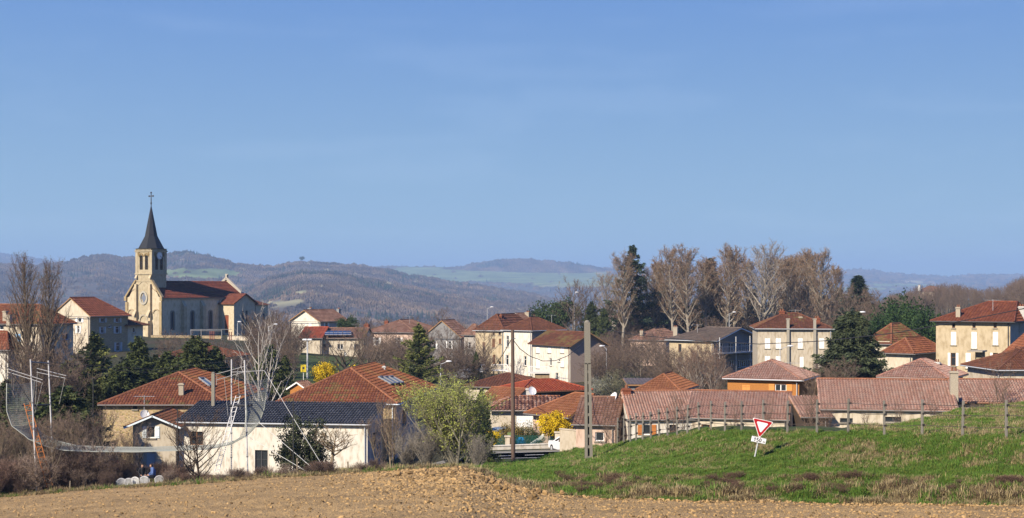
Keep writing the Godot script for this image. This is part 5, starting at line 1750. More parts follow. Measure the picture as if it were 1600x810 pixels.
# an evergreen conifer of whorled branches clothed in short sprays. o: h, reach, whorl (spacing), per, droop, sprays, sl, sw, col, tip, uneven, power
func conifer(sd: int, o: Dictionary) -> Array:
	rng.seed = sd
	var wood := MB.new()
	var fine := MB.new()
	wood.col = C(0.10, 0.075, 0.055)
	var h: float = o.h
	stick(wood, wander(Vector3(0, -0.3, 0), Vector3.UP, h + 0.3, 6, 0.02, 0.0), h * 0.022 + 0.05, 0.02, 6)
	var y: float = o.get("from", 0.06) * h
	var c0: Array = o.col
	var c1: Array = o.tip
	while y < h:
		var t := y / h
		var env: float = pow(1.0 - t, o.get("power", 0.85))
		var whorl: float = o.reach * env * rr(1.0 - o.get("uneven", 0.15), 1.0 + o.get("uneven", 0.15)) + 0.12
		var n := int(o.per)
		var off := rr(0, TAU)
		for i in n:
			var a := off + TAU * i / n + rr(-0.25, 0.25)
			var l: float = whorl * rr(0.7, 1.15)
			var out := Vector3(cos(a), 0, sin(a))
			var at := Vector3(0, y + rr(-0.15, 0.15) * (1.0 + 5.0 * o.get("jit", 0.0)), 0)
			var droop: float = o.droop * rr(0.6, 1.3)
			var tipup: float = o.get("tipup", 0.12)
			var mid := at + out * l * 0.55 + Vector3(0, -droop * l * 0.5 + l * o.get("rise", 0.0), 0)
			var end := at + out * l + Vector3(0, -droop * l * 0.85 + tipup * l + l * o.get("rise", 0.0) * 1.6, 0)
			wood.tube(at, mid, 0.025 + l * 0.012, 0.02, 3)
			wood.tube(mid, end, 0.02, 0.008, 3)
			var ns := int(o.sprays * (0.35 + l / maxf(0.5, o.reach)))
			var side := out.cross(Vector3.UP)
			for s in ns:
				var f := pow((s + rng.randf()) / ns, 0.8)
				var p := at.lerp(mid, f * 2.0) if f < 0.5 else mid.lerp(end, f * 2.0 - 1.0)
				var wd := l * 0.30 * (1.0 - f * 0.75) + 0.06
				p += side * rr(-wd, wd) + Vector3(0, rr(-0.05, 0.05) * (1.0 + 9.0 * o.get("jit", 0.0)), 0)
				var dir: Vector3 = (out * rr(0.3, 1.0) + side * rr(-0.8, 0.8) + Vector3(0, rr(-0.5, 0.25) - o.get("hang", 0.2), 0)).normalized()
				var k := rr(0.6, 1.25)
				var m := clampf(f * 0.8 + rr(-0.3, 0.3), 0, 1)
				fine.col = C(lerpf(c0[0], c1[0], m) * k, lerpf(c0[1], c1[1], m) * k, lerpf(c0[2], c1[2], m) * k)
				var e: Vector3 = p + dir * o.sl * rr(0.6, 1.2)
				var w: Vector3 = dir.cross(rand_dir()).normalized() * o.sw / 2
				fine.tri(p - w * 0.4, p + w * 0.4 + Vector3(0, 0.02, 0), e)
				fine.tri(p - w, p.lerp(e, 0.6), p + w)
		y += o.whorl * rr(0.75, 1.25) * (0.6 + 0.6 * (1.0 - t))
	return [wood.mesh(), fine.mesh()]


# a leafy bush: leaves gathered in clumps through an uneven volume. o: rx, h, rz, clumps, leaves, size, col, col2, long
func bush(sd: int, o: Dictionary) -> Array:
	rng.seed = sd
	var wood := MB.new()
	var fine := MB.new()
	wood.col = C(0.13, 0.095, 0.065)
	var c0: Array = o.col
	var c1: Array = o.col2
	var h: float = o.h
	for i in 9: stick(wood, wander(Vector3(rr(-0.2, 0.2), -0.2, rr(-0.2, 0.2)), Vector3(rr(-0.6, 0.6) * o.rx / h * 2.0, 1, rr(-0.6, 0.6)), h * rr(0.6, 0.95), 4, 0.15, 0.05), 0.05 * h / 3.0, 0.01, 4)
	for i in int(o.clumps):
		var d := rand_dir()
		var q := pow(rng.randf(), 0.4)
		var c := Vector3(d.x * o.rx * q, h * 0.5 + d.y * h * 0.48 * q, d.z * o.rz * q) * rr(0.85, 1.12)
		if c.y < 0.1: c.y = rr(0.1, 0.4) * h
		var r: float = o.get("clump", 0.3) * rr(0.6, 1.4)
		var kc := rr(0.75, 1.2)
		var mc := rng.randf()
		for j in int(o.leaves):
			var p := c + Vector3(rng.randfn(), rng.randfn(), rng.randfn()) * r * 0.55
			if p.y < 0.0: continue
			var k := kc * rr(0.7, 1.25)
			var m := clampf(mc + rr(-0.35, 0.35), 0, 1)
			fine.col = C(lerpf(c0[0], c1[0], m) * k, lerpf(c0[1], c1[1], m) * k, lerpf(c0[2], c1[2], m) * k)
			var u: Vector3 = (rand_dir() + Vector3(0, o.get("long", 0.0), 0)).normalized() * o.size * rr(0.6, 1.3) * (1.0 + o.get("long", 0.0))
			var v: Vector3 = u.cross(rand_dir()).normalized() * o.size * 0.55
			fine.quad(p - u, p - v, p + u, p + v)
	return [wood.mesh(), fine.mesh()]


func leaf_mat() -> StandardMaterial3D:
	var m := mat("leaf", Color.WHITE, 0.75)
	m.backlight_enabled = true
	m.backlight = Color(0.25, 0.25, 0.25)
	return m


# plant(...) puts a tree or shrub built by one of the makers above: kind, label, category, column, distance, scale, rotation
func plant(nm: String, g: Array, label: String, cat: String, px: float, d: float, s: float, turn: float, group := "", dy := 0.0, sx := 1.0) -> Node3D:
	var t := thing(nm, label, cat, G(px, d) + Vector3(0, dy, 0), turn, group)
	var leafy: bool = nm.contains("bush") or nm.contains("conifer") or nm.contains("cedar") or nm.contains("spruce") or nm.contains("pine") or nm.contains("hedge") or nm.contains("willow") or nm.contains("forsythia") or nm.contains("cypress")
	var w := obj("trunk" if not nm.contains("bush") and not nm.contains("shrub") else "stem", g[0], mat("bark", Color.WHITE, 0.95, "grain", 1.5), t)
	var c := obj("crown" if not nm.contains("bush") and not nm.contains("shrub") else "foliage" if leafy else "twigs", g[1], leaf_mat() if leafy else mat("twig", Color.WHITE, 0.9), t)
	for o in [w, c]: o.scale = Vector3(s * sx, s, s * sx)
	return t


# height that puts a treetop at row py
func tall(px: float, py: float, d: float, dy := 0.0) -> float:
	return (450.0 - py) / F * d - G(px, d).y - dy


func build_plants() -> void:
	# --- tall poplars behind the houses on the right
	var pop := []
	for i in 5:
		pop.append(bare_tree(100 + i, {"h": 26.0, "r": 0.42, "clear": [0.26, 0.34, 0.3, 0.22, 0.38][i], "limbs": 54, "reach": [5.0, 4.2, 5.4, 4.8, 4.2][i], "up": 0.47, "lift": 0.13, "subs": 8, "twigs": 16, "twl": 1.0, "tww": 0.042, "bark": [0.48, 0.43, 0.36], "twc": [0.21, 0.145, 0.10], "leaf": [0.245, 0.165, 0.10], "leaves": 1, "lsize": 0.095}))
	var pale := bare_tree(120, {"h": 26.0, "r": 0.5, "clear": 0.24, "limbs": 46, "reach": 7.0, "up": 0.46, "lift": 0.13, "subs": 8, "twigs": 11, "twl": 1.1, "tww": 0.045, "bark": [0.46, 0.42, 0.36], "twc": [0.26, 0.21, 0.17], "leaf": [0.27, 0.215, 0.165], "leaves": 1, "lsize": 0.1})
	# column, row of the top, distance, which, label
	var pops := [[972, 393, 305, 0, "reddish bare poplar in front of the dark cedar, leftmost of the tall row"], [1017, 402, 318, 1, "slim bare poplar just right of the cedar top"], [1052, 386, 312, 2, "bare poplar with reddish crown, third of the tall row"], [1076, 383, 300, 3, "tall pale-stemmed poplar behind the grey gabled villa's left end"],
		[1104, 402, 322, 4, "lower reddish poplar between two tall crowns behind the villa"], [1132, 381, 306, 0, "tall poplar with forked pale trunk behind the villa's gable"], [1168, 400, 318, 1, "bare poplar right of the villa ridge, partly behind a paler crown"], [1212, 398, 314, 4, "reddish poplar behind the shuttered house's brick chimney"],
		[1238, 402, 306, 2, "broad poplar above the shuttered house's roof"], [1262, 389, 312, 3, "tall brown poplar near the right end of the row"], [1287, 388, 302, 0, "last tall poplar at the right end of the row"], [1303, 412, 318, 1, "shorter poplar at the row's right edge over the spruce"],
		[1000, 425, 324, 3, "low poplar filling the gap right of the cedar trunk"], [1035, 412, 326, 0, "slender poplar between the second and third crowns"], [1064, 405, 330, 4, "poplar behind the third and fourth crowns"], [1120, 398, 328, 1, "poplar behind the forked pale trunk, slightly lower"], [1148, 392, 326, 3, "rounded poplar left of the villa ridge end"], [1226, 396, 330, 1, "poplar behind the broad one above the shuttered roof"], [1250, 394, 328, 4, "poplar filling the gap before the brown right-hand crowns"], [1274, 391, 326, 1, "poplar between the last two crowns"]]
	for p in pops:
		var s: float = tall(p[0], p[1], p[2]) / 28.0
		plant("poplar", pop[p[3]], p[4], "tree", p[0], p[2], s, p[0] * 0.7, "tall bare poplars behind the village", 0.0, 1.08)
	plant("plane_tree", pale, "big pale plane tree with spreading bare crown, palest of the tall row", "tree", 1192, 296, tall(1192, 383, 296) / 28.0, 0.4, "", 0.0, 1.1)
	plant("plane_tree", pale, "leaning pale bare tree at the left foot of the tall row", "tree", 952, 322, tall(952, 428, 322) / 28.0, 2.0, "", 0.0, 1.0)
	# --- conifers among them
	var cedar := conifer(200, {"h": 24.0, "reach": 7.0, "whorl": 1.1, "per": 5, "droop": 0.02, "sprays": 90, "sl": 0.75, "sw": 0.4, "col": [0.022, 0.036, 0.022], "tip": [0.045, 0.065, 0.035], "uneven": 0.6, "power": 0.7, "tipup": 0.1, "jit": 0.8})
	plant("cedar", cedar, "dark flat-topped cedar rising above the leftmost poplars", "tree", 988, 316, tall(988, 386, 316) / 24.0, 0.0)
	var fir := conifer(201, {"h": 22.0, "reach": 5.5, "whorl": 0.55, "per": 8, "droop": 0.35, "sprays": 46, "sl": 0.8, "sw": 0.42, "col": [0.020, 0.034, 0.022], "tip": [0.036, 0.055, 0.032], "uneven": 0.2})
	var firs := [[1110, 404, 330, "dark fir top between the tall poplars"], [1030, 440, 335, "dark fir behind the slim poplar trunks"], [1085, 470, 330, "dark fir filling the gap behind the villa roof"], [1150, 462, 335, "dark fir behind the forked poplar trunk"], [1312, 450, 330, "small dark fir at the right foot of the tall poplars"], [952, 470, 340, "dark fir left of the tall poplars by the white house"], [1000, 465, 335, "dark fir under the cedar"], [1066, 448, 338, "dark fir between the third and fourth tall poplars"], [1178, 452, 336, "dark fir left of the pale plane tree"], [1225, 462, 338, "dark fir behind the brick-chimneyed roof"], [1256, 455, 336, "dark fir right of the broad poplar"], [1290, 462, 338, "low dark fir behind the last poplars"]]
	for p in firs: plant("fir_conifer", fir, p[3], "tree", p[0], p[2], tall(p[0], p[1], p[2]) / 22.0, p[0] * 0.3, "dark firs among the tall poplars", 0.0, 1.25)
	plant("pyramid_conifer", fir, "dark pyramid spruce standing alone against the far blue ridge", "tree", 1341, 290, tall(1341, 431, 290) / 22.0, 1.0, "", 0.0, 1.9)
	# --- big spruce by the shuttered house
	var spruce := conifer(202, {"h": 13.5, "reach": 5.0, "whorl": 0.32, "per": 9, "droop": 0.32, "sprays": 110, "sl": 0.55, "sw": 0.30, "col": [0.018, 0.030, 0.017], "tip": [0.075, 0.09, 0.042], "uneven": 0.35, "power": 0.6, "hang": 0.35, "tipup": 0.2, "jit": 0.6})
	plant("spruce", spruce, "large dark spruce in front of the shuttered cream house", "tree", 1332, 150, tall(1332, 489, 150) / 13.5, 0.3, "", 0.0, 1.35)
	# --- cedars on the left and in the middle
	var ced2 := conifer(203, {"h": 13.0, "reach": 4.6, "whorl": 0.75, "per": 7, "droop": 0.0, "rise": 0.12, "sprays": 95, "sl": 0.45, "sw": 0.24, "col": [0.03, 0.05, 0.022], "tip": [0.20, 0.21, 0.06], "jit": 0.4, "uneven": 0.4, "power": 0.7, "hang": 0.0})
	plant("cedar", ced2, "yellow-green tipped cedar right of the village hall, above the big tiled roof", "tree", 655, 165, tall(655, 510, 165) / 13.0, 0.8, "", 0.0, 1.05)
	plant("cedar", ced2, "yellow-green tipped cedar below the stone house on the left", "tree", 148, 150, tall(148, 523, 150) / 13.0, 3.0, "", 0.0, 1.15)
	var yew := conifer(204, {"h": 10.0, "reach": 3.6, "whorl": 0.32, "per": 9, "droop": 0.18, "sprays": 60, "sl": 0.4, "sw": 0.24, "col": [0.022, 0.038, 0.015], "tip": [0.085, 0.10, 0.032], "uneven": 0.35, "power": 0.62, "hang": 0.15, "jit": 0.5})
	var yews := [[216, 533, 152, 1.0, "dark conifer just left below the church", 1.1], [306, 533, 148, 1.0, "broad dark conifer below the church nave", 1.5], [185, 575, 146, 1.0, "dark conifer mass left of the stone house roof", 1.4], [108, 570, 140, 1.0, "black-green conifer behind the trapeze poles", 1.5], [135, 590, 133, 1.0, "tall dark conifer beside the stone house's left wall", 1.2], [172, 610, 135, 1.0, "small dark conifer touching the stone house's corner", 1.0], [243, 560, 156, 1.0, "dark conifer between the two below the church", 1.2],
		[422, 545, 158, 1.0, "dark conifer behind the white-barked tree", 1.1], [445, 560, 165, 1.0, "dark conifer left of the tiny orange gable", 0.9], [405, 560, 160, 1.0, "dark conifer behind the right trapeze poles", 0.9], [924, 476, 300, 1.0, "dark conifer right of the round pine in the centre", 0.9], [944, 486, 295, 1.0, "dark conifer beside the leftmost poplar", 0.8], [744, 553, 200, 1.0, "small dark conifer left of the yellow apartment block", 0.6], [70, 610, 140, 1.0, "dark conifer between the two left trapeze poles", 1.1], [10, 600, 128, 1.0, "dark green conifer at the left edge", 1.2]]
	yews.append_array([[100, 612, 112, 1.0, "dark conifer low behind the left trapeze net", 1.9], [118, 628, 116, 1.0, "shadowed conifer beside the olive cypress", 1.6], [70, 640, 108, 1.0, "dark bushy conifer between the trapeze pole feet", 1.9], [30, 630, 112, 1.0, "dark bushy conifer behind the rising end of the net", 1.9], [200, 568, 148, 1.0, "dark conifer just above the stone house roof's left slope", 1.7], [262, 556, 150, 1.0, "dark conifer above the stone house roof's ridge", 1.5], [752, 616, 100, 1.0, "narrow dark evergreen hard against the willow's right side", 0.7], [336, 548, 152, 1.0, "dark conifer right of the broad one below the nave", 1.2]])
	for p in yews: plant("dark_conifer", yew, p[4], "tree", p[0], p[2], tall(p[0], p[1], p[2]) / 10.0, p[0] * 0.9, "dark conifers in the village gardens", 0.0, p[5])
	var cyp := conifer(205, {"h": 7.0, "reach": 0.7, "whorl": 0.2, "per": 7, "droop": -0.9, "sprays": 16, "sl": 0.4, "sw": 0.2, "col": [0.03, 0.045, 0.02], "tip": [0.075, 0.08, 0.03], "uneven": 0.2, "power": 0.4, "hang": -0.7})
	plant("cypress", cyp, "narrow olive cypress beside the stone house's left wall", "tree", 147, 126, tall(147, 605, 126) / 7.0, 0.0, "", 0.0, 1.2)
	# --- umbrella pines
	var pine := bush(210, {"rx": 5.5, "h": 6.0, "rz": 5.0, "clumps": 130, "leaves": 60, "clump": 0.9, "size": 0.24, "col": [0.022, 0.042, 0.016], "col2": [0.06, 0.085, 0.028]})
	plant("round_pine", pine, "round dark green pine crown right of the apartment blocks", "tree", 872, 305, 1.0, 0.0, "", 5.5)
	plant("round_pine", pine, "round dark pine beside the high white house", "tree", 543, 280, 0.47, 1.0, "", tall(543, 516, 280) if false else 3.2)
	plant("round_pine", pine, "dark rounded evergreen behind the small house's lichen-gold roof", "tree", 1405, 235, 0.95, 1.0, "", 2.5)
	# hedge of dark green laurels on the right
	var laurel := bush(211, {"rx": 2.6, "h": 5.0, "rz": 2.4, "clumps": 90, "leaves": 60, "clump": 0.55, "size": 0.14, "col": [0.018, 0.04, 0.013], "col2": [0.045, 0.08, 0.024]})
	var lau := [[1398, 487, 214, "dark green evergreen left of the hedge row behind the small red roof"], [1420, 480, 212, "dark evergreen in the hedge behind the lichen-gold roof"], [1440, 482, 208, "dark evergreen in the hedge left of the ochre house"], [1457, 490, 204, "dark evergreen touching the ochre house's left corner"], [1376, 494, 214, "dark evergreen behind the spruce's right side"], [1412, 468, 240, "taller dark evergreen at the back of the hedge"]]
	for p in lau: plant("laurel_bush", laurel, p[3], "bush", p[0], p[2], tall(p[0], p[1], p[2]) / 5.0, p[0] * 0.3, "dark evergreen hedge beside the ochre house", 0.0, 0.8)
	# --- the pair of bare poplars on the left
	var lp := bare_tree(130, {"h": 22.0, "r": 0.34, "clear": 0.12, "limbs": 64, "reach": 6.2, "up": 0.58, "lift": 0.2, "taper": 1, "subs": 8, "twigs": 12, "twl": 0.7, "tww": 0.022, "bark": [0.25, 0.20, 0.15], "twc": [0.15, 0.105, 0.072], "leaf": [0.165, 0.12, 0.075], "leaves": 1, "lsize": 0.055})
	plant("poplar", lp, "taller bare poplar of the left pair, in front of the old orange-roofed house", "tree", 42, 150, tall(42, 388, 150) / 25.0, 0.0, "bare poplars on the left", 0.0, 0.95)
	plant("poplar", lp, "bare poplar on the right of the left pair, with a pointed crown", "tree", 68, 146, tall(68, 396, 146) / 25.0, 2.2, "bare poplars on the left", 0.0, 0.9)
	# --- mid-sized bare trees
	var bt := []
	for i in 4: bt.append(bare_tree(140 + i, {"h": 9.0, "r": 0.16, "clear": 0.16, "limbs": 20, "reach": 3.4, "up": 0.48, "subs": 8, "twigs": 13, "twl": 0.6, "tww": 0.022, "bark": [0.24, 0.20, 0.16], "twc": [0.17, 0.12, 0.09], "stems": [1, 3, 1, 2][i]}))
	var bts := [[700, 520, 215, 0, "bare tree in front of the grey gabled house"], [668, 512, 235, 1, "bare tree behind the cedar's right side"], [610, 520, 228, 2, "bare tree in front of the pink house"], [588, 528, 214, 3, "bare tree at the right end of the village hall"], [725, 530, 214, 1, "bare tree left of the yellow apartment block"], [755, 520, 222, 0, "slender bare tree against the yellow apartment block"], [635, 540, 200, 1, "low bare tree left of the cedar"], [895, 452, 300, 0, "bare tree before the round pine"], [915, 458, 302, 2, "second bare tree right of the round pine"], [690, 488, 300, 3, "bare tree top showing above the grey gabled roof"],
		[960, 540, 225, 3, "bare tree behind the concrete pole's right side"], [985, 525, 240, 1, "bare tree in the thicket left of the villa"], [1012, 535, 232, 2, "bare tree close to the villa's left wall"], [1030, 520, 250, 0, "bare tree before the mauve-brown roof"], [1350, 455, 262, 1, "bare tree under the pyramid spruce"], [1372, 462, 258, 3, "bare tree right of the pyramid spruce"], [1325, 462, 270, 0, "bare tree between the poplars and the pyramid spruce"], [60, 545, 128, 1, "brown bare tree behind the left trapeze net"], [92, 540, 132, 3, "brown bare tree right of the poplar pair"], [20, 560, 126, 0, "brown bare tree at the left edge before the poplars"], [395, 512, 235, 2, "bare tree at the end of the church wall"], [450, 535, 195, 1, "bare tree between the church and the village hall"], [430, 525, 205, 3, "bare tree left of the floodlight mast"], [505, 540, 205, 0, "bare tree against the cream village hall front"]]
	for p in bts: plant("bare_tree", bt[p[3]], p[4], "tree", p[0], p[2], tall(p[0], p[1], p[2]) / 9.0, p[0] * 0.4, "bare trees between the village houses", 0.0, 1.1)
	var pollard := bare_tree(150, {"h": 6.0, "r": 0.45, "clear": 0.42, "limbs": 12, "reach": 4.2, "up": 0.28, "subs": 5, "twigs": 16, "twl": 0.9, "tww": 0.025, "bark": [0.13, 0.11, 0.09], "twc": [0.2, 0.14, 0.10], "lift": 0.16})
	plant("pollard_tree", pollard, "dark pollarded tree behind the left corner of the big tiled roof", "tree", 541, 180, tall(541, 545, 180) / 6.5, 0.3)
	plant("pollard_tree", pollard, "dark pollarded tree on the lawn beside the yellow bushes", "tree", 572, 182, tall(572, 552, 182) / 6.5, 2.1)
	# white-barked tree behind the right trapeze poles
	var birch := bare_tree(151, {"h": 9.5, "r": 0.17, "clear": 0.24, "limbs": 11, "reach": 3.4, "up": 0.6, "subs": 4, "twigs": 4, "twl": 0.6, "tww": 0.02, "bark": [0.66, 0.63, 0.58], "twc": [0.40, 0.36, 0.32], "stems": 2, "splay": 0.5})
	plant("white_barked_tree", birch, "white-barked bare tree behind the right trapeze poles", "tree", 410, 128, tall(410, 507, 128) / 9.3, 0.6)
	var birches := [[1072, 540, 160, "left birch with pale stems in front of the ochre villa"], [1092, 535, 158, "middle birch with reddish twigs in front of the ochre villa"], [1118, 545, 156, "right birch with pale stems in front of the ochre villa"]]
	var bir2 := bare_tree(152, {"h": 8.0, "r": 0.12, "clear": 0.22, "limbs": 18, "reach": 2.2, "up": 0.62, "subs": 7, "twigs": 12, "twl": 0.5, "tww": 0.02, "bark": [0.52, 0.47, 0.42], "twc": [0.20, 0.125, 0.09], "stems": 3, "splay": 0.6})
	for p in birches: plant("birch_tree", bir2, p[3], "tree", p[0], p[2], tall(p[0], p[1], p[2]) / 8.0, p[0] * 1.0, "birches in front of the villa")
	# --- green-flushed willow at the crest of the field
	var wil := bare_tree(160, {"h": 6.5, "r": 0.10, "clear": 0.15, "limbs": 13, "reach": 2.4, "up": 0.66, "subs": 7, "twigs": 12, "twl": 0.55, "tww": 0.016, "bark": [0.36, 0.34, 0.27], "twc": [0.22, 0.2, 0.12], "stems": 11, "splay": 1.6, "leaf": [0.31, 0.345, 0.085], "leaves": 2, "lsize": 0.048})
	plant("willow", wil, "yellow-green budding willow thicket at the crest of the ploughed field", "tree", 716, 88, tall(706, 592, 88) / 7.0, 0.0, "", 0.0, 1.32)
	var wil2 := bare_tree(161, {"h": 5.0, "r": 0.08, "clear": 0.1, "limbs": 12, "reach": 2.0, "up": 0.55, "subs": 7, "twigs": 11, "twl": 0.5, "tww": 0.015, "bark": [0.36, 0.33, 0.28], "twc": [0.26, 0.23, 0.19], "stems": 7, "splay": 1.5})
	plant("bare_shrub", wil2, "grey bare shrub on the left flank of the willow thicket", "shrub", 668, 88, tall(668, 668, 88) / 4.6, 1.0)
	plant("bare_shrub", wil2, "lower grey bare shrub right of the willow, by the grass", "shrub", 745, 84, 0.4, 2.4)
	var sap := bare_tree(162, {"h": 6.0, "r": 0.09, "clear": 0.2, "limbs": 18, "reach": 2.0, "up": 0.66, "subs": 7, "twigs": 9, "twl": 0.5, "tww": 0.014, "bark": [0.34, 0.28, 0.2], "twc": [0.2, 0.145, 0.11], "stems": 2, "splay": 0.6})
	plant("bare_tree", sap, "slim bare tree with twin yellowish stems left of the willow", "tree", 612, 90, tall(612, 622, 90) / 5.8, 0.0, "", 0.0, 1.0)
	plant("bare_tree", sap, "slim bare tree in front of the barn's right end", "tree", 594, 97, tall(594, 650, 97) / 5.8, 1.8, "", 0.0, 1.0)
	plant("bare_shrub", wil2, "twiggy shrub between the slim trees and the willow", "shrub", 640, 89, 0.5, 0.4)
	# --- along the barn
	var round_tree := bare_tree(163, {"h": 5.0, "r": 0.12, "clear": 0.18, "limbs": 16, "reach": 2.6, "up": 0.42, "subs": 6, "twigs": 7, "twl": 0.45, "tww": 0.016, "bark": [0.12, 0.09, 0.07], "twc": [0.13, 0.09, 0.065], "stems": 2, "splay": 0.7})
	plant("bare_tree", round_tree, "small dark bare tree in front of the white barn's left end", "tree", 312, 93, tall(312, 648, 93) / 4.7, 0.5)
	var olive := bush(164, {"rx": 1.75, "h": 4.0, "rz": 1.4, "clumps": 150, "leaves": 60, "clump": 0.32, "size": 0.085, "col": [0.03, 0.04, 0.02], "col2": [0.085, 0.095, 0.05]})
	plant("olive_bush", olive, "dense dark olive-green bush covering the barn's right window", "bush", 472, 99, tall(472, 652, 99) / 4.05, 0.0, "", 0.0, 1.0)
	plant("pollard_tree", bare_tree(165, {"h": 3.4, "r": 0.2, "clear": 0.55, "limbs": 16, "reach": 1.7, "up": 0.25, "subs": 6, "twigs": 9, "twl": 0.4, "tww": 0.02, "bark": [0.34, 0.26, 0.17], "twc": [0.26, 0.19, 0.12]}), "low pollarded tree with brown tangled head right of the olive bush", "tree", 516, 97, tall(516, 674, 97) / 3.6, 0.7, "", 0.0, 1.1)
	# --- forsythias
	var fors := bush(170, {"rx": 1.6, "h": 2.1, "rz": 1.2, "clumps": 150, "leaves": 46, "clump": 0.3, "size": 0.06, "col": [0.50, 0.33, 0.008], "col2": [0.68, 0.50, 0.02], "long": 0.5})
	plant("forsythia_bush", fors, "bright yellow forsythia in bloom beside the grey electricity pole", "bush", 867, 124, 1.0, 0.0, "", tall(867, 645, 124) - 2.1)
	plant("forsythia_bush", fors, "yellow forsythia on the lawn beside the floodlight mast", "bush", 508, 192, 1.25, 1.0)
	plant("forsythia_bush", fors, "yellow forsythia half hidden behind the pollarded tree", "bush", 556, 196, 1.05, 2.0)
	plant("forsythia_bush", fors, "thin yellow forsythia at the right flank of the willow thicket", "bush", 764, 112, 0.55, 3.0, "", 1.2)
	var hedge := bush(171, {"rx": 1.6, "h": 1.8, "rz": 1.0, "clumps": 80, "leaves": 46, "clump": 0.28, "size": 0.05, "col": [0.02, 0.04, 0.015], "col2": [0.04, 0.065, 0.02]})
	plant("hedge_bush", hedge, "dark green clipped bush left of the forsythia", "bush", 836, 127, 1.1, 0.0)
	var och := bush(172, {"rx": 1.6, "h": 1.6, "rz": 1.0, "clumps": 70, "leaves": 40, "clump": 0.28, "size": 0.05, "col": [0.13, 0.10, 0.03], "col2": [0.24, 0.18, 0.05]})
	plant("ochre_bush", och, "ochre-brown hedge bush left of the dark clipped bush", "bush", 815, 127.5, 1.3, 0.0)
	plant("ochre_bush", och, "ochre-brown hedge bush behind the wooden pole", "bush", 797, 128, 1.3, 1.3)
	plant("grey_bush", bush(173, {"rx": 2.4, "h": 3.6, "rz": 2.0, "clumps": 110, "leaves": 40, "clump": 0.4, "size": 0.06, "col": [0.10, 0.10, 0.055], "col2": [0.19, 0.18, 0.11]}), "grey-green bush beside the apartment wing's shaded wall", "bush", 962, 178, tall(962, 575, 178) / 3.7, 0.0, "", 0.0, 1.05)
	plant("grey_bush", bush(174, {"rx": 2.0, "h": 2.8, "rz": 1.6, "clumps": 80, "leaves": 40, "clump": 0.36, "size": 0.07, "col": [0.16, 0.17, 0.13], "col2": [0.3, 0.3, 0.25]}), "pale lichen-grey bush at the corner of the apartment wing", "bush", 938, 186, tall(938, 585, 186) / 2.9, 0.4, "", 0.0, 1.0)
	plant("brown_bush", och, "olive-brown bush before the ochre house's porch", "bush", 1541, 148, 1.5, 0.4, "", 0.6)
	# --- saplings before the terraces, seen through the fence
	var thin := bare_tree(175, {"h": 4.2, "r": 0.05, "clear": 0.15, "limbs": 14, "reach": 1.3, "up": 0.6, "subs": 4, "twigs": 5, "twl": 0.4, "tww": 0.012, "bark": [0.22, 0.16, 0.12], "twc": [0.22, 0.15, 0.11], "stems": 2, "splay": 0.5})
	var thins := [[945, 640, 104, "bare sapling just right of the grey electricity pole"], [965, 645, 103, "bare sapling by the left end of the fence"], [1056, 612, 103, "bare sapling before the left terrace roof"], [1076, 618, 104, "bare sapling in front of the terrace roof seam"], [1150, 622, 102, "bare sapling left of the yield sign"], [1196, 618, 104, "bare sapling behind the yield sign"], [1272, 590, 104, "bare sapling between the two terraces"], [1283, 640, 100, "bare shrub-like sapling by the wide terrace's left end"], [1350, 634, 98, "bare sapling before the wide terrace's left window"], [1408, 622, 99, "bare sapling before the wide terrace's right window"], [1462, 612, 102, "bare sapling left of the white chimney"], [1520, 618, 102, "bare sapling right of the white chimney"], [1570, 560, 112, "tall thin bare sapling at the right before the ochre house"], [1556, 618, 100, "short bare sapling at the right behind the fence"], [1300, 628, 101, "short bare sapling at the wide terrace's corner"]]
	for p in thins: plant("sapling", thin, p[3], "tree", p[0], p[2], tall(p[0], p[1], p[2]) / 4.0, p[0] * 0.7, "bare saplings before the terraces")
	plant("brown_shrub_tree", bt[1], "brown bare tree before the orange house's right wall", "tree", 1292, 128, tall(1292, 575, 128) / 9.0, 0.5, "", 0.0, 1.2)
	# --- tangled bare hedge along the field's left edge
	var th := []
	for i in 3: th.append(bare_tree(180 + i, {"h": 3.2, "r": 0.05, "clear": 0.06, "limbs": 12, "reach": 1.5, "up": 0.45, "subs": 6, "twigs": 9, "twl": 0.45, "tww": 0.014, "bark": [0.13, 0.095, 0.075], "twc": [[0.20, 0.13, 0.10], [0.13, 0.09, 0.07], [0.29, 0.22, 0.17]][i], "stems": 6, "splay": 1.6}))
	rng.seed = 77
	for v in 3:
		var pl := []
		var ti := []
		var pl2 := []
		for i in 46:
			var px := rr(-70, 285) if i < 34 else rr(285, 600)
			var d := edge_d(px) + rr(0.8, 14.0)
			var s := rr(0.3, 1.15) * rr(0.7, 1.0) if px < 180 else rr(0.25, 0.6)
			if px > 285:
				s = rr(0.2, 0.36)
				d = edge_d(px) + rr(0.6, 5.0)
			if px > 172 and px < 258: d = maxf(d, edge_d(px) + 6.5)
			var t := Transform3D(Basis(Vector3.UP, rr(0, 6)).scaled(Vector3(s, s, s)), G(px, d))
			pl.append(t)
			ti.append(Color(1, 1, 1))
		var hg := multi("bare_hedge", th[v][1], mat("twig"), pl, ti)
		tag(hg, ["reddish-brown tangle of bare hedge twigs along the field's left edge", "dark tangle of bare hedge twigs along the field's left edge", "pale tangle of bare hedge twigs along the field's left edge"][v], "hedge")
		multi("stems", th[v][0], mat("bark"), pl, ti, hg)
	var pls := []
	var tis := []
	for i in 22:
		var px := rr(-60, 215)
		var d := edge_d(px) + rr(2.0, 12.0)
		var s := rr(0.5, 1.0)
		pls.append(Transform3D(Basis(Vector3.UP, rr(0, 6)).scaled(Vector3(s, s, s)), G(px, d)))
		tis.append(Color(1, 1, 1))
	var tl := multi("bare_hedge", sap[1], mat("twig"), pls, tis)
	tag(tl, "taller bare stems standing up out of the tangled hedge at the left", "hedge")
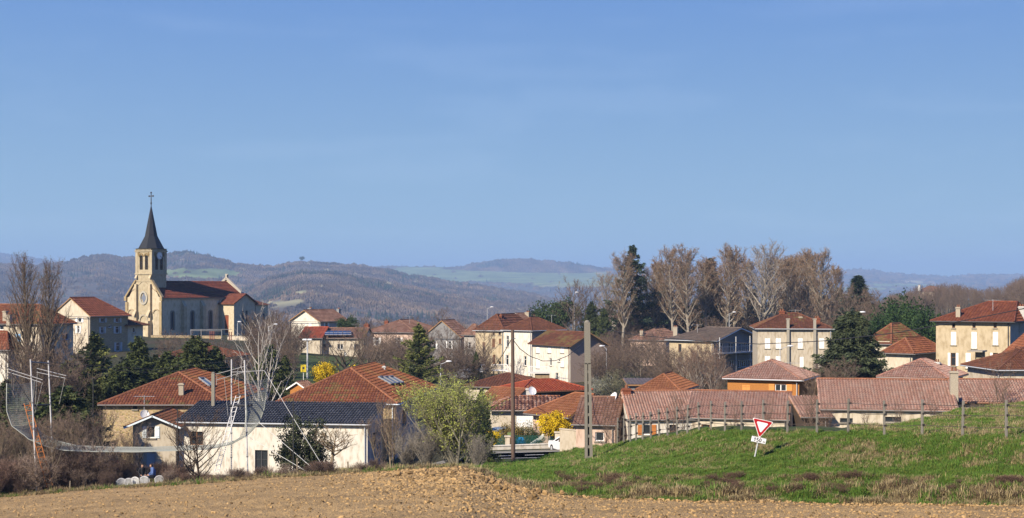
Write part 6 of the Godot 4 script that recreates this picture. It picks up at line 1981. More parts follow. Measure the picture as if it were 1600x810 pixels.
	multi("stems", sap[0], mat("bark"), pls, tis, tl)
	var redsh := bare_tree(185, {"h": 2.6, "r": 0.04, "clear": 0.06, "limbs": 12, "reach": 1.3, "up": 0.4, "subs": 6, "twigs": 10, "twl": 0.4, "tww": 0.016, "bark": [0.12, 0.08, 0.065], "twc": [0.2, 0.05, 0.05], "stems": 6, "splay": 1.6, "leaf": [0.22, 0.035, 0.04], "leaves": 1, "lsize": 0.035})
	plant("red_shrub", redsh, "dark red-leaved shrub in the hedge right of the trapeze poles", "shrub", 133, 97, tall(133, 706, 97) / 2.6, 0.0)
	plant("red_shrub", redsh, "purple-red shrub behind the white garden chairs", "shrub", 168, 98, tall(168, 722, 98) / 2.6, 1.0)
	plant("rusty_shrub", bare_tree(186, {"h": 3.4, "r": 0.05, "clear": 0.1, "limbs": 14, "reach": 1.0, "up": 0.75, "subs": 6, "twigs": 10, "twl": 0.5, "tww": 0.018, "bark": [0.25, 0.15, 0.09], "twc": [0.3, 0.15, 0.085], "stems": 7, "splay": 0.8}), "upright rust-twigged shrub before the dark conifers", "shrub", 120, 112, tall(120, 652, 112) / 3.4, 0.0)
	# --- brambles and dead weeds on the mound
	var plb := []
	var tib := []
	rng.seed = 55
	for i in 250:
		var px := rr(860, 1640)
		var q := _col(px)
		var e := edge_d(px)
		var toe := lerpf(st_d[int(q.x)][2], st_d[int(q.x) + 1][2], q.y)
		var d := lerpf(e + 0.8, toe - 0.8, rng.randf())
		if nz.get_noise_2d(px * 1.2, d * 40.0) < -0.05: continue
		var s := rr(0.04, 0.15)
		plb.append(Transform3D(Basis(Vector3.UP, rr(0, 6)).scaled(Vector3(s * 1.6, s, s * 1.6)), G(px, d)))
		tib.append(Color(0.75, 0.72, 0.66))
	var br := multi("brambles", th[0][1], mat("twig"), plb, tib)
	tag(br, "low brown brambles and dead weeds on the mound before the grass bank", "brambles")
	multi("stems", th[0][0], mat("bark"), plb, tib, br)
	# --- brown thickets between the houses (one mass)
	var places := [[], [], [], []]
	var tints := [[], [], [], []]
	var boxes := [[950, 1325, 296, 345, 70], [1380, 1500, 300, 410, 34], [395, 470, 190, 250, 20], [560, 735, 195, 250, 34], [925, 1045, 190, 290, 44], [1010, 1130, 165, 205, 14], [1285, 1330, 128, 200, 10], [1330, 1400, 230, 300, 20], [740, 770, 205, 230, 6], [0, 110, 128, 175, 26], [230, 430, 150, 200, 16], [880, 960, 230, 330, 16], [380, 470, 270, 330, 14], [570, 780, 290, 420, 40]]
	rng.seed = 31
	for bx in boxes:
		for i in bx[4]:
			var px := rr(bx[0], bx[1])
			var d := rr(bx[2], bx[3])
			var s := rr(0.28, 0.62) * (2.1 if bx[2] == 296 else 1.0)
			var v := rng.randi() % 4
			places[v].append(Transform3D(Basis(Vector3.UP, rr(0, 6)).scaled(Vector3(s * 1.5, s, s * 1.5)), G(px, d)))
			tints[v].append(Color(1, 1, 1))
	for v in 4:
		var o := multi("thicket", bt[v][1], mat("twig"), places[v], tints[v])
		tag(o, ["mixed bare brown thicket growing between the village houses", "bushier bare thicket growing between the village houses", "single-stemmed bare undergrowth between the village houses", "twin-stemmed bare undergrowth between the village houses"][v], "thicket")
		multi("stems", bt[v][0], mat("bark"), places[v], tints[v], o)
	# --- far brown woods behind the right-hand houses
	places = [[], [], [], []]
	tints = [[], [], [], []]
	rng.seed = 33
	for i in 420:
		var px := rr(1360, 1760)
		var d := rr(430, 720)
		var top := lerp_pts([[1360, 470], [1410, 455], [1450, 446], [1490, 442], [1530, 449], [1570, 445], [1600, 434], [1760, 428]], px) + rr(0, 8) + (720 - d) * 0.03
		var s := maxf(0.5, ((450.0 - top) / F * d - G(px, d).y) / 9.0)
		var v := rng.randi() % 4
		places[v].append(Transform3D(Basis(Vector3.UP, rr(0, 6)).scaled(Vector3(s * 0.9, s, s * 0.9)), G(px, d)))
		var k := rr(0.8, 1.2)
		tints[v].append(Color(k, k, k))
	for v in 4:
		var o := multi("far_woods", bt[v][1], mat("twig"), places[v], tints[v])
		tag(o, ["far brown leafless wood behind the big ochre house", "bushy trees within the far brown wood at right", "single-trunked trees within the far brown wood at right", "twin-trunked trees within the far brown wood at right"][v], "woods")
		multi("trunks", bt[v][0], mat("bark"), places[v], tints[v], o)
	# lone pine on the ridge
	var lone := thing("lone_pine", "lone pine standing on the hilltop skyline", "tree", P(471.5, 409.5, 3850), 0.0)
	var b := MB.new()
	b.col = C(0.06, 0.05, 0.04)
	b.tube(Vector3(0, -8, 0), Vector3(1, 9, 0), 0.7, 0.5, 5)
	obj("trunk", b, mat("bark"), lone)
	var lc := obj("crown", pine[1], leaf_mat(), lone)
	lc.position = Vector3(0.5, 5, 0)
	lc.scale = Vector3(1.3, 1.6, 1.3)


# ------------------------------------------------------------ things between the houses
func cable(nm: String, label: String, pts: Array, r: float, sag := 0.0) -> void:
	var b := MB.new()
	b.col = C(0.03, 0.03, 0.032)
	var p := []
	for i in pts.size() - 1:
		var n := 12 if sag > 0.0 else 5
		for k in n:
			var t := k / float(n)
			var q: Vector3 = pts[i].lerp(pts[i + 1], t)
			p.append(q - Vector3(0, sag * 4.0 * t * (1.0 - t), 0))
	p.append(pts[pts.size() - 1])
	for i in p.size() - 1: b.tube(p[i], p[i + 1], r, r, 5)
	tag(obj(nm, b, mat("cable", Color.WHITE, 0.6)), label, "cable")


func pole_part(t: Node3D, nm: String, a: Vector3, b2: Vector3, r0: float, r1: float, col: Color, n := 10, m := "painted_metal") -> void:
	var b := MB.new()
	b.col = col
	b.tube(a, b2, r0, r1, n, true)
	obj(nm, b, mat(m, Color.WHITE, 0.5 if m == "painted_metal" else 0.9, "" if m == "painted_metal" else "grain", 1.2), t)


func build_trapeze() -> void:
	var d := 95.0
	var t := thing("trapeze_rig", "flying trapeze rig on two pale poles at the left end of the net", "trapeze rig", G(62, d))
	var inv := t.transform.affine_inverse()
	var alu := C(0.5, 0.5, 0.5)
	var L := func(px: float, py: float, dd := 95.0) -> Vector3: return inv * P(px, py, dd)
	for q in [[47, 562, 57, 775, 93.5], [75, 564, 84, 772, 96.5]]:
		pole_part(t, "pole", L.call(q[0], q[1], q[4]), L.call(q[2], q[3], q[4]), 0.048, 0.055, alu)
		for k in 5:      # joints along the pole
			var f := 0.12 + 0.19 * k
			pole_part(t, "collar", L.call(lerpf(q[0], q[2], f), lerpf(q[1], q[3], f), q[4]), L.call(lerpf(q[0], q[2], f + 0.012), lerpf(q[1], q[3], f + 0.012), q[4]), 0.075, 0.075, C(0.2, 0.2, 0.2))
	for q in [[12.5, 577, 66, 594, 93.5], [12.5, 582, 64, 598, 93.5], [57, 576, 103, 587.5, 96.5], [57, 582, 102, 591.5, 96.5]]:
		pole_part(t, "crane_bar", L.call(q[0], q[1], q[4] + 1.2), L.call(q[2], q[3], q[4] - 0.6), 0.022, 0.022, C(0.3, 0.3, 0.3))
	pole_part(t, "cross_bar", L.call(47, 566, 93.5), L.call(75, 568, 96.5), 0.05, 0.05, C(0.15, 0.15, 0.15))
	pole_part(t, "platform_bar", L.call(33, 634, 94), L.call(77, 633, 96), 0.06, 0.06, C(0.05, 0.05, 0.05))
	for q in [[101, 591, 92, 632], [66, 598, 54, 646], [58, 580, 54, 640]]: pole_part(t, "trapeze_rope", L.call(q[0], q[1]), L.call(q[2], q[3]), 0.016, 0.016, C(0.3, 0.3, 0.28), 5)
	pole_part(t, "stay", L.call(16, 582, 93.5), L.call(46, 627, 93.5), 0.03, 0.03, C(0.03, 0.03, 0.03), 6)
	# right-hand end
	t = thing("trapeze_rig", "trapeze catcher's rig on two pale poles before the dark barn roof", "trapeze rig", G(373, 97))
	var inv2 := t.transform.affine_inverse()
	var R := func(px: float, py: float, dd := 95.0) -> Vector3: return inv2 * P(px, py, dd)
	for q in [[361.5, 562, 361, 752, 98.0], [381.8, 563, 387, 750, 96.0]]:
		pole_part(t, "pole", R.call(q[0], q[1], q[4]), R.call(q[2], q[3], q[4]), 0.046, 0.053, alu)
		for k in 4:
			var f := 0.2 + 0.2 * k
			pole_part(t, "collar", R.call(lerpf(q[0], q[2], f), lerpf(q[1], q[3], f), q[4]), R.call(lerpf(q[0], q[2], f + 0.012), lerpf(q[1], q[3], f + 0.012), q[4]), 0.072, 0.072, C(0.2, 0.2, 0.2))
	for q in [[337.5, 585, 385.5, 572, 98, 96], [338.5, 594, 383, 581, 98, 96], [361, 582, 413, 579.5, 98, 97]]:
		pole_part(t, "crane_bar", R.call(q[0], q[1], q[4]), R.call(q[2], q[3], q[5]), 0.022, 0.022, C(0.3, 0.3, 0.3))
	pole_part(t, "platform_bar", R.call(359, 634, 98), R.call(393, 633.5, 96), 0.09, 0.09, C(0.04, 0.04, 0.045))
	pole_part(t, "cross_bar", R.call(371, 617.5, 97), R.call(392, 617, 96), 0.05, 0.05, C(0.04, 0.04, 0.045))
	for q in [[338.5, 588, 338, 602], [372, 576, 366, 600], [350, 590, 356, 650], [371, 580, 375, 640]]: pole_part(t, "trapeze_rope", R.call(q[0], q[1], 97), R.call(q[2], q[3], 97), 0.014, 0.014, C(0.4, 0.4, 0.38), 5)
	# ladders leaning in the rigs
	for lad in [[41.5, 630, 77, 760, 93.0, "rust-orange truss ladder leaning inside the left trapeze rig", C(0.42, 0.15, 0.04), 0.36], [372, 618, 338, 738, 96.5, "pale aluminium ladder leaning against the right trapeze platform", C(0.7, 0.7, 0.7), 0.3]]:
		var lt := thing("ladder", lad[5], "ladder", P(lad[2], lad[3], lad[4]))
		var top: Vector3 = P(lad[0], lad[1], lad[4] + 1.0) - lt.position
		var b := MB.new()
		b.col = lad[6]
		var side := Vector3(lad[7] / 2, 0.03, -0.05)
		for sg in [-1.0, 1.0]: b.tube(side * sg, top + side * sg, 0.028, 0.028, 6, true)
		obj("rail", b, mat("painted_metal"), lt)
		for k in 16:
			b = MB.new()
			b.col = lad[6]
			var f := (k + 0.5) / 16.0
			b.tube(top * f - side, top * f + side, 0.022, 0.022, 5)
			if k % 2 == 0 and lad[7] > 0.33: b.tube(top * f - side, top * (f + 1.0 / 16.0) + side, 0.02, 0.02, 4)
			obj("rung", b, mat("painted_metal"), lt)
	# safety net, knotted from cords: a long bed with an apron rising at either end
	var nb := MB.new()
	nb.col = C(0.36, 0.38, 0.34)
	# centre line of the bed (column, row, half width in metres)
	var line := [[32, 598, 1.05, 95], [30, 640, 1.25, 95], [35, 663, 1.35, 95], [56, 683, 1.4, 95.2], [80, 693.5, 1.4, 95.4], [110, 700.5, 1.4, 95.6], [160, 702.5, 1.4, 95.8], [220, 703, 1.4, 96], [280, 701, 1.4, 96.3], [330, 699, 1.4, 96.6], [362, 692, 1.4, 96.8], [382, 681, 1.35, 97], [394, 664, 1.3, 97], [399, 640, 1.2, 97], [400, 612, 1.1, 97], [400, 590, 1.0, 97]]
	var pts := []
	var hw := []
	for i in line.size() - 1:
		var n := maxi(2, int(P(line[i][0], line[i][1], line[i][3]).distance_to(P(line[i + 1][0], line[i + 1][1], line[i + 1][3])) / 0.13))
		for k in n:
			var f := k / float(n)
			pts.append(P(lerpf(line[i][0], line[i + 1][0], f), lerpf(line[i][1], line[i + 1][1], f), lerpf(line[i][3], line[i + 1][3], f)))
			hw.append(lerpf(line[i][2], line[i + 1][2], f))
	var cross := 23
	var at := func(i: int, j: int) -> Vector3:
		# the aprons turn towards the camera, the bed lies flat
		var f := clampf((i / float(pts.size())) * 6.0, 0, 1) * clampf((1.0 - i / float(pts.size())) * 5.0, 0, 1)
		var ax: Vector3 = Vector3(0.62, 0, -0.78).lerp(Vector3(0.03, 0, -1.0), f).normalized()
		var u: float = (j / float(cross - 1) - 0.5) * 2.0
		return pts[i] + ax * u * hw[i] + Vector3(0, -0.12 * (1.0 - u * u), 0)
	for i in pts.size():
		for j in cross - 1: nb.bar(at.call(i, j), at.call(i, j + 1), 0.016, 0.016)
		if i:
			for j in cross: nb.bar(at.call(i - 1, j), at.call(i, j), 0.05 if j in [0, cross - 1] else 0.016, 0.04 if j in [0, cross - 1] else 0.016)
	var net := thing("safety_net", "grey knotted safety net slung between the two trapeze rigs", "net", P(210, 703, 96))
	for i in nb.v.size(): nb.v[i] -= net.position
	obj("netting", nb, mat("cord", Color.WHITE, 0.9), net)
	# guy ropes
	cable("guy_rope", "left guy rope running from the trapeze net down to the left edge", [P(16, 612, 95), P(-30, 665, 96)], 0.02)
	cable("guy_rope", "lower left guy rope from the net's corner to the left edge", [P(14, 652, 95), P(-30, 690, 96)], 0.02)
	var pale := [[[413, 580, 97], [512, 742, 92], "upper pale guy rope slanting right from the catcher's rig to the field edge"], [[398, 655, 97], [500, 742, 92], "lower pale guy rope slanting right from the net to the field edge"], [[383, 680, 97], [480, 738, 92], "thin guy rope from the net's right corner"]]
	for g in pale:
		var b := MB.new()
		b.col = C(0.55, 0.55, 0.53)
		b.tube(P(g[0][0], g[0][1], g[0][2]), P(g[1][0], g[1][1], g[1][2]), 0.015, 0.015, 5)
		tag(obj("guy_rope", b, mat("cord")), g[2], "rope")
	cable("overhead_wire", "thin dark wire sagging between the trapeze rigs over the stone house", [P(75, 566, 96), P(240, 578, 97), P(361, 564, 98)], 0.014)
	cable("overhead_wire", "second thin wire just below it across the dark conifers", [P(60, 570, 96), P(240, 583, 97), P(361, 574, 98)], 0.012)


func build_people() -> void:
	# white garden chairs at the field's edge
	var ch := thing("garden_chair", "leftmost white plastic garden chair, tipped low by the hedge", "chair", Vector3.ZERO, 0.0, "white garden chairs")
	var w := C(0.62, 0.62, 0.61)
	var b := MB.new()
	b.col = w
	b.box(Vector3(0, 0.43, 0), Vector3(0.5, 0.03, 0.46), 0.01)
	obj("seat", b, mat("plastic", Color.WHITE, 0.4), ch)
	b = MB.new()
	b.col = w
	for k in 7:
		var a := -1.0 + k / 3.0
		b.bar(Vector3(a * 0.23, 0.44, 0.22), Vector3(a * 0.25, 0.9 - 0.12 * a * a, 0.32), 0.055, 0.02, Vector3.BACK)
	for k in 6:
		var a := -1.0 + k / 3.0
		var a2 := -1.0 + (k + 1) / 3.0
		b.bar(Vector3(a * 0.25, 0.9 - 0.12 * a * a, 0.32), Vector3(a2 * 0.25, 0.9 - 0.12 * a2 * a2, 0.32), 0.05, 0.03, Vector3.BACK)
	obj("backrest", b, mat("plastic"), ch)
	for sx in [-1, 1]:
		for sz in [-1, 1]:
			b = MB.new()
			b.col = w
			b.tube(Vector3(sx * 0.26, -0.05, sz * 0.25), Vector3(sx * 0.22, 0.43, sz * 0.2), 0.022, 0.03, 6)
			obj("leg", b, mat("plastic"), ch)
		b = MB.new()
		b.col = w
		b.bar(Vector3(sx * 0.27, 0.66, -0.2), Vector3(sx * 0.27, 0.68, 0.28), 0.05, 0.03)
		b.bar(Vector3(sx * 0.27, 0.66, -0.2), Vector3(sx * 0.25, 0.43, -0.2), 0.04, 0.03)
		obj("armrest", b, mat("plastic"), ch)
	var spots := [[188, 93.6, 0.4, ""], [201, 93.2, 0.2, "white plastic garden chair, second from the left in the row"], [214, 93.4, -0.2, "white plastic garden chair in the middle of the row"], [226, 93.3, 0.1, "white plastic garden chair left of the seated person in blue"], [248, 93.2, 0.3, "rightmost garden chair, partly sunk behind grass"]]
	for i in spots.size():
		var o: Node3D = ch if i == 0 else copy(ch, spots[i][3], Vector3.ZERO, 0.0, "white garden chairs")
		o.position = Vector3((spots[i][0] - 800) / F * spots[i][1], (450.0 - 764 + i * 1.4) / F * 93.3 - 0.22, -spots[i][1])
		o.rotation.y = spots[i][2]
	# two people sitting by the hedge
	person("person in a dark jacket sitting behind the garden chairs", Vector3((221 - 800) / F * 95.2, -13.2, -95.2), 0.5, C(0.025, 0.025, 0.03), C(0.03, 0.035, 0.05), 3)
	person("person in a blue jacket sitting right of the garden chairs, leaning forward", Vector3((241 - 800) / F * 94.4, -13.1, -94.4), -1.1, C(0.09, 0.14, 0.30), C(0.03, 0.035, 0.05), 4)


func smin(a: float, b: float, k: float) -> float:
	var h := clampf(0.5 + 0.5 * (b - a) / k, 0, 1)
	return lerpf(b, a, h) - k * h * (1 - h)


# one continuous seated figure, meshed from tapered capsules with surface nets
func person(label: String, at: Vector3, turn: float, top: Color, legs: Color, sd: int) -> void:
	var skin := C(0.42, 0.25, 0.17)
	var hair := C(0.05, 0.035, 0.025)
	var bones := [[Vector3(0, 0.5, 0), Vector3(0, 0.78, -0.02), 0.15, 0.14, 0], [Vector3(0, 0.78, -0.02), Vector3(0, 0.98, 0.02), 0.16, 0.13, 0], [Vector3(0, 0.98, 0.02), Vector3(0, 1.1, 0.05), 0.06, 0.055, 2], [Vector3(0, 1.18, 0.07), Vector3(0, 1.24, 0.06), 0.095, 0.1, 2]]
	for s in [-1.0, 1.0]:
		bones.append_array([[Vector3(s * 0.17, 0.97, 0.02), Vector3(s * 0.24, 0.72, 0.08), 0.065, 0.052, 0], [Vector3(s * 0.24, 0.72, 0.08), Vector3(s * 0.15, 0.62, 0.30), 0.05, 0.038, 0], [Vector3(s * 0.15, 0.62, 0.30), Vector3(s * 0.12, 0.60, 0.39), 0.036, 0.03, 2],
			[Vector3(s * 0.1, 0.5, 0), Vector3(s * 0.14, 0.52, 0.42), 0.095, 0.07, 1], [Vector3(s * 0.14, 0.52, 0.42), Vector3(s * 0.15, 0.1, 0.46), 0.065, 0.045, 1], [Vector3(s * 0.15, 0.06, 0.44), Vector3(s * 0.16, 0.04, 0.62), 0.045, 0.035, 3]])
	bones.append([Vector3(0, 1.19, 0.16), Vector3(0, 1.16, 0.175), 0.02, 0.018, 2])
	var cell := 0.026
	var lo := Vector3(-0.42, -0.02, -0.25)
	var nx := 33
	var ny := 53
	var nzz := 36
	var f := PackedFloat32Array()
	f.resize(nx * ny * nzz)
	for k in nzz:
		for j in ny:
			for i in nx:
				var p := lo + Vector3(i, j, k) * cell
				var v := 1.0
				for bn in bones:
					var a: Vector3 = bn[0]
					var ab: Vector3 = bn[1] - a
					var h := clampf((p - a).dot(ab) / ab.length_squared(), 0, 1)
					v = smin(v, (p - a - ab * h).length() - lerpf(bn[2], bn[3], h), 0.03)
				f[(k * ny + j) * nx + i] = v
	var vid := {}
	var vs := []
	for k in nzz - 1:
		for j in ny - 1:
			for i in nx - 1:
				var sum := Vector3.ZERO
				var n := 0
				var base := (k * ny + j) * nx + i
				var cs := [f[base], f[base + 1], f[base + nx], f[base + nx + 1], f[base + nx * ny], f[base + nx * ny + 1], f[base + nx * ny + nx], f[base + nx * ny + nx + 1]]
				for e in [[0, 1], [2, 3], [4, 5], [6, 7], [0, 2], [1, 3], [4, 6], [5, 7], [0, 4], [1, 5], [2, 6], [3, 7]]:
					var a: float = cs[e[0]]
					var c: float = cs[e[1]]
					if (a < 0) != (c < 0):
						var t := a / (a - c)
						var pa := Vector3(e[0] & 1, (e[0] >> 1) & 1, e[0] >> 2)
						var pb := Vector3(e[1] & 1, (e[1] >> 1) & 1, e[1] >> 2)
						sum += pa.lerp(pb, t)
						n += 1
				if n:
					vid[base] = vs.size()
					vs.append(lo + (Vector3(i, j, k) + sum / n) * cell)
	var b := MB.new()
	var colour := func(p: Vector3) -> Color:
		var best := 1e9
		var kind := 0
		for bn in bones:
			var a: Vector3 = bn[0]
			var ab: Vector3 = bn[1] - a
			var h := clampf((p - a).dot(ab) / ab.length_squared(), 0, 1)
			var dd: float = (p - a - ab * h).length() - lerpf(bn[2], bn[3], h)
			if dd < best:
				best = dd
				kind = bn[4]
		if kind == 2 and p.y > 1.1 and (p.z < 0.09 or p.y > 1.27): return hair
		return [top, legs, skin, C(0.03, 0.028, 0.026)][kind]
	for k in range(1, nzz - 1):
		for j in range(1, ny - 1):
			for i in range(1, nx - 1):
				var base := (k * ny + j) * nx + i
				for e in [[1, nx, nx * ny], [nx, 1, nx * ny], [nx * ny, 1, nx]]:
					if (f[base] < 0) != (f[base + e[0]] < 0):
						var ids := [base, base - e[1], base - e[1] - e[2], base - e[2]]
						if not ids.all(func(q): return vid.has(q)): continue
						var p := ids.map(func(q): return vs[vid[q]])
						b.col = colour.call((p[0] + p[2]) / 2)
						b.quad(p[0], p[1], p[2], p[3])
	# five fingers on each hand
	for s in [-1.0, 1.0]:
		b.col = skin
		for q in 4: b.tube(Vector3(s * (0.10 + q * 0.014), 0.60, 0.39), Vector3(s * (0.09 + q * 0.014), 0.575, 0.46 + [0.0, 0.012, 0.008, -0.008][q]), 0.009, 0.007, 5, true)
		b.tube(Vector3(s * 0.10, 0.605, 0.36), Vector3(s * 0.07, 0.59, 0.41), 0.01, 0.008, 5, true)
	var t := thing("person", label, "person", at, turn)
	obj("body", b, mat("cloth", Color.WHITE, 0.9), t)
	t.rotation.x = 0.12
	# a stool to sit on
	var st := thing("stool", "small dark stool under the " + label.split(" sitting")[0], "stool", at, turn)
	b = MB.new()
	b.col = C(0.07, 0.06, 0.05)
	b.box(Vector3(0, 0.34, 0.02), Vector3(0.4, 0.05, 0.4), 0.01)
	obj("seat", b, mat("cloth"), st)
	for sx in [-1, 1]:
		for sz in [-1, 1]:
			b = MB.new()
			b.col = C(0.07, 0.06, 0.05)
			b.tube(Vector3(sx * 0.17, -0.3, 0.02 + sz * 0.17), Vector3(sx * 0.15, 0.33, 0.02 + sz * 0.15), 0.02, 0.02, 6)
			obj("leg", b, mat("cloth"), st)


func build_fence() -> void:
	var cols := [965, 975, 985, 994, 1004.5, 1017, 1030, 1043, 1058, 1074.5, 1092, 1111, 1133, 1159, 1193, 1231, 1277, 1326, 1382, 1441.5, 1505, 1573, 1650]
	var t := thing("fence", "fence of pale concrete posts with three dark rails along the grassy bank", "fence", G(1231, 70))
	var prev := []
	var first := true
	for i in cols.size():
		var px: float = cols[i]
		var q := _col(px)
		var d := lerpf(st_d[int(q.x)][3], st_d[int(q.x) + 1][3], q.y)
		var base := G(px, d) - t.position
		var b := MB.new()
		rng.seed = i
		var k := rr(0.85, 1.1)
		b.col = C(0.30 * k, 0.285 * k, 0.25 * k)
		var tilt := Vector3(rr(-0.03, 0.03), 0, rr(-0.03, 0.03))
		b.boxt(Transform3D(Basis.from_euler(Vector3(0, rr(-0.2, 0.2), tilt.x)), base + Vector3(0, 0.70, 0)), Vector3(0.105, 1.95, 0.105), 0.012)
		obj("post", b, mat("concrete", Color.WHITE, 0.95, "grain", 1.5), t)
		var now := []
		for r in 3: now.append(base + Vector3(0.02, [1.46, 1.02, 0.5][r], 0.08) + Vector3(tilt.x * -[1.28, 0.86, 0.36][r], 0, 0))
		for r in 3:
			b = MB.new()
			b.col = C(0.02, 0.02, 0.02)
			b.box(now[r] + Vector3(0.03, 0, 0), Vector3(0.12, 0.09, 0.06))
			obj("insulator", b, mat("cable"), t)
			if i:
				b = MB.new()
				b.col = C(0.06, 0.05, 0.045)
				var sagp: Vector3 = (prev[r] + now[r]) / 2 - Vector3(0, rr(0.0, 0.05), 0)
				b.bar(prev[r], sagp, 0.024, 0.024)
				b.bar(sagp, now[r], 0.024, 0.024)
				obj("rail", b, mat("cable"), t)
		prev = now
	# yield sign
	var d := 66.0
	var p := G(1182.5, d)
	p.y = (450.0 - 701) / F * d
	t = thing("yield_sign", "leaning red and white yield triangle over a small distance plate, on the grassy bank", "road sign", p)
	t.rotation = Vector3(0.0, 0.05, deg_to_rad(-12.5))
	var s := 0.93
	var tri := func(r: float, z: float, col: Color, nm: String, parent: Node, thick: float) -> MeshInstance3D:
		# rounded triangle pointing down, centre at its centroid
		var pts := []
		for k in 3:
			var a := PI / 2 + PI + TAU * k / 3.0
			var c := Vector3(cos(a), sin(a), 0) * (r - 0.07 * minf(1.0, r * 3.0))
			for e in 7:
				var a2 := a - PI / 3 + TAU / 3.0 * e / 6.0
				pts.append(Vector3(0, 1.08, z) + (c + Vector3(cos(a2), sin(a2), 0) * 0.045))
		var b := MB.new()
		b.col = col
		b.fan(pts)
		var back := []
		for q in pts: back.append(q - Vector3(0, 0, thick))
		b.fan(back)
		for k in pts.size(): b.quad(pts[k], pts[(k + 1) % pts.size()], back[(k + 1) % pts.size()], back[k])
		return obj(nm, b, mat("sign_film", Color.WHITE, 0.45), parent)
	var r := s / sqrt(3.0) + 0.03
	var face: MeshInstance3D = tri.call(r, 0.06, C(0.78, 0.76, 0.74), "triangle", t, 0.03)
	tri.call(r - 0.045, 0.064, C(0.40, 0.012, 0.018), "red_border", face, 0.003)
	tri.call(r - 0.245, 0.068, C(0.66, 0.70, 0.74), "white_field", face, 0.003)
	var b := MB.new()
	b.col = C(0.78, 0.78, 0.77)
	b.box(Vector3(0.0, 0.40, 0.06), Vector3(0.70, 0.27, 0.025), 0.01)
	var plate := obj("plate", b, mat("sign_film"), t)
	b = MB.new()
	b.col = C(0.05, 0.05, 0.06)
	for q in [[0, 0.122, 0.66, 0.008], [0, -0.122, 0.66, 0.008]]: b.box(Vector3(q[0], 0.40 + q[1], 0.0745), Vector3(q[2], q[3], 0.003))
	obj("plate_line", b, mat("sign_film"), plate)
	var tm := TextMesh.new()
	var sf := SystemFont.new()
	sf.font_names = PackedStringArray(["Droid Sans"])
	sf.font_weight = 700
	tm.font = sf
	tm.text = "150"
	tm.font_size = 64
	tm.pixel_size = 0.0038
	tm.depth = 0.004
	var txt := MeshInstance3D.new()
	txt.name = "lettering"
	txt.mesh = tm
	txt.material_override = mat("sign_ink", C(0.02, 0.02, 0.025), 0.5)
	txt.position = Vector3(-0.06, 0.40, 0.077)
	plate.add_child(txt, true)
	var tm2: TextMesh = tm.duplicate()
	tm2.text = "m"
	tm2.pixel_size = 0.0019
	var txt2: MeshInstance3D = txt.duplicate()
	txt2.name = "lettering"
	txt2.mesh = tm2
	txt2.position = Vector3(0.25, 0.365, 0.077)
	plate.add_child(txt2, true)
	pole_part(t, "post", Vector3(0, -0.4, 0), Vector3(0, 1.35, 0), 0.035, 0.035, C(0.42, 0.44, 0.43), 10)
	for y in [0.40, 0.95, 1.25]:
		b = MB.new()
		b.col = C(0.35, 0.36, 0.36)
		b.box(Vector3(0, y, 0.01), Vector3(0.16, 0.05, 0.06))
		obj("bracket", b, mat("painted_metal"), t)


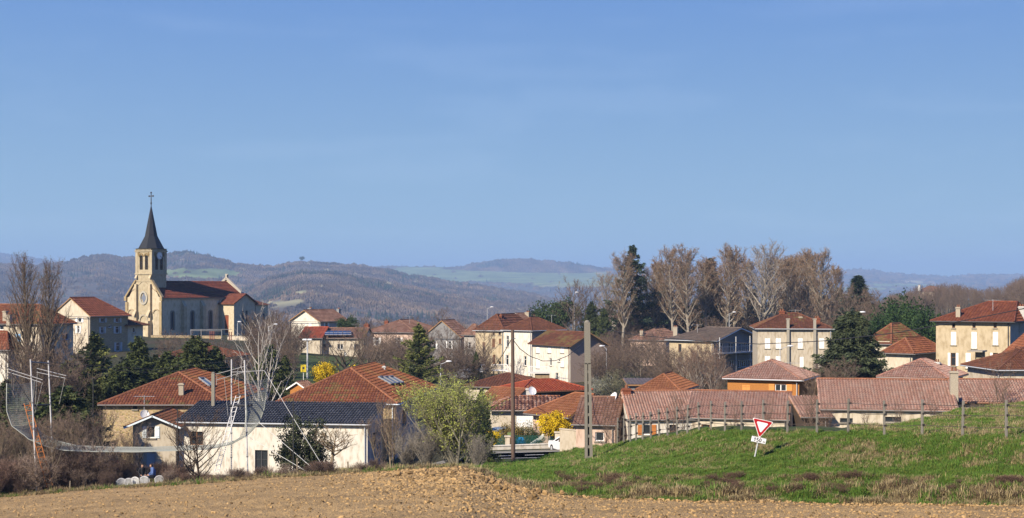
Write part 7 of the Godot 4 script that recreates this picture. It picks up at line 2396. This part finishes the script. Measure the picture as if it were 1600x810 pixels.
func build_poles() -> void:
	# concrete pole with a ladder of openings
	var d := 81.0
	var base := G(920, d)
	var t := thing("electricity_pole", "grey concrete electricity pole with a ladder of rectangular openings", "utility pole", base)
	var H := (450.0 - 500) / F * d - base.y
	t.rotation.z = 0.012
	var wide := func(y: float) -> float: return lerpf(0.46, 0.32, y / H)
	var conc := C(0.33, 0.31, 0.265)
	var b := MB.new()
	b.col = conc
	var solid := H * 0.69
	for sg in [-1.0, 1.0]:
		b.bar(Vector3(sg * (wide.call(0.0) / 2 - 0.08), -0.6, 0), Vector3(sg * (wide.call(solid) / 2 - 0.08), solid, 0), 0.16, 0.26, Vector3.BACK)
	obj("flange", b, mat("concrete"), t)
	b = MB.new()
	b.col = conc
	var w0: float = wide.call(solid)
	var w1: float = wide.call(H)
	b.bar(Vector3(0, solid - 0.05, 0), Vector3(0, H - 0.15, 0), (w0 + w1) / 2, 0.26, Vector3.BACK)
	b.ball(Vector3(0, H - 0.18, 0), Vector3(w1 / 2 + 0.01, 0.17, 0.14), 10, 6)
	obj("shaft", b, mat("concrete"), t)
	for k in 9:
		b = MB.new()
		b.col = conc
		var y := solid * k / 9.0 + 0.12
		b.box(Vector3(0, y, 0), Vector3(wide.call(y) - 0.2, 0.16, 0.2))
		obj("web", b, mat("concrete"), t)
	b = MB.new()
	b.col = C(0.05, 0.05, 0.05)
	b.box(Vector3(0, solid / 2, -0.16), Vector3(0.1, solid, 0.03))
	obj("cable_duct", b, mat("cable"), t)
	# wooden pole
	base = P(802, 722, 96)
	t = thing("wooden_pole", "plain brown wooden telephone pole rising from the grass beside the road", "utility pole", base)
	pole_part(t, "pole", Vector3(0, -0.5, 0), Vector3(-0.05, (450.0 - 516) / F * 96 - base.y, 0), 0.15, 0.11, C(0.20, 0.145, 0.115), 12, "wood_pole")
	pole_part(t, "step", Vector3(-0.16, 8.4, 0.1), Vector3(0.16, 8.4, 0.1), 0.03, 0.03, C(0.1, 0.1, 0.1), 6)
	cable("telephone_cable", "cable drooping left from the wooden pole towards the apartment row", [P(800, 529, 96), P(786, 554, 112), P(772, 573, 124), P(757, 580, 135), P(745, 578, 150)], 0.028)
	cable("telephone_cable", "cable looping right from the wooden pole past the pale apartment wing", [P(800, 529, 96), P(812, 545, 102), P(828, 557, 106), P(848, 564.5, 110), P(868, 564, 114), P(888, 556, 118), P(905, 542, 122), P(917, 530, 126)], 0.028)
	cable("power_line", "long black cable sagging across the houses on the right", [P(936, 514, 170), P(997, 524, 160), P(1080, 532, 150), P(1187, 538, 142), P(1290, 533, 136), P(1400, 520.5, 130), P(1487, 505, 126), P(1640, 475, 120)], 0.04)
	# concrete post behind the barn
	base = G(333, 121.6)
	t = thing("concrete_post", "pale square concrete post between the stone house roof and the barn roof", "post", base)
	b = MB.new()
	b.col = C(0.40, 0.38, 0.31)
	var hh := (450.0 - 584) / F * 121.6 - base.y
	b.box(Vector3(0, hh / 2, 0), Vector3(0.3, hh, 0.3), 0.03)
	obj("shaft", b, mat("concrete"), t)
	b = MB.new()
	b.col = C(0.34, 0.32, 0.27)
	b.box(Vector3(0, hh + 0.06, 0), Vector3(0.26, 0.14, 0.26), 0.04)
	obj("cap", b, mat("concrete"), t)
	# thin dark posts of the trapeze ground's fence
	var posts := [[458, 624, 93.5, "left tall thin dark post before the barn"], [597, 626, 91.5, "right tall thin dark post at the barn's end"], [145, 590, 100, "tall thin dark post left of the stone house"], [277, 640, 96, "thin grey post at the barn's left corner"]]
	for q in posts:
		base = G(q[0], q[2])
		t = thing("fence_post", q[3], "post", base, 0.0, "tall thin posts round the trapeze ground")
		pole_part(t, "post", Vector3(0, -0.4, 0), Vector3(0, (450.0 - q[1]) / F * q[2] - base.y, 0), 0.035, 0.035, C(0.045, 0.045, 0.045), 8)
	cable("fence_wire", "thin wire joining the two tall dark posts above the barn roof", [P(458, 627, 93.5), P(597, 629, 91.5)], 0.012, 0.1)
	var stakes := [[6, 752, 94], [19, 750, 94], [34, 753, 93.6], [47, 749, 94], [108, 752, 93], [131, 738, 95], [464, 716, 91], [519, 715, 91], [545, 722, 90], [634, 706, 89], [553, 728, 92]]
	for i in stakes.size():
		var q: Array = stakes[i]
		base = G(q[0], q[2])
		var lab: String = ["pale wooden stake at the far left edge of the field", "second pale stake from the left edge", "third pale stake from the left edge", "pale stake left of the front trapeze pole's foot", "wooden stake right of the trapeze poles", "taller thin stake before the red shrub", "wooden stake left of the olive bush", "wooden stake under the pollarded tree", "leaning stake right of the pollarded tree", "wooden post among the twigs left of the willow", "short stake at the barn's right corner"][i]
		t = thing("wooden_stake", lab, "stake", base, 0.0, "stakes along the field edge")
		b = MB.new()
		b.col = C(0.36, 0.30, 0.22)
		var sh := maxf(0.5, (450.0 - q[1]) / F * q[2] - base.y)
		b.bar(Vector3(0, -0.3, 0), Vector3(rr(-0.08, 0.08), sh, 0), 0.09, 0.08)
		obj("stake", b, mat("wood_pole", Color.WHITE, 0.9, "grain", 1.2), t)
	# street lamps: column, row of the head, distance, arm length (to the left if negative), label, foot row
	var lamps := [[642, 575, 172, -0.9, "street lamp with curved arm behind the big tiled roof"], [700, 565, 190, 1.0, "grey street lamp right of the cedar"], [768, 480, 330, 1.0, "tall street lamp far left of the apartment row"], [1234, 541, 192, 1.3, "street lamp with drooping arm before the shuttered house"], [901, 457, 300, 0.5, "tall lamp mast right of the round pine"], [1147, 488, 300, 1.0, "street lamp among the poplar trunks"], [1347, 488, 190, 1.0, "white street lamp behind the big spruce's crown"], [429, 507, 230, 1.0, "street lamp at the end of the church terrace"], [373, 503, 296, 0.3, "small lamp standing by the church transept"], [942, 541, 196, -0.5, "white twin lamp at the apartment wing's right corner"]]
	for q in lamps:
		base = G(q[0], q[2])
		t = thing("street_lamp", q[4], "street lamp", base, 0.0, "street lamps of the village")
		var h: float = (450.0 - q[1]) / F * q[2] - base.y
		var arm: float = q[3]
		var px0 := -arm
		pole_part(t, "pole", Vector3(px0, -0.3, 0), Vector3(px0, h - 0.35, 0), 0.09, 0.055, C(0.42, 0.43, 0.44), 8)
		pole_part(t, "arm", Vector3(px0, h - 0.4, 0), Vector3(0, h, 0), 0.045, 0.04, C(0.42, 0.43, 0.44), 6)
		b = MB.new()
		b.col = C(0.66, 0.67, 0.68)
		b.ball(Vector3(0.1 * signf(arm), h, 0), Vector3(0.42, 0.13, 0.2), 10, 6)
		obj("lamp_head", b, mat("plastic", Color.WHITE, 0.4), t)
	base = G(480, 196)
	t = thing("floodlight_mast", "tall grey floodlight mast with flat twin head left of the village hall", "lamp post", base)
	var fh := (450.0 - 531) / F * 196 - base.y
	pole_part(t, "pole", Vector3(0, -0.3, 0), Vector3(0, fh, 0), 0.13, 0.1, C(0.52, 0.53, 0.54), 10)
	for sg in [-1.0, 1.0]:
		b = MB.new()
		b.col = C(0.72, 0.72, 0.72)
		b.box(Vector3(sg * 0.35, fh, 0.1), Vector3(0.6, 0.22, 0.4), 0.03)
		obj("floodlight", b, mat("plastic"), t)
	base = G(474, 190)
	t = thing("crossing_sign", "small yellow square sign on a pale post left of the floodlight mast", "road sign", base)
	var yh := (450.0 - 576) / F * 190 - base.y
	pole_part(t, "post", Vector3(0, -0.3, 0), Vector3(0, yh, 0), 0.05, 0.05, C(0.6, 0.6, 0.58), 8)
	b = MB.new()
	b.col = C(0.55, 0.42, 0.03)
	b.box(Vector3(0, yh, 0.08), Vector3(0.75, 1.0, 0.04), 0.01)
	obj("panel", b, mat("sign_film"), t)
	b = MB.new()
	b.col = C(0.05, 0.05, 0.04)
	b.box(Vector3(0, yh + 0.05, 0.104), Vector3(0.3, 0.35, 0.006))
	obj("symbol", b, mat("sign_film"), t)


func wall_strip(nm: String, label: String, a: Vector3, c: Vector3, h: float, th: float, m: Material, col: Color, cat := "wall") -> Node3D:
	var t := thing(nm, label, cat, a)
	var b := MB.new()
	b.col = col
	var l := c - a
	var tr := Transform3D(Basis(Vector3(l.x, 0, l.z).normalized(), Vector3.UP, Vector3(-l.z, 0, l.x).normalized()), l / 2)
	var n := Vector3(l.x, 0, l.z).length()
	b.boxt(tr * Transform3D(Basis(), Vector3(0, h / 2 - 0.6, 0)), Vector3(n, h + 1.2, th), 0.02)
	obj("wall", b, m, t)
	b = MB.new()
	b.col = C(col.r * 1.1, col.g * 1.1, col.b * 1.1)
	b.boxt(tr * Transform3D(Basis(), Vector3(0, h + 0.05, 0)), Vector3(n + 0.06, 0.1, th + 0.1), 0.02)
	obj("coping", b, m, t)
	return t


func build_roadside() -> void:
	# the road behind the bank
	var rows := []
	var cols := []
	var lines := MB.new()
	lines.col = C(0.7, 0.7, 0.68)
	var kerb := MB.new()
	kerb.col = C(0.42, 0.41, 0.38)
	var mid := []
	for i in 25: mid.append(P(640 + i * 15, 450, 112.0 + 0.28 * i))
	for i in 25:
		var d := -mid[i].z as float
		var row := PackedVector3Array()
		var cc := PackedColorArray()
		for k in 5:
			var x: float = mid[i].x
			var dd: float = d + (k - 2) * 1.5
			row.push_back(Vector3(x, ground(x, -dd) + 0.05, -dd))
			cc.push_back(C(0.085, 0.085, 0.09))
		rows.append(row)
		cols.append(cc)
		if i:
			for e in [[4, 0.12, 2.75], [0, 0.12, -2.75]]:
				var a := Vector3(mid[i - 1].x, ground(mid[i - 1].x, mid[i - 1].z - e[2]) + 0.056, mid[i - 1].z - e[2])
				var c := Vector3(mid[i].x, ground(mid[i].x, mid[i].z - e[2]) + 0.056, mid[i].z - e[2])
				lines.quad(a, c, c + Vector3(0, 0, -e[1]), a + Vector3(0, 0, -e[1]))
			if i % 3:
				var a := Vector3(mid[i - 1].x, ground(mid[i - 1].x, mid[i - 1].z) + 0.056, mid[i - 1].z)
				var c := Vector3(mid[i].x, ground(mid[i].x, mid[i].z) + 0.056, mid[i].z)
				lines.quad(a, c, c + Vector3(0, 0, -0.15), a + Vector3(0, 0, -0.15))
			var ka := Vector3(mid[i - 1].x, ground(mid[i - 1].x, mid[i - 1].z - 3.15) + 0.02, mid[i - 1].z - 3.15)
			var kc := Vector3(mid[i].x, ground(mid[i].x, mid[i].z - 3.15) + 0.02, mid[i].z - 3.15)
			kerb.bar(ka, kc, 0.2, 0.3)
	var road := obj("road", sheet(rows, cols), mat("asphalt", Color.WHITE, 0.9, "grain", 1.0), null, "structure")
	obj("marking", lines, mat("road_paint", Color.WHITE, 0.8), road)
	obj("kerb", kerb, mat("concrete"), null, "structure")
	# garden wall and pillars along it
	var a := P(758, 704, 121.5)
	a.y = -14.1
	var c := P(866, 704, 123.5)
	c.y = -14.05
	wall_strip("garden_wall", "low cream garden wall along the far side of the road", a, c, 0.34, 0.22, wall_mat("white"), Color.WHITE)
	for q in [[793, 123.0, 1.15, "cream gate pillar with a flat cap, left of the play area"], [871, 122.5, 1.5, "cream gate pillar at the right end of the low garden wall"]]:
		var t := thing("gate_pillar", q[3], "pillar", P(q[0], 704, q[1]))
		var b := MB.new()
		b.box(Vector3(0, q[2] / 2 - 0.2, 0), Vector3(0.42, q[2] + 0.4, 0.42), 0.02)
		obj("shaft", b, wall_mat("cream"), t)
		b = MB.new()
		b.box(Vector3(0, q[2] + 0.06, 0), Vector3(0.56, 0.12, 0.56), 0.02)
		obj("cap", b, wall_mat("cream"), t)
	var g0 := P(876, 694, 119)
	wall_strip("garden_wall", "beige rendered garden wall right of the forsythia, stepping up behind the fence", g0, P(932, 690, 116), 0.95, 0.25, wall_mat("old"), Color.WHITE)
	# green mesh fence panels
	var t := thing("mesh_fence", "dark green mesh fence above the low garden wall", "fence", P(760, 698, 124.2))
	for k in 6:
		var b := MB.new()
		b.col = C(0.015, 0.07, 0.055)
		var p0 := P(760 + k * 18, 698, 124.2) - t.position
		var p1 := P(778 + k * 18, 698, 124.2) - t.position
		b.bar(p0 + Vector3(0, -0.3, 0), p0 + Vector3(0, 1.0, 0), 0.05, 0.05)
		obj("post", b, mat("painted_metal"), t)
		b = MB.new()
		b.col = C(0.015, 0.075, 0.06)
		for r in 9: b.bar(p0 + Vector3(0, 0.05 + r * 0.11, 0), p1 + Vector3(0, 0.05 + r * 0.11, 0), 0.03, 0.03)
		for r in 10: b.bar(p0.lerp(p1, r / 10.0) + Vector3(0, 0, 0), p0.lerp(p1, r / 10.0) + Vector3(0, 0.95, 0), 0.025, 0.025)
		obj("mesh_panel", b, mat("painted_metal"), t)
	# slide
	t = thing("playground_slide", "white-edged children's slide with dark chute below the forsythia", "slide", P(832, 699, 125))
	var pts := []
	for q in [[829, 697], [836, 692], [843, 688], [850, 681], [857, 673], [862, 671]]: pts.append(P(q[0], q[1], 125) - t.position)
	var b := MB.new()
	b.col = C(0.10, 0.10, 0.11)
	for i in pts.size() - 1: b.quad(pts[i] + Vector3(0, 0.02, 0.25), pts[i + 1] + Vector3(0, 0.02, 0.25), pts[i + 1] + Vector3(0, 0.02, -0.25), pts[i] + Vector3(0, 0.02, -0.25))
	obj("chute", b, mat("plastic"), t)
	for sg in [-1.0, 1.0]:
		b = MB.new()
		b.col = C(0.72, 0.72, 0.7)
		for i in pts.size() - 1: b.bar(pts[i] + Vector3(0, 0.1, sg * 0.27), pts[i + 1] + Vector3(0, 0.1, sg * 0.27), 0.06, 0.2)
		obj("side", b, mat("plastic"), t)
	for px in [857.5, 863]:
		for sg in [-1.0, 1.0]:
			b = MB.new()
			b.col = C(0.35, 0.25, 0.15)
			var q: Vector3 = P(px, 671, 125) - t.position + Vector3(0, 0, sg * 0.3)
			b.bar(q + Vector3(0, 0.5, 0), Vector3(q.x, -0.6, q.z), 0.08, 0.08)
			obj("leg", b, mat("wood_pole"), t)
	# toy house and blue bin
	t = thing("toy_house", "small orange toy house behind the low garden wall", "toy house", P(799, 699, 124.8))
	b = MB.new()
	b.col = C(0.55, 0.16, 0.03)
	b.box(Vector3(0, 0.4, 0), Vector3(0.5, 1.2, 0.6), 0.02)
	obj("wall", b, mat("plastic"), t)
	b = MB.new()
	b.col = C(0.12, 0.16, 0.05)
	b.fan([Vector3(-0.35, 0.98, 0.4), Vector3(0.35, 0.98, 0.4), Vector3(0.35, 1.3, 0), Vector3(-0.35, 1.3, 0)])
	b.fan([Vector3(-0.35, 0.98, -0.4), Vector3(0.35, 0.98, -0.4), Vector3(0.35, 1.3, 0), Vector3(-0.35, 1.3, 0)])
	obj("roof", b, mat("plastic"), t)
	b = MB.new()
	b.col = C(0.6, 0.5, 0.1)
	b.box(Vector3(0.05, 0.35, 0.305), Vector3(0.22, 0.5, 0.02))
	obj("door", b, mat("plastic"), t)
	t = thing("blue_tarp", "bright blue covered heap beside the toy house", "tarpaulin", P(813, 699, 125))
	b = MB.new()
	b.col = C(0.02, 0.17, 0.42)
	rng.seed = 4
	b.ball(Vector3(0, 0.2, 0), Vector3(0.48, 0.7, 0.5), 10, 7, 0.12, rng)
	obj("cover", b, mat("tarpaulin", Color.WHITE, 0.5), t)
	car("silver-blue estate car parked behind the green mesh fence", P(780, 690, 129) - Vector3(0, 0.2, 0), 0.35, C(0.16, 0.22, 0.30))
	car("white car partly showing beside the gate pillar at the wall's end", P(886, 695, 121) - Vector3(0, 0.75, 0), -1.2, C(0.66, 0.67, 0.68))
	car("grey car parked on the square left of the yellow apartment block", P(722, 588, 208) - Vector3(0, 0.5, 0), 0.2, C(0.3, 0.31, 0.33))
	car("white car parked on the square behind the grey car", P(742, 580, 216) - Vector3(0, 0.5, 0), 0.5, C(0.62, 0.63, 0.64))
	# balconies and outside stair on the apartment row
	t = thing("white_staircase", "white railed landing and outside stair on the yellow apartment block", "staircase", P(770, 579, 222))
	b = MB.new()
	b.col = C(0.7, 0.7, 0.69)
	b.box(Vector3(1.0, 0, 0), Vector3(2.4, 0.16, 1.4))
	obj("landing", b, mat("plastic"), t)
	for k in 14:
		b = MB.new()
		b.col = C(0.72, 0.72, 0.71)
		b.bar(Vector3(-0.2 + k * 0.185, 0, 0.7), Vector3(-0.2 + k * 0.185, 0.95, 0.7), 0.04, 0.04)
		obj("baluster", b, mat("plastic"), t)
	b = MB.new()
	b.col = C(0.72, 0.72, 0.71)
	b.bar(Vector3(-0.2, 0.95, 0.7), Vector3(2.2, 0.95, 0.7), 0.07, 0.07)
	for sg in [0.0, 0.9]: b.bar(Vector3(2.2, 0.05 + sg, 0.7), Vector3(3.6, -1.9 + sg, 0.9), 0.12, 0.1)
	for k in 8: b.bar(Vector3(2.3 + k * 0.17, -k * 0.237, 0.72), Vector3(2.3 + k * 0.17, 0.85 - k * 0.237, 0.72), 0.04, 0.04)
	obj("railing", b, mat("plastic"), t)
	for k in 3:
		b = MB.new()
		b.col = C(0.4, 0.36, 0.3)
		b.box(Vector3(0.1 + k * 0.9, -1.3, 0.4), Vector3(0.16, 2.6, 0.16))
		obj("post", b, mat("concrete"), t)
	t = thing("white_terrace", "white railed first-floor terrace between the tall block and its wing", "balcony", P(836, 583, 213))
	b = MB.new()
	b.col = C(0.62, 0.6, 0.56)
	b.box(Vector3(0.6, 0, -0.4), Vector3(3.4, 0.2, 1.6))
	obj("slab", b, mat("plastic"), t)
	b = MB.new()
	b.col = C(0.74, 0.74, 0.73)
	b.bar(Vector3(-1.0, 1.0, 0.4), Vector3(2.2, 1.0, 0.4), 0.07, 0.07)
	for k in 20: b.bar(Vector3(-1.0 + k * 0.168, 0.05, 0.4), Vector3(-1.0 + k * 0.168, 1.0, 0.4), 0.035, 0.035)
	obj("railing", b, mat("plastic"), t)
	b = MB.new()
	b.col = C(0.55, 0.47, 0.36)
	b.box(Vector3(1.1, -1.4, -0.5), Vector3(2.2, 2.6, 1.2))
	obj("base", b, wall_mat("cream"), t)


func car(label: String, at: Vector3, turn: float, col: Color) -> void:
	var t := thing("parked_car", label, "car", at, turn, "cars parked in the village")
	# side profile, length along x
	var low := [[-2.1, 0.35], [-2.15, 0.75], [-2.0, 0.95], [-0.95, 1.0], [0.9, 1.02], [2.0, 0.98], [2.12, 0.6], [2.08, 0.35]]
	var cab := [[-1.1, 0.98], [-0.35, 1.42], [0.2, 1.48], [1.35, 1.45], [1.95, 0.98]]
	var b := MB.new()
	b.col = col
	for part in [[low, 0.86, 0.86], [cab, 0.84, 0.66]]:
		var p: Array = part[0]
		var l := []
		var r := []
		for q in p:
			var f: float = part[1] if q[1] < 1.2 else part[2]
			l.append(Vector3(q[0], q[1], f))
			r.append(Vector3(q[0], q[1], -f))
		b.fan(l)
		b.fan(r)
		for i in p.size(): b.quad(l[i], l[(i + 1) % p.size()], r[(i + 1) % p.size()], r[i])
	var m := mat("car_paint_%d" % int(col.r * 100), Color.WHITE, 0.3)
	m.clearcoat_enabled = true
	m.clearcoat = 0.8
	var body := obj("body", b, m, t)
	for sg in [-1.0, 1.0]:
		for w in [[-0.78, -0.32, 0.02, 0.36], [0.06, 0.72, 0.06, 0.72], [0.8, 1.62, 0.8, 1.3]]:
			b = MB.new()
			b.col = C(0.02, 0.024, 0.028)
			var y0 := 1.04
			var y1 := 1.38
			var z0: float = 0.84 - 0.18 * 0.1 + 0.012
			b.quad(Vector3(w[0], y0, sg * z0), Vector3(w[1], y0, sg * z0), Vector3(w[3], y1, sg * 0.705), Vector3(w[2], y1, sg * 0.705))
			obj("window", b, glass(), t)
		for x in [-1.35, 1.35]:
			b = MB.new()
			b.col = C(0.015, 0.015, 0.016)
			b.tube(Vector3(x, 0.33, sg * 0.68), Vector3(x, 0.33, sg * 0.88), 0.33, 0.33, 16, true)
			var wh := obj("wheel", b, mat("rubber", Color.WHITE, 0.8), t)
			b = MB.new()
			b.col = C(0.4, 0.4, 0.41)
			b.tube(Vector3(x, 0.33, sg * 0.86), Vector3(x, 0.33, sg * 0.89), 0.2, 0.19, 12, true)
			obj("rim", b, mat("painted_metal"), wh)
		b = MB.new()
		b.col = C(0.7, 0.7, 0.68)
		b.box(Vector3(-2.1, 0.78, sg * 0.62), Vector3(0.12, 0.14, 0.3), 0.02)
		obj("headlight", b, mat("plastic"), t)
	b = MB.new()
	b.col = C(0.02, 0.024, 0.028)
	b.quad(Vector3(-1.06, 1.02, 0.74), Vector3(-1.06, 1.02, -0.74), Vector3(-0.43, 1.39, -0.62), Vector3(-0.43, 1.39, 0.62))
	for i in b.v.size(): b.v[i] += Vector3(-0.012, 0.02, 0)
	obj("windscreen", b, glass(), t)


func build_church_yard() -> void:
	var stone := wall_mat("grey_stone")
	wall_strip("retaining_wall", "dark stone retaining wall along the foot of the church nave", P(236, 541, 296), P(346, 538, 292), 1.9, 0.5, stone, Color.WHITE)
	wall_strip("retaining_wall", "lower grey stone wall stepping down below the church terrace", P(226, 552, 284), P(392, 550, 280), 1.2, 0.5, stone, C(0.9, 0.9, 0.9))
	wall_strip("churchyard_wall", "pale low wall at the right end of the church terrace", P(356, 536, 290), P(392, 535, 287), 1.2, 0.4, wall_mat("cream"), Color.WHITE)
	# the tall metal frame on the terrace
	var t := thing("metal_frame", "tall white and rust metal swing frame on the church terrace", "frame", P(300, 538, 288))
	for q in [[298, 515.5], [314, 515.5], [346, 516]]: pole_part(t, "post", P(q[0], q[1], 288) - t.position, P(q[0] + 0.5, 540, 288) - t.position, 0.1, 0.1, C(0.2, 0.2, 0.2), 6)
	for q in [[328, 517], [331, 517], [334, 517], [358, 519], [361, 519]]: pole_part(t, "rust_post", P(q[0], q[1], 287) - t.position, P(q[0], 538, 287) - t.position, 0.1, 0.1, C(0.22, 0.07, 0.05), 6)
	pole_part(t, "cross_bar", P(297, 515.5, 288) - t.position, P(362, 515, 288) - t.position, 0.06, 0.06, C(0.2, 0.2, 0.2), 6)
	pole_part(t, "cross_bar", P(297, 517, 286) - t.position, P(347, 517.5, 286) - t.position, 0.06, 0.06, C(0.2, 0.2, 0.2), 6)


func build_props() -> void:
	build_trapeze()
	build_fence()
	build_poles()
	build_roadside()
	build_church_yard()
	build_people()


func _ready() -> void:
	# camera
	var cam := Camera3D.new()
	cam.name = "camera"
	cam.projection = Camera3D.PROJECTION_FRUSTUM
	cam.near = 0.5
	cam.far = 30000.0
	cam.size = 2.0 * 0.5 * 405.0 / F
	cam.frustum_offset = Vector2(0, 0.5 * 45.0 / F)
	add_child(cam)
	cam.current = true
	# sky, air
	var e := Environment.new()
	e.background_mode = Environment.BG_SKY
	e.sky = Sky.new()
	var sm := ProceduralSkyMaterial.new()
	sm.sky_top_color = Color(0.115, 0.36, 0.70)
	sm.sky_horizon_color = Color(0.57, 0.69, 0.73)
	sm.sky_curve = 0.13
	sm.ground_horizon_color = Color(0.50, 0.58, 0.62)
	sm.ground_bottom_color = Color(0.25, 0.22, 0.18)
	sm.sun_angle_max = 20.0
	e.sky.sky_material = sm
	sm.sky_cover = cirrus()
	e.background_energy_multiplier = 0.86
	e.tonemap_mode = Environment.TONE_MAPPER_LINEAR
	e.tonemap_exposure = 1.7
	e.fog_enabled = true
	e.fog_density = 0.000145
	e.fog_light_color = Color(0.665, 0.795, 0.955)
	e.sdfgi_enabled = true
	e.ssao_enabled = true
	e.ssil_enabled = true
	var we := WorldEnvironment.new()
	we.name = "environment"
	we.environment = e
	add_child(we)
	# sun: from the left and behind the camera
	var sun := DirectionalLight3D.new()
	sun.name = "sun"
	sun.light_energy = 1.6
	sun.light_color = Color(1.0, 0.945, 0.86)
	sun.light_angular_distance = 0.5
	sun.shadow_enabled = true
	var az := deg_to_rad(39.0)
	var el := deg_to_rad(34.0)
	add_child(sun)
	sun.look_at_from_position(Vector3.ZERO, -Vector3(-sin(az) * cos(el), sin(el), cos(az) * cos(el)))
	nz.noise_type = FastNoiseLite.TYPE_SIMPLEX_SMOOTH
	nz.frequency = 0.01
	nz.fractal_octaves = 3
	nz.seed = 3
	nz2.noise_type = FastNoiseLite.TYPE_SIMPLEX_SMOOTH
	nz2.frequency = 0.01
	nz2.fractal_octaves = 2
	nz2.seed = 11
	land()
	build_hills()
	build_ground()
	build_houses()
	build_plants()
	build_props()
